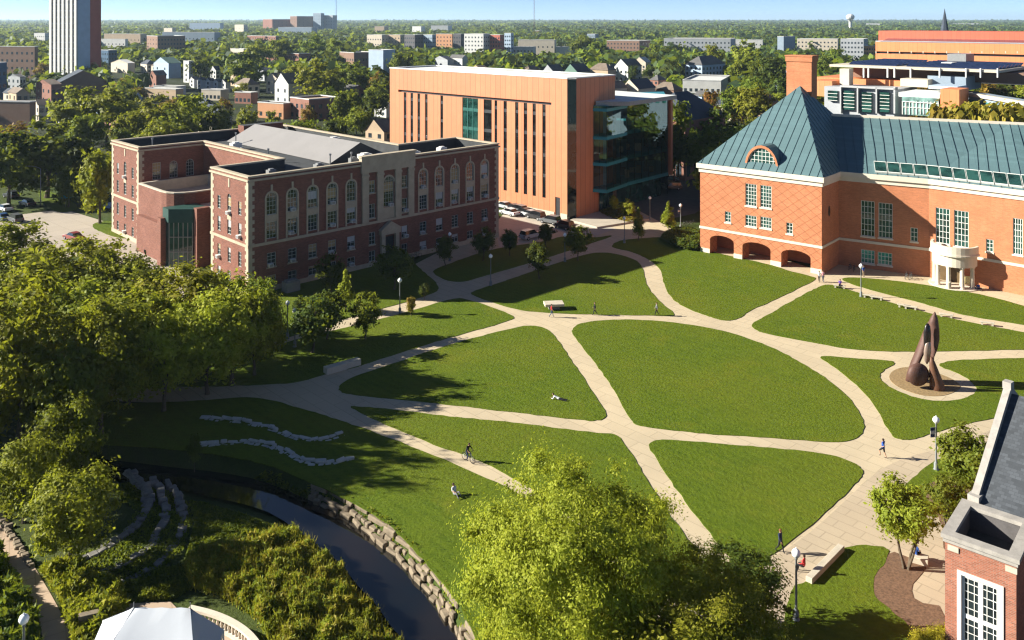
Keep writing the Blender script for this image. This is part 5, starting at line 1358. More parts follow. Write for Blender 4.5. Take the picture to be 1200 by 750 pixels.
BL = [
 ('dark brick apartment block with pale roof edge at the left edge', -40, 43, 55, 92, 'brown', 15, dict(rows=4, cols=14, cols2=0, split=.97)),
 ('blue dark block touching the left picture edge', -30, 8, 74, 120, 'navy', 20, dict(rows=3, cols=6, cols2=2)),
 ('pale house with dark roof low between left edge and tower', 8, 30, 90, 106, 'grey', 30, dict(roof='gable', rcol='shingle', rows=2, cols=3, cols2=2)),
 ('dark roofed hall in front of the striped tower base', 50, 125, 97, 118, 'brown', 55, dict(roof='gable_right', rcol='slate', split=.25)),
 ('brick gabled house with chimney in front of dark roofs', 42, 72, 99, 122, 'brick', 40, dict(roof='gable', rcol='shinglebrown', rows=2, cols=3, cols2=2, split=.6)),
 ('low grey gravel roofed building at the left edge', -30, 42, 120, 150, 'brown', 10, dict(rcol='tan', split=.9)),
 ('long low white shed roof between two tree groups', 62, 98, 141, 153, 'white', 60, dict(rcol='lightroof', split=.2)),
 ('small white block on the skyline left of the striped tower', 40, 58, 39, 53, 'white', 25, dict(rows=3, cols=5, cols2=2)),
 ('long low brick and white buildings right of the striped tower', 122, 172, 40, 56, 'tan', 20, dict(rows=2, cols=10, cols2=2, split=.85)),
 ('white fronted low building right of the red tower wall', 117, 150, 46, 60, 'white', 20, dict(rows=2, cols=7, rcol='dark', split=.9)),
 ('blue brick pair of blocks at the foot of the red wall', 117, 137, 59, 77, 'navy', 35, dict(rows=3, cols=4, cols2=3, split=.5)),
 ('brick block with a bright left face beyond the trees', 172, 217, 42.5, 69, 'brown', 50, dict(rows=5, cols=4, cols2=9, split=.28)),
 ('long flat steel grey hall on the skyline', 190, 258, 38, 55, 'steel', 15, dict(rows=2, cols=14, split=.9)),
 ('white tower stubs on the skyline hall', 192, 206, 33, 50, 'cream', 30, dict(rows=3, cols=3, cols2=2)),
 ('pale blue low hall far left of the skyline blocks', 222, 262, 27, 40, 'blue', 15, dict(rows=2, cols=9, split=.9)),
 ('cream block on the skyline with a bright face', 275, 290, 29, 43, 'cream', 35, dict(rows=3, cols=3, cols2=2)),
 ('tall brick slab leftmost of the skyline cluster', 308, 345, 22.6, 41, 'brick', 45, dict(rows=5, cols=4, cols2=7, split=.3)),
 ('grey brick slab in the middle of the skyline cluster', 340, 372, 19, 41, 'brown', 40, dict(rows=6, cols=4, cols2=6, split=.25)),
 ('bluish glass slab highest in the skyline cluster', 367, 380, 15.5, 41, 'steel', 30, dict(rows=7, cols=4, cols2=2)),
 ('pale slab rightmost in the skyline cluster', 378, 395, 18, 41, 'grey', 30, dict(rows=6, cols=4, cols2=2)),
 ('low dark blocks under the skyline cluster', 326, 372, 32, 43, 'steel', 20, dict(rows=2, cols=8, split=.85)),
 ('flat roofed brick building with cream front left of the pale blue block', 398, 440, 62, 82, 'brown', 50, dict(rows=2, cols=6, cols2=8, split=.4)),
 ('pale blue block with shaded right face among trees', 432, 463, 59, 92, 'blue', 35, dict(rows=0, split=.55, rcol='grey')),
 ('cream apartment block left of the dark one', 430, 455, 41, 60, 'cream', 30, dict(rows=3, cols=6, cols2=2)),
 ('pink and cream apartment block behind the trees', 455, 475, 41, 60, 'tan', 30, dict(rows=4, cols=4, cols2=2)),
 ('dark apartment block with red lower storeys', 474, 496, 41, 66, 'dark', 40, dict(rows=5, cols=5, cols2=3, split=.55)),
 ('grey apartment block beside the dark one', 496, 511, 41, 66, 'steel', 40, dict(rows=5, cols=4, cols2=2)),
 ('orange brick apartment block with white neighbour', 511, 532, 40, 63, 'orange', 30, dict(rows=5, cols=5, cols2=2, split=.9)),
 ('dark grey slab between orange and white blocks', 531, 544, 40, 66, 'dark', 30, dict(rows=5, cols=3, cols2=1)),
 ('white apartment block with many small windows', 544, 574, 40, 70, 'white', 30, dict(rows=6, cols=6, cols2=3, split=.75)),
 ('dark red apartment block right of the white one', 574, 591, 41, 70, 'red', 35, dict(rows=6, cols=4, cols2=2)),
 ('blue grey apartment block at the end of the row', 591, 602, 39, 68, 'blue', 30, dict(rows=6, cols=3, cols2=1)),
 ('white factory like building on the far skyline', 483, 498, 31, 42, 'white', 30, dict(rows=2, cols=3)),
 ('white low warehouse among the far woods', 505, 530, 30, 41, 'white', 15, dict(rows=1, cols=6, split=.8)),
 ('pinkish far block above the apartment row', 439, 455, 31, 42, 'tan', 20, dict(rows=2, cols=5)),
 ('white hall with wide flat roof beyond the copper hall', 607, 652, 47, 66, 'cream', 15, dict(rows=2, cols=8, split=.95)),
 ('white low building before the wide flat hall', 601, 628, 55, 68, 'white', 20, dict(rows=2, cols=6, split=.9)),
 ('white garage like building between the trees', 648, 672, 55, 66, 'white', 20, dict(split=.9)),
 ('brown and cream apartment block with dark roof houses before it', 711, 762, 48, 67, 'brown', 30, dict(rows=4, cols=10, cols2=4, split=.75)),
 ('long grey and brick apartment block right of the big trees', 778, 862, 46, 68, 'grey', 20, dict(rows=4, cols=18, cols2=2, split=.93)),
 ('low white block behind yellow trees', 855, 898, 47, 60, 'white', 20, dict(rows=2, cols=8, split=.9)),
 ('pale blue house with hipped grey roof and three storeys', 803, 850, 76, 96, 'blue', 45, dict(rows=3, cols=4, cols2=7, roof='hip', rcol='shingle', split=.42)),
 ('flat white building with a bright roof below the blue house', 800, 856, 95, 110, 'white', 20, dict(rows=1, cols=7, split=.8)),
 ('grey roofed white house right of copper hall roof', 720, 752, 78, 96, 'white', 45, dict(roof='gable', rcol='shingle', rows=2, cols=3, cols2=3, split=.5)),
 ('white house behind the grey roofed white one', 742, 763, 73, 88, 'cream', 35, dict(roof='gable', rcol='lightroof', rows=2, cols=3)),
 ('small dark roofed house above the copper roof edge', 636, 660, 83, 96, 'grey', 45, dict(roof='gable', rcol='shingle', split=.5, rows=1, cols=2)),
 ('green gabled dark house beside the copper roof edge', 661, 692, 84, 100, 'green', 45, dict(roof='gable', rcol='slate', split=.5, rows=1, cols=2)),
 ('tan house under trees right of the green gabled one', 690, 722, 82, 100, 'tan', 40, dict(roof='hip', rcol='shinglebrown', rows=2, cols=4)),
 ('brown roofed house with cream gable left of dark church roof', 700, 735, 104, 128, 'cream', 45, dict(roof='gable', rcol='shinglebrown', rows=2, cols=3, split=.4)),
 ('dark roofed gabled house behind the glass block roof', 728, 768, 104, 126, 'cream', 45, dict(roof='gable', rcol='slate', rows=2, cols=3, split=.5)),
 ('tan roofed house directly left of dark church roof', 765, 800, 105, 124, 'brown', 45, dict(roof='hip', rcol='shinglebrown')),
 ('dark gabled house beyond the copper hall, left of it', 507, 532, 70, 84, 'grey', 45, dict(roof='gable', rcol='slate', rows=1, cols=2)),
 ('white gabled house beyond the copper hall top edge', 527, 548, 68, 84, 'white', 45, dict(roof='gable_right', rcol='shingle', rows=2, cols=2)),
 ('bright white gabled house at the left edge of copper hall', 439, 456, 124, 138, 'white', 45, dict(roof='gable', rcol='shingle', rows=2, cols=2, split=.8)),
 ('brick apartment house with many windows below leafy trees', 340, 398, 117, 142, 'brick', 45, dict(rows=2, cols=4, cols2=4, split=.38, rcol='tan')),
 ('orange brick walled low building with white door', 302, 345, 122, 140, 'orange', 30, dict(rows=1, cols=4, rcol='blue', split=.7)),
 ('grey gabled house among trees left of leafy oak', 312, 338, 92, 110, 'cream', 45, dict(roof='gable', rcol='shinglebrown', rows=2, cols=2, split=.5)),
 ('dark roofed house with white gable below grey gabled one', 322, 362, 98, 122, 'white', 45, dict(roof='gable', rcol='shinglebrown', rows=2, cols=2, split=.4)),
 ('flat tan roofed building before the row of white gables', 170, 215, 105, 119, 'tan', 25, dict(rows=1, cols=6, split=.8)),
 ('white flat building beside the red brick gable', 180, 218, 102, 112, 'white', 20, dict(rows=1, cols=5)),
 ('small brick house with a sunlit gable', 175, 195, 88, 103, 'brick', 45, dict(roof='gable', rcol='slate', rows=1, cols=2, split=.4)),
 ('pale flat roofed shop below the white gables', 236, 268, 106, 118, 'cream', 20, dict(rows=1, cols=5)),
 ('red brick flat building right of the white gables', 275, 302, 109, 122, 'brick', 25, dict(rows=1, cols=4)),
 ('pale blue gabled house left of the white gable row', 180, 212, 74, 92, 'blue', 40, dict(roof='gable', rcol='green', rows=2, cols=2, split=.55)),
 ('tall white stair tower beside pale blue gabled house', 215, 224, 72, 97, 'white', 40, dict(rows=4, cols=1)),
 ('small houses strip under the trees right of red tower wall', 130, 158, 74, 86, 'cream', 40, dict(roof='gable', rcol='lightroof', rows=1, cols=2)),
 ('grey block with bright face left of the library chimney', 911, 932, 43, 68, 'steel', 40, dict(rows=0, split=.35)),
 ('beige apartment block behind the library chimney', 934, 990, 46, 66, 'cream', 25, dict(rows=4, cols=11, cols2=3, split=.85)),
 ('brick and grey apartment block left of orange garage', 985, 1030, 46, 74, 'grey', 30, dict(rows=5, cols=7, cols2=4, split=.6)),
 ('low pink brick apartment wing beside the orange garage', 1003, 1028, 54, 74, 'orange', 15, dict(rows=4, cols=8, split=.95)),
 ('white silo like hall far behind the orange garage', 1016, 1035, 27.5, 33, 'white', 20, dict(split=.8)),
 ('long white roofed hall far on the right skyline', 1118, 1150, 27.5, 32, 'white', 20, dict(split=.9)),
]
for lab, x0, x1, yt, yb, col, rot, kw in BL: block(lab, x0, x1, yt, yb, col, rot, **kw)
# row of white gabled houses
for k, x in enumerate((222, 231, 241, 250, 259)):
    block(['first white gable of the row, nearest the stair tower', 'second white gable of the row of five', 'middle white gable of the row of five', 'fourth white gable of the row of five', 'last white gable of the row, nearest the big dark trees'][k], x, x + 9, 92.5 + k * .9, 103 + k * 1.4, 'white', 40, roof='gable', rcol='slate', rows=2, cols=1, split=.6, group='row of white gabled houses', name='gabled_house', cat='house')
# dark roofed church like hall by the library
t, p, H = block('big dark roofed brick hall between glass block and library', 745, 850, 141, 212, 'brick', 42, roof='hip', rcol='slate', rows=2, cols=4, cols2=6, split=.55, ww=1.6, wh=3.2, yb_hidden=150, name='dark_roofed_hall')
# ---------------------------------------------------------------- orange garage and engineering buildings on the right
M_OR = panel('orange_terracotta', (.62, .215, .085), 1.6, 8, .03, .05, .6, .3); M_ORR = panel('red_terracotta', (.50, .115, .065), 1.6, 8, .03, .05, .6, .3)
SOLAR = panel('solar_panels', (.012, .018, .045), 1.1, 1.9, .06, .25, .12, .7, 0, 3.0)
dG = 330.0
WD = Vector((.72, -.69, 0)); NB = Vector((.69, .72, 0))
def on_line(x, d):
    k = (x - 600) / F; p = V(1026, 60, d); p.z = 0; t = (k * p.y - p.x) / (WD.x - k * WD.y); return p + WD * t
def slab_at(mb, x0, x1, yt, yb, d, dep, mi=0):
    a, b = on_line(x0, d), on_line(x1, d); zt, zb = HC - (yt - HY) * a.y / F, HC - (yb - HY) * a.y / F
    s = NB * dep; T_, B_ = Vector((0, 0, zt)), Vector((0, 0, zb))
    mb.hexa([a + B_, b + B_, b + s + B_, a + s + B_, a + T_, b + T_, b + s + T_, a + s + T_], mi)
ga = thing('parking_garage', 'long orange banded garage with solar panels on its roof', 'garage', (V(1030, 80, dG).x, dG, 0))
mb = MB(); slab_at(mb, 1026, 1500, 62.5, 75.5, dG, 30); mb.build('lower_band', M_OR, ga, weld=False)
mb = MB(); slab_at(mb, 1026, 1500, 49, 60.0, dG, 30); mb.build('upper_band', M_OR, ga, weld=False)
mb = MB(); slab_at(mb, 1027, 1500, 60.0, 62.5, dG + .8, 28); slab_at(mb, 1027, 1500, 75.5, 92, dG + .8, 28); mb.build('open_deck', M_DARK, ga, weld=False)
for k in range(16):
    mb = MB(); x = 1026 + k * 13.8; slab_at(mb, x, x + 1.0, 60.0, 62.5, dG - .02, .7); mb.build('post', M_STONE, ga, weld=False)
mb = MB(); slab_at(mb, 1029.5, 1500, 36, 47.5, dG + 12, 20); mb.build('rear_wall', M_ORR, ga, weld=False)
mb = MB(); zz = HC - (48.9 - HY) * dG / F; a, b = on_line(1031, dG + 1) + Vector((0, 0, zz)), on_line(1500, dG + 1) + Vector((0, 0, zz)); up = NB * 8 + Vector((0, 0, 1.2)); mb.face([a, b, b + up, a + up]); mb.build('solar_array', SOLAR, ga, weld=False)
mb = MB(); slab_at(mb, 1026, 1500, 47.6, 48.99, dG + 2, 26); mb.build('deck', FM['grey'], ga, weld=False)
SHIELD.append((1022, 1200, 36, 80, dG))
# the engineering building in front, with its deep flat roof
dE = 262.0
en = thing('engineering_building', 'grey and glass building with deep solar roof on posts behind the library roof', 'building', (V(1000, 130, dE).x, dE, 0))
def part(name, mat, *boxes, parent=en):
    mb = MB()
    for b in boxes: slab_at(mb, *b)
    return mb.build(name, mat, parent, weld=False)
part('lower_wall', FM['grey'], (966, 1048, 101, 134, dE - 14, 18))
part('brick_band', M_OR, (956, 1056, 90, 99.5, dE, 30), (952, 975, 94, 112, dE - 10, 14))
part('upper_core', FM['brown'], (1000, 1200, 78.5, 90, dE + 6, 26))
ra, rb_ = on_line(972, dE - 4), on_line(1172, dE - 4); zr_ = HC - (78 - HY) * ra.y / F; Z_ = lambda h: Vector((0, 0, zr_ + h))
mb = MB(); mb.hexa([q + Z_(h) for h in (0, .7) for q in (ra, rb_, rb_ + NB * 30, ra + NB * 34)]); mb.build('roof', M_STONE, en, weld=False)
mb = MB()
for k in range(7):
    o_ = NB * (3 + k * 4.0); L2 = (rb_ - ra).length
    for u0_, u1_ in ((.10, .40), (.46, .97)):
        s_, e_ = ra.lerp(rb_, u0_) + o_, ra.lerp(rb_, u1_) + o_
        mb.hexa([s_ + Z_(.75), e_ + Z_(.75), e_ + NB * 3.2 + Z_(1.6), s_ + NB * 3.2 + Z_(1.6), s_ + Z_(.85), e_ + Z_(.85), e_ + NB * 3.2 + Z_(1.7), s_ + NB * 3.2 + Z_(1.7)])
mb.build('solar_array', SOLAR, en, weld=False)
for x in (1011, 1016.5, 1039, 1047, 1066, 1100, 1131, 1148, 1168): part('roof_post', FM['lightroof'], (x, x + 1.5, 80, 91, dE - 4.5, .6))
part('roof_house', M_GREYM, (1110, 1132, 63, 78, dE + 22, 8)); part('roof_plant', M_WHITE, (1103, 1115, 73, 79, dE + 8, 5))
part('louvre', FM['cream'], (1055, 1087, 92, 101, dE - 6, 6)); part('louvre', FM['cream'], (984, 995, 80.5, 100, dE - 7, 3))
part('glass_wing_roof', FM['steel'], (1087, 1132, 88.5, 104, dE - 2, 14))
part('frame', mt('frame_grey', (.36, .36, .37)), (984, 1049, 100, 102, dE - 15.5, 2), (984, 985.6, 102, 133, dE - 15.5, 2), (1004, 1005.6, 102, 133, dE - 15.5, 2), (1026, 1027.6, 102, 133, dE - 15.5, 2), (1047, 1049, 102, 133, dE - 15.5, 2))
for x0, x1, yt, yb in ((970, 981, 106, 118), (1010, 1021, 108, 131), (1031, 1042, 108, 131), (988, 1001, 106, 128)): w_ = part('window', M_GREENGL, (x0, x1, yt, yb, dE - 15, .9)); part('glazing_bar', M_WHITE, *[(x0, x1, y, y + .5, dE - 15.1, .2) for y in np.arange(yt + 3, yb, 4)], parent=w_)
gw = part('glass_pavilion', glass('pale_green_glass', (.16, .26, .24), .1, .6), (1057, 1100, 113, 134, dE - 20, 14))
part('glazing_bar', M_WHITE, *[(x, x + .7, 119, 134, dE - 20.2, .2) for x in np.arange(1057, 1100, 4.2)], (1057, 1100, 118.5, 119.2, dE - 20.3, .3), (1057, 1100, 125, 125.5, dE - 20.3, .3), parent=gw)
part('pavilion_roof', M_ROOFW, (1053, 1101, 108, 113, dE - 18, 14)); part('brick_pier', M_OR, (1102, 1124, 104, 134, dE - 20, 8)); part('skylight', FM['blue'], (1088, 1122, 100, 104, dE - 12, 8))
mb = MB(); a, b = V(1124, 110, dE - 21), V(1215, 88, dE - 58); z1_, z2_ = a.z, b.z
mb.hexa([Vector((a.x, a.y, 0)), Vector((b.x, b.y, 0)), Vector((b.x + 9, b.y + 14, 0)), Vector((a.x + 9, a.y + 14, 0)), a, Vector((b.x, b.y, a.z)), Vector((b.x + 9, b.y + 14, a.z)), a + Vector((9, 14, 0))]); rw = mb.build('glass_wing', FM['steel'], en, weld=False)
for k in range(16):
    mb = MB(); s, e = Vector((a.x, a.y, 0)).lerp(Vector((b.x, b.y, 0)), (k + .2) / 16), Vector((a.x, a.y, 0)).lerp(Vector((b.x, b.y, 0)), (k + .75) / 16); o_ = Vector((-.1, -.1, 0))
    for z in (a.z - 3.3, a.z - 7): mb.beam(s + o_ + Vector((0, 0, z)), e + o_ + Vector((0, 0, z)), .15, 2.3)
    mb.build('window', glass('wing_glass', (.03, .12, .11), .08, .6), en, weld=False)
mb = MB(); mb.beam(Vector((a.x - .3, a.y - .4, a.z + .01)), Vector((b.x - .3, b.y - .4, a.z + .01)), 1.2, .9); mb.build('wing_parapet', M_STONE, en, weld=False)
SHIELD.append((950, 1200, 72, 132, dE - 20))
# masts, water tower, spire
wt = thing('water_tower', 'white round water tower on the far right skyline', 'water tower', (V(995, 30, 2600).x, 2600, 0)); c = V(996.5, 20, 2600)
mb = MB(); mb.lathe((c.x, c.y, 0), [(6, 0), (4.5, 4), (4.5, c.z - 14), (9, c.z - 9)], 14); mb.build('stem', FM['white'], wt, weld=False)
mb = MB(); mb.ball((c.x, c.y, c.z), (12, 12, 9.5), 14); mb.build('tank', FM['white'], wt, weld=False)
sp = thing('church_spire', 'dark pointed church spire above the orange garage', 'spire', (V(1107, 40, 900).x, 900, 0)); c = V(1107, 10, 900)
mb = MB(); mb.box((c.x, c.y, 0), (8, 8, 28), .6); mb.build('tower', FM['brown'], sp, weld=False)
mb = MB(); mb.lathe((c.x, c.y, 28), [(4.4, 0), (.1, c.z - 28)], 8, sm=False); mb.build('spire', FM['slate'], sp, weld=False)
for x, yt, d, lab in ((626, -14, 1500, 'thin red lattice mast above the woods right of centre'), (394, -25, 1900, 'thin grey mast beside the skyline cluster')):
    c = V(x, yt, d); m_ = MB(); rr = .55
    for k in range(3): q = 2.1 * k; m_.tube((c.x + rr * 2.2 * math.cos(q), c.y + rr * 2.2 * math.sin(q), 0), (c.x + rr * 1.2 * math.cos(q), c.y + rr * 1.2 * math.sin(q), c.z), .22, .18, 4)
    for z in np.arange(4, c.z, 5.0): m_.tube((c.x - 1.1, c.y, z), (c.x + 1.1, c.y + .6, z + 4.5), .14, .14, 4)
    tag(m_.build('radio_mast', FM['red'] if x > 500 else FM['grey'], weld=False), lab, 'mast')

# ---------------------------------------------------------------- trees of the town
def blocked(p, h, hw):
    """would a tree here hide a building the photograph shows?"""
    x, yb = px((p[0], p[1], 0)); _, yt = px((p[0], p[1], h)); w_ = hw / p[1] * F
    for x0, x1, y0, y1, d in SHIELD:
        if p[1] < d + 8 and x + w_ * .8 > x0 and x - w_ * .8 < x1 and yt < y1 - .25 * (y1 - y0): return True
        if abs(p[1] - d) < 14 and x + w_ > x0 and x - w_ < x1: return True
    return False
HANDT = [  # (x, tip row, foot row, kind, material, width, label)
 (55, 136, 232, L_DARK, 1.25, 'huge dark tree above the left road'), (10, 150, 240, L_DARK, 1.1, 'dark tree at the left edge above the road'), (96, 160, 228, L_DARK, .9, 'dark tree beside the big one above the road'),
 (117, 166, 262, L_OLIVE, .78, 'bright tree touching the far left corner of the brick hall'), (80, 196, 243, L_DARK, .8, 'small dark tree by the blue parasol'),
 (92, 99, 168, L_OLIVE, 1.2, 'left one of the sunlit row behind the hall'), (125, 97, 170, L_OLIVE, 1.1, 'second tree of the sunlit row behind the hall'), (150, 124, 180, L_OLIVE, .9, 'lower tree in front of the sunlit row'),
 (185, 108, 172, L_OLIVE, 1.15, 'third tree of the sunlit row behind the hall'), (222, 107, 170, L_OLIVE, 1.1, 'fourth tree of the sunlit row behind the hall'), (255, 118, 172, L_GREEN, 1.0, 'darker tree ending the sunlit row'),
 (100, 128, 190, L_GREEN, 1.0, 'tree under the white shed roof'), (290, 122, 160, L_OLIVE, .9, 'bright round tree right behind the hall roof'), (318, 128, 160, L_OLIVE, .8, 'low tree near orange brick building'),
 (360, 120, 158, L_RUST, .7, 'rusty topped tree before the brick apartments'), (405, 100, 150, L_GREEN, 1.0, 'bright green tree left of the white gabled house'), (375, 67, 125, L_OLIVE, 1.25, 'tall leafy oak in the middle of the town'),
 (345, 72, 118, L_OLIVE, 1.0, 'oak beside the tallest leafy one'), (415, 70, 120, L_GREEN, 1.0, 'dark tree below the flat brick building'), (470, 57, 96, L_GREEN, 1.1, 'tree right of the pale blue block'), (440, 96, 140, L_DARK, .9, 'dark tree touching the white gabled house'),
 (90, 67, 105, L_OLIVE, 1.2, 'sunlit tree at the foot of the striped tower'), (108, 72, 106, L_OLIVE, 1.0, 'second tree at the foot of the tower'), (52, 71, 97, L_RUST, 1.0, 'rusty brown tree left of the striped tower'),
 (235, 60, 96, L_GREEN, 1.1, 'dark tree above the white gables'), (290, 60, 108, L_GREEN, 1.2, 'big tree right of the white gables'), (300, 45, 84, L_OLIVE, 1.1, 'far lit tree above the town middle'), (330, 42, 80, L_GREEN, 1.2, 'far dark tree above the town middle'),
 (367, 39, 76, L_GREEN, 1.2, 'broad dark tree below the skyline cluster'), (395, 44, 78, L_GREEN, 1.1, 'tree left of the cream apartments'), (685, 38, 72, L_GREEN, 1.2, 'tall dark tree beyond the copper hall'), (700, 45, 76, L_GREEN, 1.0, 'tree right beside the tall dark one'),
 (770, 47, 84, L_GREEN, 1.2, 'large tree left of the grey apartments'), (788, 70, 98, L_DARK, 1.0, 'dark round tree near the blue house'), (762, 74, 98, L_DARK, .9, 'dark round tree by the white house'), (742, 74, 96, L_DARK, .8, 'dark bush tree before the white house'),
 (875, 45, 92, L_OLIVE, 1.0, 'yellowish tree behind the blue house'), (835, 50, 90, L_OLIVE, .9, 'pale yellow tree behind the blue house left'), (880, 62, 112, L_GREEN, 1.3, 'large dark tree right of the blue house'), (905, 60, 115, L_DARK, 1.1, 'dark tree left of the library chimney'),
 (845, 124, 205, L_DARK, 1.15, 'big dark glossy tree before the library roof'), (833, 104, 160, L_RUST, .8, 'rusty tree above the dark glossy one'), (858, 98, 150, L_GREEN, .9, 'tree between rusty tree and library'), (886, 95, 155, L_OLIVE, 1.0, 'yellow green tree at the left slope of pyramid roof'),
 (865, 104, 150, L_RUST, .7, 'brownish tree behind the yellow green one'), (795, 115, 212, L_GREEN, .7, 'slim tree right of the glass block edge'), (790, 140, 215, L_DARK, .7, 'dark low tree between glass block and library'), (1000, 105, 145, L_OLIVE, .9, 'yellow green tree before the grey engineering walls'),
 (1085, 126, 150, L_GOLD, .5, 'small tree at the glass pavilion'), (980, 55, 90, L_GREEN, 1.1, 'dark tree right of the library chimney'), (965, 64, 100, L_GREEN, .9, 'tree just right of the library chimney'), (915, 86, 130, L_DARK, .9, 'dark tree hugging the chimney left side')]
for k, (x, yt, yf, mat, wd, lab) in enumerate(HANDT):
    p = G(x, yf); h = HC - (yt - HY) * p.y / F
    tree(f'wood{k % 4}', 'town_tree', lab, p, max(3, h), wd * (1.0 if h > 9 else 1.25), mat, 'town trees')
    SHIELD.append((x - 4, x + 4, yt, yt + 3, p.y))
for k, x in enumerate(range(1116, 1210, 11)):
    p = V(x, 133, 205)
    tree('shrub', 'shrub', 'pale shrub in the row under the glass wing', (p.x, 205 - k * 1.0, 0), HC - (122 + random.uniform(-3, 2) - HY) * 205 / F, .5, L_GOLD, 'shrubs under the glass wing', cat='shrub')
for q, (X_, Y_, h_) in enumerate(((44, 182, 15), (52, 192, 17), (60, 183, 14), (66, 198, 17), (78, 190, 16), (90, 205, 17), (47, 204, 16))):
    tree(f'wood{q % 4}', 'town_tree', 'green tree in the row behind the pyramid roof', (X_, Y_, 0), h_, 1.1, L_GREEN, 'trees in the row behind the pyramid roof')
hr_ = random.Random(31)
for k in range(60):
    dd = hr_.uniform(520, 1500); sx = hr_.uniform(-10, 1020); hgt = hr_.uniform(9, 19) if dd > 700 else hr_.uniform(7, 12); wpx = hr_.uniform(18, 48) / dd * F
    yb_, yt_ = HY + HC * F / dd, HY + (HC - hgt) * F / dd
    if (880 < sx and dd < 900) or any(x0_ - wpx * .6 < sx < x1_ + wpx * .6 and y1_ > yt_ - 1 and y0_ < yb_ + 1 and (y1_ - y0_) > 4 for x0_, x1_, y0_, y1_, d_ in SHIELD): continue
    col = hr_.choice(('white', 'cream', 'grey', 'brick', 'tan', 'brown', 'steel', 'orange', 'white')); word = {'brick': 'red brick', 'steel': 'blue grey'}.get(col, col)
    zone_ = 'left of the striped apartment row' if sx < 430 else ('beyond the copper hall' if sx < 720 else 'beyond the library')
    hs = 'low' if hgt < 11 else 'mid-rise'
    block(f'{hs} {word} block half hidden in trees {zone_}', sx - wpx / 2, sx + wpx / 2, yt_, yb_, col, hr_.choice((20, 30, 38)), rows=max(1, int(hgt / 3.6)), cols=max(3, int(wpx / 3)), cols2=2, rcol=hr_.choice(('lightroof', 'grey', 'lightroof')), split=hr_.choice((.7, .8, .9)), group=f'{hs} {word} blocks {zone_}', yb_hidden=yt_ + (yb_ - yt_) * .45)
hr_ = random.Random(23); nh = 0
while nh < 130:
    dd = hr_.choice((hr_.uniform(235, 420), hr_.uniform(380, 700))); sx = hr_.uniform(-20, 1010); X_ = (sx - 600) * dd / F
    yb_ = HY + HC * F / dd; hgt = hr_.uniform(5.5, 7.5); wpx = hr_.uniform(9, 13) / dd * F; yt_ = HY + (HC - hgt) * F / dd
    nh += 1
    if blocked((X_, dd), hgt + 3, wpx * dd / F / 2) or (790 < sx < 960 and dd < 330) or (sx > 900 and dd < 420): continue
    if dd < 262 and 40 < sx < 800 and not 280 < sx < 450: continue
    col, rc = hr_.choice((('white', 'shingle'), ('cream', 'shinglebrown'), ('grey', 'slate'), ('white', 'slate'), ('tan', 'shinglebrown'), ('brick', 'shingle'), ('blue', 'shingle'), ('cream', 'slate')))
    word = {'white': 'white', 'cream': 'cream', 'grey': 'grey', 'tan': 'tan', 'brick': 'red brick', 'blue': 'pale blue'}[col]; rw_ = {'shingle': 'grey shingle', 'shinglebrown': 'brown shingle', 'slate': 'dark slate'}[rc]
    zone_ = 'left of the copper hall' if sx < 450 else ('behind the copper hall' if sx < 700 else 'near the library side'); far_ = 'in the nearer streets' if dd < 420 else 'far down the streets'
    block(f'{word} house with {rw_} roof {far_} {zone_}', sx - wpx / 2, sx + wpx / 2, yt_, yb_, col, hr_.choice((38, 45, 50)), roof=hr_.choice(('gable', 'gable_right', 'gable', 'hip')), rcol=rc, rows=2, cols=2, cols2=2, split=hr_.choice((.4, .5, .6)), name='house', cat='house', group=f'{word} houses with {rw_} roofs {far_} {zone_}', shield=False)
    if hr_.random() < .62: SHIELD.append((sx - wpx * .4, sx + wpx * .4, yt_ - 2, yt_ + (yb_ - yt_) * .35, dd))
r_ = random.Random(11); placed = []; cnt = 0; rest = []
d = 225.0
zones = {(0, 0): 'tree among the roofs left, near the campus', (1, 0): 'tree among the roofs behind the copper hall', (2, 0): 'tree among the roofs near the library', (0, 1): 'tree in the leafy streets beyond the left roofs', (1, 1): 'tree in the leafy streets beyond the copper hall', (2, 1): 'tree in the leafy streets beyond the library'}
while d < 760:
    step = 7.2 + d * .011; x = -.66 * d + r_.uniform(0, step)
    while x < .66 * d:
        p = (x + r_.uniform(-3, 3), d + r_.uniform(-4, 4)); h = r_.uniform(9, 16); hw = h * .42
        sx, sy = px((p[0], p[1], 0))
        foot_ok = not (40 < sx < 440 and d < 236) and not (440 < sx < 800 and d < 236) and not (780 < sx and d < 300) and not (sx < 140 and 236 < d < 262)
        if foot_ok and r_.random() < .90 and not blocked(p, h, hw): placed.append((p, h))
        x += step * r_.uniform(.8, 1.25)
    d += step * .95
mats_ = [L_GREEN, L_GREEN, L_OLIVE, L_DARK, L_OLIVE, L_GREEN, L_RUST]
for p, h in placed:
    if cnt < 215:
        z = (min(2, int((px((p[0], p[1], 0))[0]) // 400.01)), 0 if p[1] < 400 else 1)
        z = (max(0, z[0]), z[1])
        tree(f'wood{cnt % 4}', 'street_tree', zones[z], (p[0], p[1], 0), h, r_.uniform(.9, 1.25), mats_[r_.randrange(7)] if r_.random() < .97 else L_RUST, zones[z].replace('tree', 'trees')); cnt += 1
    else: rest.append((p[0], p[1], h, h * .5))
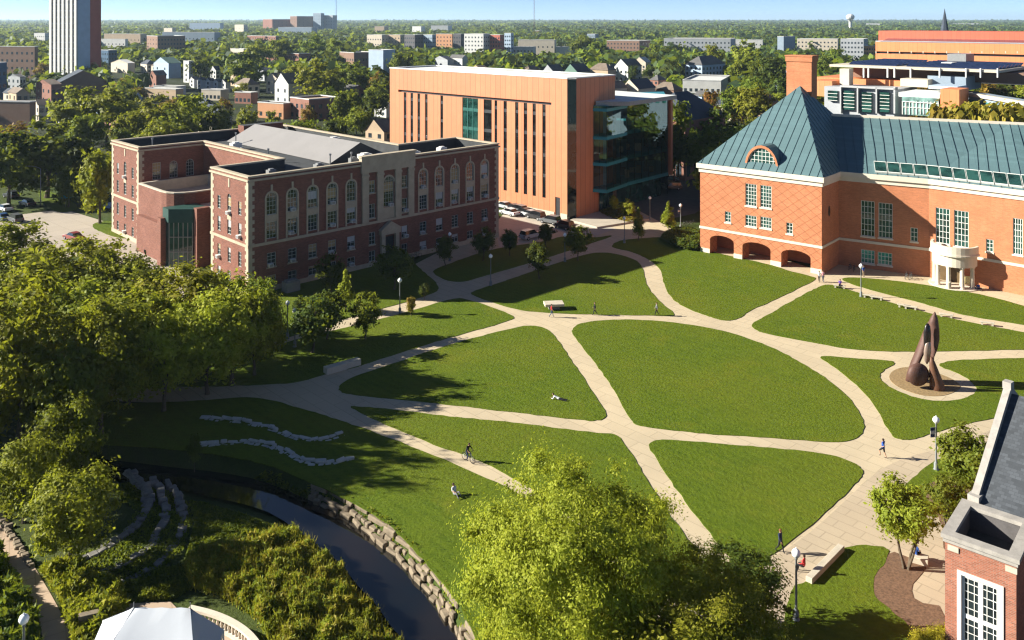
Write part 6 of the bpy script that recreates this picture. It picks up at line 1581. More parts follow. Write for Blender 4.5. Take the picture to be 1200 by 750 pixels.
# ---------------------------------------------------------------- woods out to the horizon
rw = np.random.default_rng(5)
d = 560.0
while d < 12000:
    step = max(11, d * .0135); lat = max(10, d * .011)
    for x in np.arange(-.64 * d, .64 * d, lat):
        p = (x + rw.uniform(-.5, .5) * lat, d + rw.uniform(-.5, .5) * step); hw = lat * rw.uniform(.55, .85); h = rw.uniform(9, 17) if d < 3000 else rw.uniform(7, 20) 
        dens = .5 + .5 * math.sin(x * .011 + 1.3) * math.sin(d * .013) 
        if (d > 1500 or rw.random() < .55 + .5 * dens) and not blocked(p, h, hw) and not (d < 760 and rw.random() < .35): rest.append((p[0], p[1], h, hw))
    d += step
rest = np.array(rest); n = len(rest); q = 34
u = rw.normal(size=(n, q, 3)); u /= np.linalg.norm(u, axis=2, keepdims=True); u[:, :, 2] = np.abs(u[:, :, 2]) * .95 - .1
rad = 1 + .22 * rw.normal(size=(n, q, 1))
sc3 = np.stack([rest[:, 3], rest[:, 3], rest[:, 2] * .62], 1)[:, None, :]
P = u * rad * sc3 + np.stack([rest[:, 0], rest[:, 1], rest[:, 2] * .36], 1)[:, None, :]
nr = u * .9 + rw.normal(size=u.shape) * .4; nr /= np.linalg.norm(nr, axis=2, keepdims=True)
sz = np.repeat(np.maximum(rest[:, 3], 4.0)[:, None] * .62, q, 1).reshape(-1, 1)
v = leaf_quads(P.reshape(-1, 3), nr.reshape(-1, 3), 1.0, rw, 1.25)
v = (v.reshape(-1, 4, 3) - P.reshape(-1, 1, 3)) * sz[:, :, None] + P.reshape(-1, 1, 3)
L_FAR = leafmat('leaf_far', (.022, .042, .018), (.050, .072, .022), (.060, .066, .02), .2)
wood = quads_mesh('woodland', v.reshape(-1, 3), [L_FAR, L_DARK, L_GREEN], np.repeat(rw.choice([0, 0, 0, 1, 1, 2], n), q))
tag(link('woodland', wood), kind='stuff')
print('TREES', len(placed), cnt, 'woods', n)
# small pale roofs peeping out of the woods
for k in range(46):
    dd = rw.uniform(620, 2600); x = rw.uniform(-.58, .58) * dd; sx, sy = px((x, dd, 8))
    if any(s[0] - 6 < sx < s[1] + 6 and s[2] - 3 < sy < s[3] + 6 for s in SHIELD if s[3] - s[2] > 4): continue
    s = rw.uniform(8, 20); h = rw.uniform(9, 16); mb = MB(); a_ = rw.uniform(.2, 1.2)
    t = thing('far_house', 'pale roof peeping out of the far woods', 'house', (x, dd, 0), 'pale roofs in the far woods')
    mb.box((x, dd, 0), (s, s * .6, h), a_); mb.build('wall', FM[['white', 'cream', 'brick', 'grey', 'tan'][k % 5]], t, weld=False)
    mb = MB(); mb.box((x, dd, h + .003), (s + 1, s * .6 + 1, .8), a_); mb.build('roof', FM[['lightroof', 'lightroof', 'shingle'][k % 3]], t, weld=False)
# ================================================================ lamp posts
M_LAMP = plain('lamp_post_paint', (.16, .17, .17), .5, .15, 3); M_GLOBE = plain('lamp_globe', (.85, .85, .85), .35, .03, 1)
M_NAVY = plain('navy_banner', (.012, .02, .09), .7); M_ORB = plain('orange_banner', (.55, .5, .46), .7)
def lamp_parts():
    mb = MB(); mb.lathe((0, 0, 0), [(.24, 0), (.24, .12), (.19, .18), (.19, .65), (.12, .75), (.085, .85), (.075, 2.4), (.065, 4.05), (.11, 4.1), (.11, 4.18), (.06, 4.22)], 10); p = mb.build('pole', M_LAMP); pm = p.data; bpy.data.objects.remove(p)
    mb = MB(); mb.ball((0, 0, 4.48), .29, 12); mb.lathe((0, 0, 4.76), [(.06, 0), (.05, .06), (.001, .12)], 8); g = mb.build('globe', M_GLOBE); gm = g.data; bpy.data.objects.remove(g)
    mb = MB(); mb.box((.34, 0, 3.0), (.44, .02, .8)); mb.box((.34, 0, 3.25), (.441, .024, .3), 0, 1); mb.box((.3, 0, 3.81), (.55, .03, .03), 0, 2); mb.box((.3, 0, 2.96), (.55, .03, .03), 0, 2); b = mb.build('banner', [M_NAVY, M_ORB, M_LAMP]); bm_ = b.data; bpy.data.objects.remove(b)
    return pm, gm, bm_
_lp = lamp_parts()
for x, y, ban, lab in [(1097, 551, 1, 'white globe lamp with a banner beside the slate roofed building'), (933, 727, 0, 'globe lamp at the bottom by the concrete seat wall'), (1009, 348, 0, 'globe lamp standing before the library front'),
    (468.6, 367, 0, 'globe lamp beside the rusty little tree'), (575, 335, 0, 'globe lamp on the shaded lawn right of the hall entrance'), (345.5, 407, 0, 'globe lamp next to dark round tree on the hall lawn'),
    (337, 397, 0, 'globe lamp farther left behind the one by dark round tree'), (527, 306, 0, 'globe lamp close before the brick hall wall'), (662, 307, 0, 'globe lamp below the copper hall corner'), (731.7, 285, 0, 'lamp left of the dark conical tree at the path junction'),
    (761.6, 258, 0, 'globe lamp in the shade before the glass block'), (797.6, 268, 1, 'lamp with banner beside the bicycles'), (28, 814, 0, 'globe lamp by the reddish walk, only its globe seen')]:
    p = G(x, y); t = thing('street_lamp', lab, 'lamp', p, 'globe lamps around the quad', random.uniform(-.3, .3) + (math.pi if ban else 0))
    link('pole', _lp[0], t); link('globe', _lp[1], t)
    if ban: link('banner', _lp[2], t)
p = G(47.6, 241); t = thing('road_light', 'tall curved arm street light above the left road', 'street light', p)
mb = MB(); mb.tube((p.x, p.y, 0), (p.x, p.y, 8), .11, .07, 8); mb.tube((p.x, p.y, 8), (p.x - 1.2, p.y, 8.5), .06, .05, 6); mb.tube((p.x - 1.2, p.y, 8.5), (p.x - 2.6, p.y, 8.55), .05, .05, 6); mb.build('pole', M_GREYM, t)
mb = MB(); mb.box((p.x - 2.8, p.y, 8.45), (.8, .3, .16)); mb.build('lamp_head', M_GREYM, t)

# ================================================================ sculpture
M_BRONZE = plain('rusted_bronze', (.085, .040, .030), .62, .3, .8, .4, .15); M_RUST = plain('weathered_steel', (.11, .048, .026), .6, .3, .7, .4, .1)
sc_ = G(1086, 452); sd_ = sc_.y / F
sp_ = lambda x, y, dy=0: V(x, y, sc_.y + dy)
scu = thing('bronze_sculpture', 'tall abstract rust brown sculpture of blades, disc and cone in a gravel ring', 'sculpture', (sc_.x, sc_.y, 0))
def loft(name, secs, mat, n=16, parent=scu):
    """sections (centre, half width in x, half depth in y, twist)"""
    mb = MB(); rings = []
    for c, a, b, tw in secs:
        rings.append([c + Vector((a * math.cos(q) * math.cos(tw) - b * math.sin(q) * math.sin(tw), a * math.cos(q) * math.sin(tw) + b * math.sin(q) * math.cos(tw), 0)) for q in [2 * math.pi * k / n for k in range(n)]])
    for A_, B_ in zip(rings, rings[1:]):
        for k in range(n): mb.face([A_[k], A_[(k + 1) % n], B_[(k + 1) % n], B_[k]], 0, True)
    mb.face(rings[0][::-1]); mb.face(rings[-1])
    return mb.build(name, mat, parent)
def secs(rows, twist=0, dy=0):
    return [(sp_((x0 + x1) / 2, y, dy + k * .0), (x1 - x0) / 2 * sd_, dpt * .8, twist * i / len(rows)) for i, (y, x0, x1, dpt, k) in enumerate(rows)]
loft('tall_blade', secs([(459, 1093.5, 1095, .3, 0), (446, 1090, 1094, .45, 0), (425, 1090, 1093.5, .5, 0), (417, 1090, 1093.5, .55, 0), (408, 1090, 1097.5, .7, 0), (396, 1090.5, 1100, .75, 0), (386, 1090, 1100, .7, 0), (378, 1088.5, 1099.6, .6, 0), (372, 1091, 1098.6, .45, 0), (368, 1093.5, 1097, .2, 0), (365.5, 1095, 1096, .05, 0)], .3, .5), M_BRONZE)
loft('leaning_blade', secs([(448, 1061, 1066, .4, 0), (438, 1063.5, 1070, .6, 0), (424, 1069, 1077, .75, 0), (410, 1075, 1083, .75, 0), (398, 1079.5, 1087, .65, 0), (388, 1083, 1090, .5, 0), (380, 1086, 1092, .3, 0), (375, 1089, 1092, .1, 0)], .4, 1.2), M_BRONZE)
loft('hole_shade_lobe', secs([(410, 1084, 1086, .1, 0), (402, 1082.5, 1090.5, .3, 0), (390, 1082.3, 1091, .35, 0), (382, 1084, 1090, .25, 0), (379, 1086, 1088, .05, 0)], .1, -.1), plain('hole_shade_dark', (.018, .013, .014), .3, .3, 1, .6, .3))  # solid standing in for the dark hole, its shade put into the colour
loft('pale_tongue', secs([(426.5, 1085.5, 1087, .05, 0), (422, 1083, 1089.5, .25, 0), (412, 1082.5, 1091, .3, 0), (404, 1084, 1091, .25, 0), (399, 1086.5, 1090, .05, 0)], .1, -.25), plain('polished_bronze', (.30, .22, .18), .35, .15, 1, .5, .3))
mb = MB(); c = sp_(1076, 439, -.6); r = 13.2 * sd_; mb.lathe((c.x, c.y, c.z), [(max(1e-4, r * math.sin(math.pi * i / 18)), -r * math.cos(math.pi * i / 18)) for i in range(19)], 20); mb.v = [(x_, c.y + (y_ - c.y) * .55 + .1 * (x_ - c.x), z_) for x_, y_, z_ in mb.v]; o = mb.build('disc', M_BRONZE, scu)
loft('cone_leg', secs([(461, 1090, 1108.5, 1.0, 0), (452, 1090, 1106.5, .9, 0), (444, 1089.6, 1103.5, .75, 0), (434, 1089.4, 1099.5, .55, 0), (425, 1089.5, 1096, .35, 0), (418, 1090.5, 1092.5, .08, 0)], .2, -.9), M_RUST)

# ================================================================ cars
PAINT = {k: plain('car_' + k, c, .3, .04, .5, .6) for k, c in {'white': (.65, .65, .65), 'silver': (.35, .36, .37), 'black': (.015, .015, .017), 'grey': (.10, .105, .11), 'blue': (.03, .08, .2), 'red': (.22, .03, .025), 'teal': (.03, .12, .13)}.items()}
M_CARG = glass('car_glass', (.01, .012, .014), .05, .7); M_TYRE = plain('tyre_rubber', (.012, .012, .012), .9); M_RIM = plain('wheel_rim', (.4, .4, .42), .35, .05, 2, .5, .6)
M_HEAD = plain('headlight_lens', (.7, .7, .68), .2); M_TAIL = plain('tail_lamp', (.25, .01, .01), .3)
def car_proto(suv=False):
    t = thing('parked_car', 'x', 'car', (0, 0, 0))
    h1, h2 = (.98, 1.72) if suv else (.88, 1.44)
    prof = [(-2.25, .3), (-2.3, .62), (-2.2, h1), (-1.2, h1 + .05), (.95, h1 + .04), (1.95, h1 - .1), (2.25, .68), (2.28, .3)]
    mb = MB(); W2_ = .9
    L_ = [Vector((x, -W2_ + (.07 if z > .8 else 0), z)) for x, z in prof]; R_ = [Vector((x, W2_ - (.07 if z > .8 else 0), z)) for x, z in prof]
    for k in range(len(prof) - 1): mb.face([L_[k], R_[k], R_[k + 1], L_[k + 1]], 0, False)
    mb.face(L_); mb.face(R_[::-1]); mb.face([L_[0], L_[-1], R_[-1], R_[0]])
    ca = [(-1.75 if not suv else -2.1, h1), (-1.1 if not suv else -1.9, h2 - .06), (-.6, h2), (.25, h2 - .03), (1.05, h1 + .02)]
    A_ = [Vector((x, -.80 + (.14 if z > h1 + .2 else 0), z)) for x, z in ca]; B_ = [Vector((x, -y_, z)) for (x, y_, z) in [tuple(v) for v in A_]]
    mb.face([A_[1], B_[1], B_[2], A_[2]]); mb.face([A_[2], B_[2], B_[3], A_[3]])
    b = mb.build('body', PAINT['white'], t, bevel=.05)
    gm = MB(); gm.face([A_[0], B_[0], B_[1], A_[1]]); gm.build('rear_window', M_CARG, t)
    gm = MB(); gm.face([A_[3], B_[3], B_[4], A_[4]]); gm.build('windscreen', M_CARG, t)
    for S in (A_, B_): gm = MB(); gm.face(S); gm.build('side_window', M_CARG, t)
    for x in (-1.4, 1.4):
        for y in (-.82, .82):
            wm = MB(); wm.tube((x, y - .11, .33), (x, y + .11, .33), .33, .33, 14); w_ = wm.build('wheel', M_TYRE, t)
            wm = MB(); s = 1 if y > 0 else -1; wm.tube((x, y + s * .112, .33), (x, y + s * .125, .33), .2, .2, 10); wm.build('rim', M_RIM, w_)
    for y in (-.65, .65):
        hm = MB(); hm.box((2.25, y, .62), (.1, .34, .14)); hm.build('headlight', M_HEAD, t)
        hm = MB(); hm.box((-2.27, y, .68), (.08, .3, .16)); hm.build('tail_light', M_TAIL, t)
    return t
protos = [car_proto(), car_proto(True)]
def kids(o): return {c.name.split('.')[0]: c for c in o.children}
CARS = [(601, 246.5, 'black', 0, 2.3, 'black car first in the row by the copper hall, nearest the brick hall'), (607, 249, 'grey', 1, 2.3, 'dark grey car second in the row by the copper hall'), (613.5, 251.5, 'black', 0, 2.3, 'black car in the middle of the row by the copper hall'),
 (620.5, 254, 'silver', 0, 2.3, 'silver car in the row by the copper hall'), (628, 256.5, 'black', 1, 2.3, 'black car right of the silver one in the row'), (645, 262, 'grey', 1, 2.45, 'large grey car parked near the copper hall corner'),
 (661, 268, 'black', 1, 2.3, 'dark car behind the bushy trees at the car park edge'), (622, 279.5, 'silver', 1, .75, 'silver car in the shade at the front of the car park'), (590, 244, 'silver', 0, 2.3, 'pale car at the right wall corner of the brick hall'), (597, 252, 'white', 0, 2.3, 'white car at the right wall corner of the brick hall'),
 (785, 212, 'teal', 0, 3.0, 'teal car on the shaded street beyond the glass block'), (788, 222, 'black', 1, 3.0, 'black car on the shaded street nearer the library'), (13, 232, 'black', 1, 2.5, 'black car standing at the far left road'), (5, 247, 'white', 0, 2.5, 'white car at the left picture edge'),
 (32, 241, 'black', 0, 2.5, 'black car beside the left grass strip'), (2, 258, 'blue', 0, 2.5, 'blue car at the left edge below the white one'), (17, 260, 'grey', 1, 2.5, 'grey car just above the left tree mass'), (86, 281, 'red', 0, 2.5, 'dark red car peeping out behind the trees'), (130, 245, 'blue', 0, 2.6, 'blue car behind the tree at the hall corner')]
for i, (x, y, col, k, rz, lab) in enumerate(CARS):
    t = dup(protos[k], None, G(x, y) + Vector((0, 0, .04)), rz, lab, 'parked cars'); t.name = 'parked_car'
    paint(kids(t)['body'], PAINT[col])
for o in protos:
    for c in list(o.children):
        for g in list(c.children): bpy.data.objects.remove(g)
        bpy.data.objects.remove(c)
    bpy.data.objects.remove(o)
for x, y, lab in ((177, 297, 'small black utility cart left of its twin by the hall entrance'), (187, 299, 'small utility cart right of its twin by the hall entrance')):
    p = G(x, y); t = thing('utility_cart', lab, 'cart', p, 'utility carts', .4)
    mb = MB(); mb.box((0, 0, .35), (2.3, 1.15, .45)); mb.box((.75, 0, .8), (.6, 1.1, .35)); mb.box((-.5, 0, .8), (.5, 1.1, .3)); mb.build('body', M_DARK, t, local=True, bevel=.04)
    mb = MB(); mb.box((-.1, 0, 1.85), (1.5, 1.15, .07)); mb.build('canopy', PAINT['black'] if x < 180 else PAINT['silver'], t, local=True)
    for a in (-.75, .55):
        for b in (-.5, .5): mb = MB(); mb.tube((a, b, .8), (a, b, 1.86), .025, .025, 5); mb.build('canopy_post', M_GREYM, t, local=True)
    for a in (-.75, .75):
        for b in (-.52, .52): mb = MB(); mb.tube((a, b - .08, .26), (a, b + .08, .26), .26, .26, 12); mb.build('wheel', M_TYRE, t, local=True)
p = G(77, 243); t = thing('parasol', 'small turquoise parasol in the shade near the left road', 'parasol', p)
mb = MB(); mb.tube((p.x, p.y, 0), (p.x, p.y, 2.6), .03, .03, 6); mb.build('pole', M_GREYM, t); mb = MB(); mb.lathe((p.x, p.y, 2.2), [(1.45, 0), (.8, .28), (.02, .55)], 8, sm=False); mb.build('canopy', plain('turquoise_cloth', (.03, .3, .38), .8), t)

# ================================================================ benches and blocks
def bench(x, y, lab, rz):
    p = G(x, y); t = thing('stone_bench', lab, 'bench', p, 'low stone benches by the library path', rz)
    mb = MB(); mb.box((0, 0, .38), (1.7, .5, .12)); mb.build('seat', M_STONE, t, local=True, bevel=.02)
    for a in (-.6, .6): mb = MB(); mb.box((a, 0, 0), (.22, .42, .38)); mb.build('leg', M_STONE, t, local=True)
for x, y, lab in ((1018.5, 349.5, 'stone bench just right of the library lamp'), (1027, 351.5, 'second stone bench right of the library lamp'), (1059.5, 361, 'stone bench midway along the library path'), (1067, 362.8, 'stone bench beside the midway one on the library path'), (1109, 372, 'stone bench above the sculpture tip'), (1157, 381.5, 'stone bench nearest the right picture edge'), (984, 338, 'stone bench at the library corner with a person on it')):
    bench(x, y, lab, -.46)
p = G(649, 362); t = thing('stone_block', 'big pale limestone slab on the upper lawn beside the path', 'stone block', p, None, .12)
mb = MB(); mb.box((0, 0, .55), (2.7, 1.7, .35)); mb.build('slab', M_STONE, t, local=True, bevel=.04)
mb = MB(); mb.box((0, 0, 0), (1.5, .9, .55)); mb.build('base', M_ROCKG, t, local=True, bevel=.03)
p = G(1112, 339); mb = MB(); mb.lathe((p.x, p.y, .1), [(.3, 0), (.34, .9), (.36, 1.0), (.25, 1.02), (.001, 1.05)], 10); tag(mb.build('litter_bin', M_STONE), 'pale round litter bin between the portico columns', 'bin')
p = G(1133, 334); mb = MB(); mb.beam(p + Vector((-.4, 0, .1)), p + Vector((.4, -.3, .1)), .08, 1.3); tag(mb.build('notice_board', plain('yellow_board', (.7, .62, .3), .7)), 'small yellow board standing at the library portico', 'sign')
p = G(341, 341); mb = MB(); mb.box((p.x, p.y, 0), (2.2, 1.6, 1.5), .76); mb.box((p.x, p.y, 1.5), (1.7, 1.2, .2), .76); tag(mb.build('ground_chiller', M_GREYM, bevel=.03), 'grey machine box on the ground before the brick hall', 'machine')

# ================================================================ bicycles
def bike_proto():
    t = thing('bicycle', 'x', 'bicycle', (0, 0, 0))
    for x in (-.52, .52):
        mb = MB(); n = 18
        for k in range(n):
            a0_, a1_ = 2 * math.pi * k / n, 2 * math.pi * (k + 1) / n
            mb.tube((x + .33 * math.cos(a0_), 0, .34 + .33 * math.sin(a0_)), (x + .33 * math.cos(a1_), 0, .34 + .33 * math.sin(a1_)), .025, .025, 5, 0, False)
        w_ = mb.build('wheel', M_TYRE, t); mb = MB()
        for k in range(6): a0_ = math.pi * k / 6; mb.tube((x + .31 * math.cos(a0_), 0, .34 + .31 * math.sin(a0_)), (x - .31 * math.cos(a0_), 0, .34 - .31 * math.sin(a0_)), .006, .006, 3)
        mb.build('spokes', M_RIM, w_)
    mb = MB()
    for a, b in (((-.52, .34), (-.12, .3)), ((-.12, .3), (-.22, .8)), ((-.52, .34), (-.2, .72)), ((-.12, .3), (.35, .78)), ((-.2, .74), (.33, .8)), ((.33, .85), (.52, .34))): mb.tube((a[0], 0, a[1]), (b[0], 0, b[1]), .02, .02, 5)
    mb.build('frame', PAINT['grey'], t)
    mb = MB(); mb.box((-.23, 0, .82), (.26, .13, .06)); mb.build('saddle', M_TYRE, t)
    mb = MB(); mb.tube((.33, 0, .84), (.3, 0, 1.0), .015, .015, 5); mb.tube((.32, -.27, 1.0), (.32, .27, 1.0), .015, .015, 5); mb.build('handlebar', M_DARK, t)
    return t
bk0 = bike_proto(); first = True
for x, y, rz, lab in ((549, 541.5, -.75, 'dark bicycle ridden along the shaded path'), (799, 266, .2, 'leftmost bicycle of the rack beside the banner lamp'), (803, 265, .3, 'second bicycle of the rack beside the banner lamp'), (807, 264.6, .25, 'third bicycle of the rack beside the banner lamp'), (811, 263.6, .2, 'last bicycle of the rack, nearest the hedge'),
  (996, 316, .9, 'left bicycle leaning in the shaded library corner'), (1001, 317.5, 1.0, 'right bicycle leaning in the shaded library corner'), (1062, 326.5, .9, 'left bicycle by the shaded library wall near the portico'), (1067, 327.5, .8, 'right bicycle by the shaded library wall near the portico'), (484, 303.5, .7, 'left bicycle at the brick hall entrance'), (489, 302, .6, 'right bicycle at the brick hall entrance')):
    p = G(x, y) + Vector((0, 0, .03))
    if first: bk0.location = p; bk0.rotation_euler = (0, 0, rz); bk0['label'] = lab; bk0['group'] = 'bicycles'; first = False; BIKE = bk0
    else: dup(bk0, None, p, rz, lab, 'bicycles')

# ================================================================ people
SKIN = plain('skin', (.42, .24, .16), .6, .05, 3); SKIN2 = plain('skin_dark', (.12, .06, .04), .6, .05, 3)
CL = {k: plain('cloth_' + k, c, .9, .1, 4) for k, c in {'blue': (.03, .09, .35), 'black': (.015, .015, .018), 'red': (.42, .03, .03), 'white': (.62, .62, .62), 'navy': (.02, .03, .08), 'grey': (.15, .15, .16), 'jeans': (.06, .09, .16), 'purple': (.12, .06, .28), 'tan': (.3, .22, .14), 'orange': (.5, .16, .04), 'pink': (.5, .25, .28)}.items()}
HAIR = plain('hair_brown', (.035, .018, .01), .7, .2, 6); HAIRR = plain('hair_reddish', (.16, .05, .02), .7, .2, 6)
def pose(kind):
    """joints (x forward, y left, z up), metres"""
    J = dict(pelvis=(0, 0, .95), waist=(0, 0, 1.1), chest=(0.0, 0, 1.32), neck=(.0, 0, 1.49), head=(.02, 0, 1.6), crown=(.01, 0, 1.72),
             sl=(0, .17, 1.42), sr=(0, -.17, 1.42), hl=(0, .09, .9), hr=(0, -.09, .9))
    def legs(kl, al, tl, kr, ar, tr): J.update(kl=kl, al=al, tl=tl, kr=kr, ar=ar, tr=tr)
    def arms(el, wl_, fl_, er, wr_, fr_): J.update(el=el, wl=wl_, fl=fl_, er=er, wr=wr_, fr=fr_)
    if kind == 'walk':
        legs((.14, .09, .5), (.22, .09, .09), (.36, .09, .04), (-.08, -.09, .5), (-.36, -.09, .14), (-.26, -.09, .03)); arms((-.12, .23, 1.16), (-.06, .24, .93), (-.02, .24, .82), (.06, -.23, 1.15), (.2, -.22, .95), (.27, -.21, .86))
    elif kind == 'run':
        legs((.32, .09, .62), (.2, .09, .22), (.33, .09, .14), (-.06, -.09, .5), (-.26, -.09, .1), (-.14, -.09, .02)); arms((-.24, .24, 1.2), (-.02, .23, 1.08), (.07, .2, 1.12), (.08, -.25, 1.16), (.3, -.18, 1.2), (.38, -.15, 1.28))
    elif kind == 'stand':
        legs((.02, .1, .5), (0, .1, .08), (.14, .11, .03), (.02, -.1, .5), (0, -.1, .08), (.14, -.11, .03)); arms((-.02, .25, 1.15), (.06, .25, .9), (.08, .24, .8), (-.02, -.25, 1.15), (.1, -.22, .95), (.16, -.2, .88))
    elif kind == 'sit':        # on a 0.5 m seat
        d = -.40
        for k in list(J): J[k] = (J[k][0], J[k][1], J[k][2] + d)
        J['hl'] = (.02, .1, .53); J['hr'] = (.02, -.1, .53)
        legs((.45, .12, .55), (.43, .12, .09), (.57, .13, .04), (.45, -.12, .55), (.45, -.12, .09), (.59, -.13, .04)); arms((.05, .24, .78), (.27, .18, .68), (.36, .15, .66), (.05, -.24, .78), (.27, -.18, .68), (.36, -.15, .66))
    elif kind == 'ground':     # sitting on the grass, knees up, leaning on the hands
        for k in list(J): J[k] = (J[k][0] - (J[k][2] - .95) * .3, J[k][1], J[k][2] - .82)
        J['hl'] = (.05, .1, .12); J['hr'] = (.05, -.1, .12)
        legs((.42, .14, .42), (.68, .15, .1), (.8, .16, .05), (.46, -.14, .34), (.78, -.16, .09), (.9, -.17, .06)); arms((-.3, .3, .36), (-.38, .34, .12), (-.44, .36, .04), (.02, -.28, .4), (.26, -.2, .4), (.34, -.17, .4))
    elif kind == 'lie':        # on the front, propped on the elbows
        J = dict(pelvis=(0, 0, .13), waist=(.2, 0, .15), chest=(.42, 0, .22), neck=(.58, 0, .34), head=(.66, 0, .43), crown=(.74, 0, .52), sl=(.5, .17, .28), sr=(.5, -.17, .28), hl=(-.05, .09, .12), hr=(-.05, -.09, .12))
        J.update(kl=(-.46, .12, .09), al=(-.86, .14, .1), tl=(-.98, .14, .06), kr=(-.46, -.14, .09), ar=(-.85, -.18, .1), tr=(-.97, -.2, .06), el=(.56, .26, .06), wl=(.78, .15, .06), fl=(.87, .12, .05), er=(.56, -.26, .06), wr=(.78, -.13, .06), fr=(.87, -.1, .05))
    elif kind == 'ride':
        for k in list(J): J[k] = (J[k][0] + (J[k][2] - .95) * .42 - .2, J[k][1], J[k][2] - .02)
        J['hl'] = (-.16, .1, .9); J['hr'] = (-.16, -.1, .9)
        legs((.2, .12, .72), (-.02, .13, .36), (.1, .13, .3), (.1, -.12, .58), (-.08, -.13, .2), (.05, -.13, .15)); arms((.18, .26, 1.16), (.3, .25, 1.04), (.36, .24, 1.03), (.18, -.26, 1.16), (.3, -.25, 1.04), (.36, -.24, 1.03))
    return J
BONES = [('pelvis', 'waist'), ('waist', 'chest'), ('chest', 'neck'), ('neck', 'head'), ('head', 'crown'), ('chest', 'sl'), ('chest', 'sr'), ('sl', 'el'), ('el', 'wl'), ('wl', 'fl'), ('sr', 'er'), ('er', 'wr'), ('wr', 'fr'), ('pelvis', 'hl'), ('pelvis', 'hr'), ('hl', 'kl'), ('kl', 'al'), ('al', 'tl'), ('hr', 'kr'), ('kr', 'ar'), ('ar', 'tr')]
RAD = dict(pelvis=.145, waist=.135, chest=.155, neck=.06, head=.095, crown=.08, sl=.075, sr=.075, el=.047, er=.047, wl=.033, wr=.033, fl=.028, fr=.028, hl=.10, hr=.10, kl=.065, kr=.065, al=.042, ar=.042, tl=.042, tr=.042)
def person(label, x, y, kind, rz, top, bottom, hair=HAIR, skin=SKIN, shorts=False, short_sleeve=True, zoff=.07, name='person', s=1.0, shoe='black'):
    J = pose(kind); names = list(J); ix = {k: i for i, k in enumerate(names)}
    me = bpy.data.meshes.new('skeleton'); me.from_pydata([J[k] for k in names], [(ix[a], ix[b]) for a, b in BONES], [])
    o = bpy.data.objects.new('skeleton', me); COL.objects.link(o)
    mod = o.modifiers.new('skin', 'SKIN'); sub = o.modifiers.new('sub', 'SUBSURF'); sub.levels = 1; sub.render_levels = 1
    sv = me.skin_vertices[0].data
    for k in names: sv[ix[k]].radius = (RAD[k], RAD[k] * (.8 if k in ('chest', 'waist', 'pelvis') else 1)); sv[ix[k]].use_root = k == 'pelvis'
    bpy.context.view_layer.update()
    ev_ = o.evaluated_get(bpy.context.evaluated_depsgraph_get()); nm = bpy.data.meshes.new_from_object(ev_); bpy.data.objects.remove(o)
    mats = [skin, CL[top], CL[bottom], CL[shoe]]
    zone = {}
    for a, b in BONES:
        kk = (a, b)
        if kk in (('neck', 'head'), ('head', 'crown')): zone[kk] = 0
        elif kk in (('el', 'wl'), ('er', 'wr')): zone[kk] = 0 if short_sleeve else 1
        elif b in ('fl', 'fr'): zone[kk] = 0
        elif b in ('kl', 'kr', 'hl', 'hr'): zone[kk] = 2
        elif b in ('al', 'ar'): zone[kk] = 0 if shorts else 2
        elif b in ('tl', 'tr'): zone[kk] = 3
        else: zone[kk] = 1
    nm.materials.clear()
    bm = bmesh.new(); bm.from_mesh(nm)
    def near(p):
        best, z = 9, 1
        for a, b in BONES:
            A_, B_ = Vector(J[a]), Vector(J[b]); t = max(0, min(1, (p - A_).dot(B_ - A_) / max(1e-9, (B_ - A_).length_squared))); dd = (p - A_ - (B_ - A_) * t).length - (RAD[a] * (1 - t) + RAD[b] * t)
            if dd < best: best, z = dd, zone[(a, b)]
        return z
    for f in bm.faces: f.material_index = near(f.calc_center_median()); f.smooth = True
    def ell(c, r, mi=0):
        m_ = Matrix.Translation(c) @ Matrix.Diagonal((*r, 1)); g = bmesh.ops.create_icosphere(bm, subdivisions=1, radius=1, matrix=m_)
        for v in g['verts']:
            for f in v.link_faces: f.material_index = mi; f.smooth = True
    h = Vector(J['head']); n_ = Vector(J['crown']) - h
    ell(h + Vector((.095, 0, -.01)), (.02, .014, .022)); ell(h + Vector((.0, .095, 0)), (.02, .012, .03)); ell(h + Vector((.0, -.095, 0)), (.02, .012, .03))
    for sg in (1, -1): ell(h + Vector((.082, sg * .034, .02)), (.01, .012, .009), 3)
    ell(h + Vector((.082, 0, -.05)), (.012, .026, .007))
    for a, b in (('wl', 'fl'), ('wr', 'fr')):                     # five fingers on each hand
        q, d = Vector(J[b]), (Vector(J[b]) - Vector(J[a])).normalized(); sd2 = d.orthogonal().normalized(); cu = d.cross(sd2)
        for k, ln in enumerate((.055, .07, .075, .068)):
            c0_ = q + sd2 * (.018 * (k - 1.5)); c1_ = c0_ + d * ln * .6 ; c2_ = c1_ + (d * .7 + cu * .6).normalized() * ln * .5
            for s0, s1, r0, r1 in ((c0_, c1_, .0085, .008), (c1_, c2_, .008, .006)):
                m_ = (s1 - s0).to_track_quat('Z', 'Y').to_matrix().to_4x4(); m_.translation = (s0 + s1) / 2
                g = bmesh.ops.create_cone(bm, segments=5, radius1=r0, radius2=r1, depth=(s1 - s0).length, cap_ends=True, matrix=m_)
        c0_ = Vector(J[a]).lerp(q, .5) + sd2 * .028; c1_ = c0_ + (d + sd2 * .8).normalized() * .06
        m_ = (c1_ - c0_).to_track_quat('Z', 'Y').to_matrix().to_4x4(); m_.translation = (c0_ + c1_) / 2
        bmesh.ops.create_cone(bm, segments=5, radius1=.01, radius2=.008, depth=.06, cap_ends=True, matrix=m_)
        
    for m in mats: nm.materials.append(m)
    bm.to_mesh(nm); bm.free()
    p = G(x, y) if not isinstance(x, Vector) else x
    t = thing(name, label, 'person', (p.x, p.y, zoff), None, rz); t.scale = (s, s, s)
    b = link('body', nm, t)
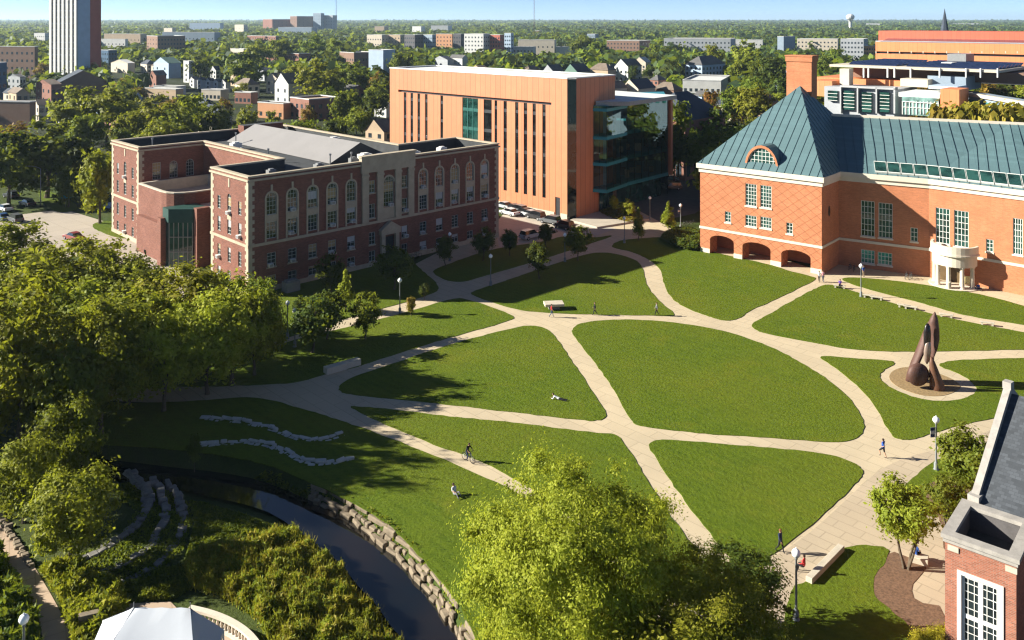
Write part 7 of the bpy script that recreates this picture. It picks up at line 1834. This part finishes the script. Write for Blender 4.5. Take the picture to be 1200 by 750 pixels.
    bm = bmesh.new(); bmesh.ops.create_icosphere(bm, subdivisions=2, radius=1, matrix=Matrix.Translation(h + n_ * .42 + Vector((-.02, 0, .005))) @ Matrix.Diagonal((.112, .104, .105, 1)))
    bmesh.ops.delete(bm, geom=[v for v in bm.verts if v.co.x > h.x + .055 and v.co.z < h.z + .09], context='VERTS')
    hm = bpy.data.meshes.new('hair'); bm.to_mesh(hm); bm.free(); hm.materials.append(hair); link('hair', hm, t)
    return t
person('jogger in blue shirt and black shorts running on the plaza path', 1035, 537, 'run', 2.2, 'blue', 'black', shorts=True, zoff=.05)
person('person with reddish hair in dark clothes walking at the plaza edge', 914.5, 648, 'walk', -.9, 'navy', 'black', HAIRR, short_sleeve=False, zoff=.05)
pw = G(951, 678); person('person in red sitting on the concrete seat wall', Vector((pw.x - .35, pw.y + .55, 0)), 0, 'sit', 2.5, 'red', 'black', short_sleeve=False, zoff=.04)
person('person in blue sitting on the short wall under the multi-stem tree', 1073, 657.5, 'sit', .6, 'blue', 'black', zoff=.04)
bp = BIKE.location; person('cyclist in dark clothes riding along the shaded path', Vector((bp.x, bp.y, 0)), 0, 'ride', -.75, 'black', 'navy', zoff=.04)
person('person in black with white top lying on the left lawn', 655, 469, 'lie', 2.7, 'white', 'black', short_sleeve=False)
person('person in white shirt and grey trousers sitting on the creek lawn', 533, 581, 'ground', -.9, 'white', 'grey')
person('walker in red top beside the limestone slab', 646.5, 372, 'walk', 0, 'red', 'jeans', zoff=.05)
person('walker in black on the upper cross path', 697, 369.5, 'walk', 3.1, 'black', 'black', short_sleeve=False, zoff=.05)
person('walker in grey at the bend of the upper cross path', 769.5, 370, 'walk', 3.1, 'grey', 'black', short_sleeve=False, zoff=.05)
person('left one of the pair walking to the library corner', 960, 331, 'walk', -2.0, 'white', 'black', zoff=.05)
person('right one of the pair, in pink, at the library corner', 964.5, 330.6, 'walk', -2.0, 'pink', 'jeans', zoff=.05)
pb = G(984, 338); person('person in purple sitting on the bench at the library corner', Vector((pb.x + .1, pb.y + .1, 0)), 0, 'sit', -2.0, 'purple', 'black', zoff=.03)
person('person in blue standing behind the library lamp', 1012, 325, 'stand', -1.2, 'blue', 'tan', zoff=.08)
person('person in orange sitting by the library wall right of the portico', 1141.5, 338.5, 'ground', -1.4, 'orange', 'jeans', zoff=.03)
person('person in blue sitting beside the one in orange', 1147, 339.5, 'ground', -1.6, 'blue', 'black', zoff=.03)

# ================================================================ tent and balustrade at the bottom left
TW = plain('tent_canvas', (.50, .52, .56), .75, .03, .6)
tz1, tz0 = 4.6, 2.75
a, b = G(157, 712, tz1), G(223, 712.5, tz1); e1, e2 = G(121, 727, tz0), G(262, 738, tz0)
m_ = a.lerp(b, .5); t = thing('marquee_tent', 'white peaked marquee tent at the bottom edge beside the balustrade', 'tent', (m_.x, m_.y - 2, 0))
f1, f2 = Vector((a.x - 1.2, a.y - 7.0, tz0)), Vector((e2.x + .6, e2.y - 6.0, tz0))
mb = MB()
def canvas(c0_, c1_, c2_, c3_, n=6):
    P_ = lambda u, v: (c0_.lerp(c1_, u)).lerp(c3_.lerp(c2_, u), v) - Vector((0, 0, .16 * math.sin(math.pi * u) * math.sin(math.pi * v) + .03 * math.sin(17 * u + 3 * v)))
    for i in range(n):
        for j in range(n): mb.face([P_(i / n, j / n), P_((i + 1) / n, j / n), P_((i + 1) / n, (j + 1) / n), P_(i / n, (j + 1) / n)], 0, True)
bk1, bk2 = a + Vector((-.2, 1.2, -(tz1 - tz0))), b + Vector((.5, 1.2, -(tz1 - tz0)))
canvas(e1, e1.lerp(f1, .999), a, a); canvas(bk1, e1, a, a); canvas(bk2, bk1, a, b); canvas(e2, bk2, b, b); canvas(f2, e2, b, b); canvas(f1, f2, b, a)
mb.build('canopy', TW, t)
mb = MB()
rim = [e1, f1, f2, e2, bk2, bk1]
for p, q in zip(rim, rim[1:] + rim[:1]): mb.face([p, q, q - Vector((0, 0, .35)), p - Vector((0, 0, .35))])
mb.build('valance', TW, t)
for p in rim: mb = MB(); mb.tube((p.x, p.y, 0), (p.x, p.y, tz0), .05, .05, 6); mb.build('pole', M_WHITE, t)
for p in (a, b, bk1.lerp(bk2, .5)): mb = MB(); mb.tube((p.x, p.y, p.z - .3), (p.x, p.y, p.z + .35), .03, .015, 5); mb.build('peak_pole', M_GREYM, t)
bl = chaikin([G(x, y, 1.0) for x, y in ((222, 711), (248, 717), (272, 727), (292, 741), (306, 760), (312, 790))], 2, False); bl = [Vector((p.x, p.y, 0)) for p in bl]
t = thing('balustrade', 'curved pale stone balustrade of a terrace behind the tent', 'balustrade', bl[0])
rmb, bmb = MB(), MB()
for p, q in zip(bl, bl[1:]): rmb.beam(p + Vector((0, 0, .82)), q + Vector((0, 0, .82)), .42, .18); bmb.beam(p + Vector((0, 0, -.05)), q + Vector((0, 0, -.05)), .46, .22)
rmb.build('rail', M_LIBST, t); bmb.build('base', M_LIBST, t)
L_ = 0; nxt = .2
for p, q in zip(bl, bl[1:]):
    d = (q - p).length
    while nxt < L_ + d: c = p.lerp(q, (nxt - L_) / d); mb = MB(); mb.lathe((c.x, c.y, .17), [(.08, 0), (.08, .06), (.05, .1), (.1, .25), (.06, .45), (.05, .5), (.08, .56), (.08, .65)], 8); mb.build('baluster', M_LIBST, t); nxt += .34
    L_ += d
tp = [Vector((p.x, p.y, 0)) for p in bl] + [G(250, 830), G(100, 830), G(86, 760), G(112, 722), G(150, 708), G(200, 706)]
sheet('terrace_floor', tp, .05, M_WALK, .05, 0)
mb = MB(); mb.beam(G(92, 737), G(122, 730), .5, .9); tag(mb.build('terrace_kerb', M_ROCK, bevel=.03), 'short stone wall piece left of the white tent', 'stone wall')
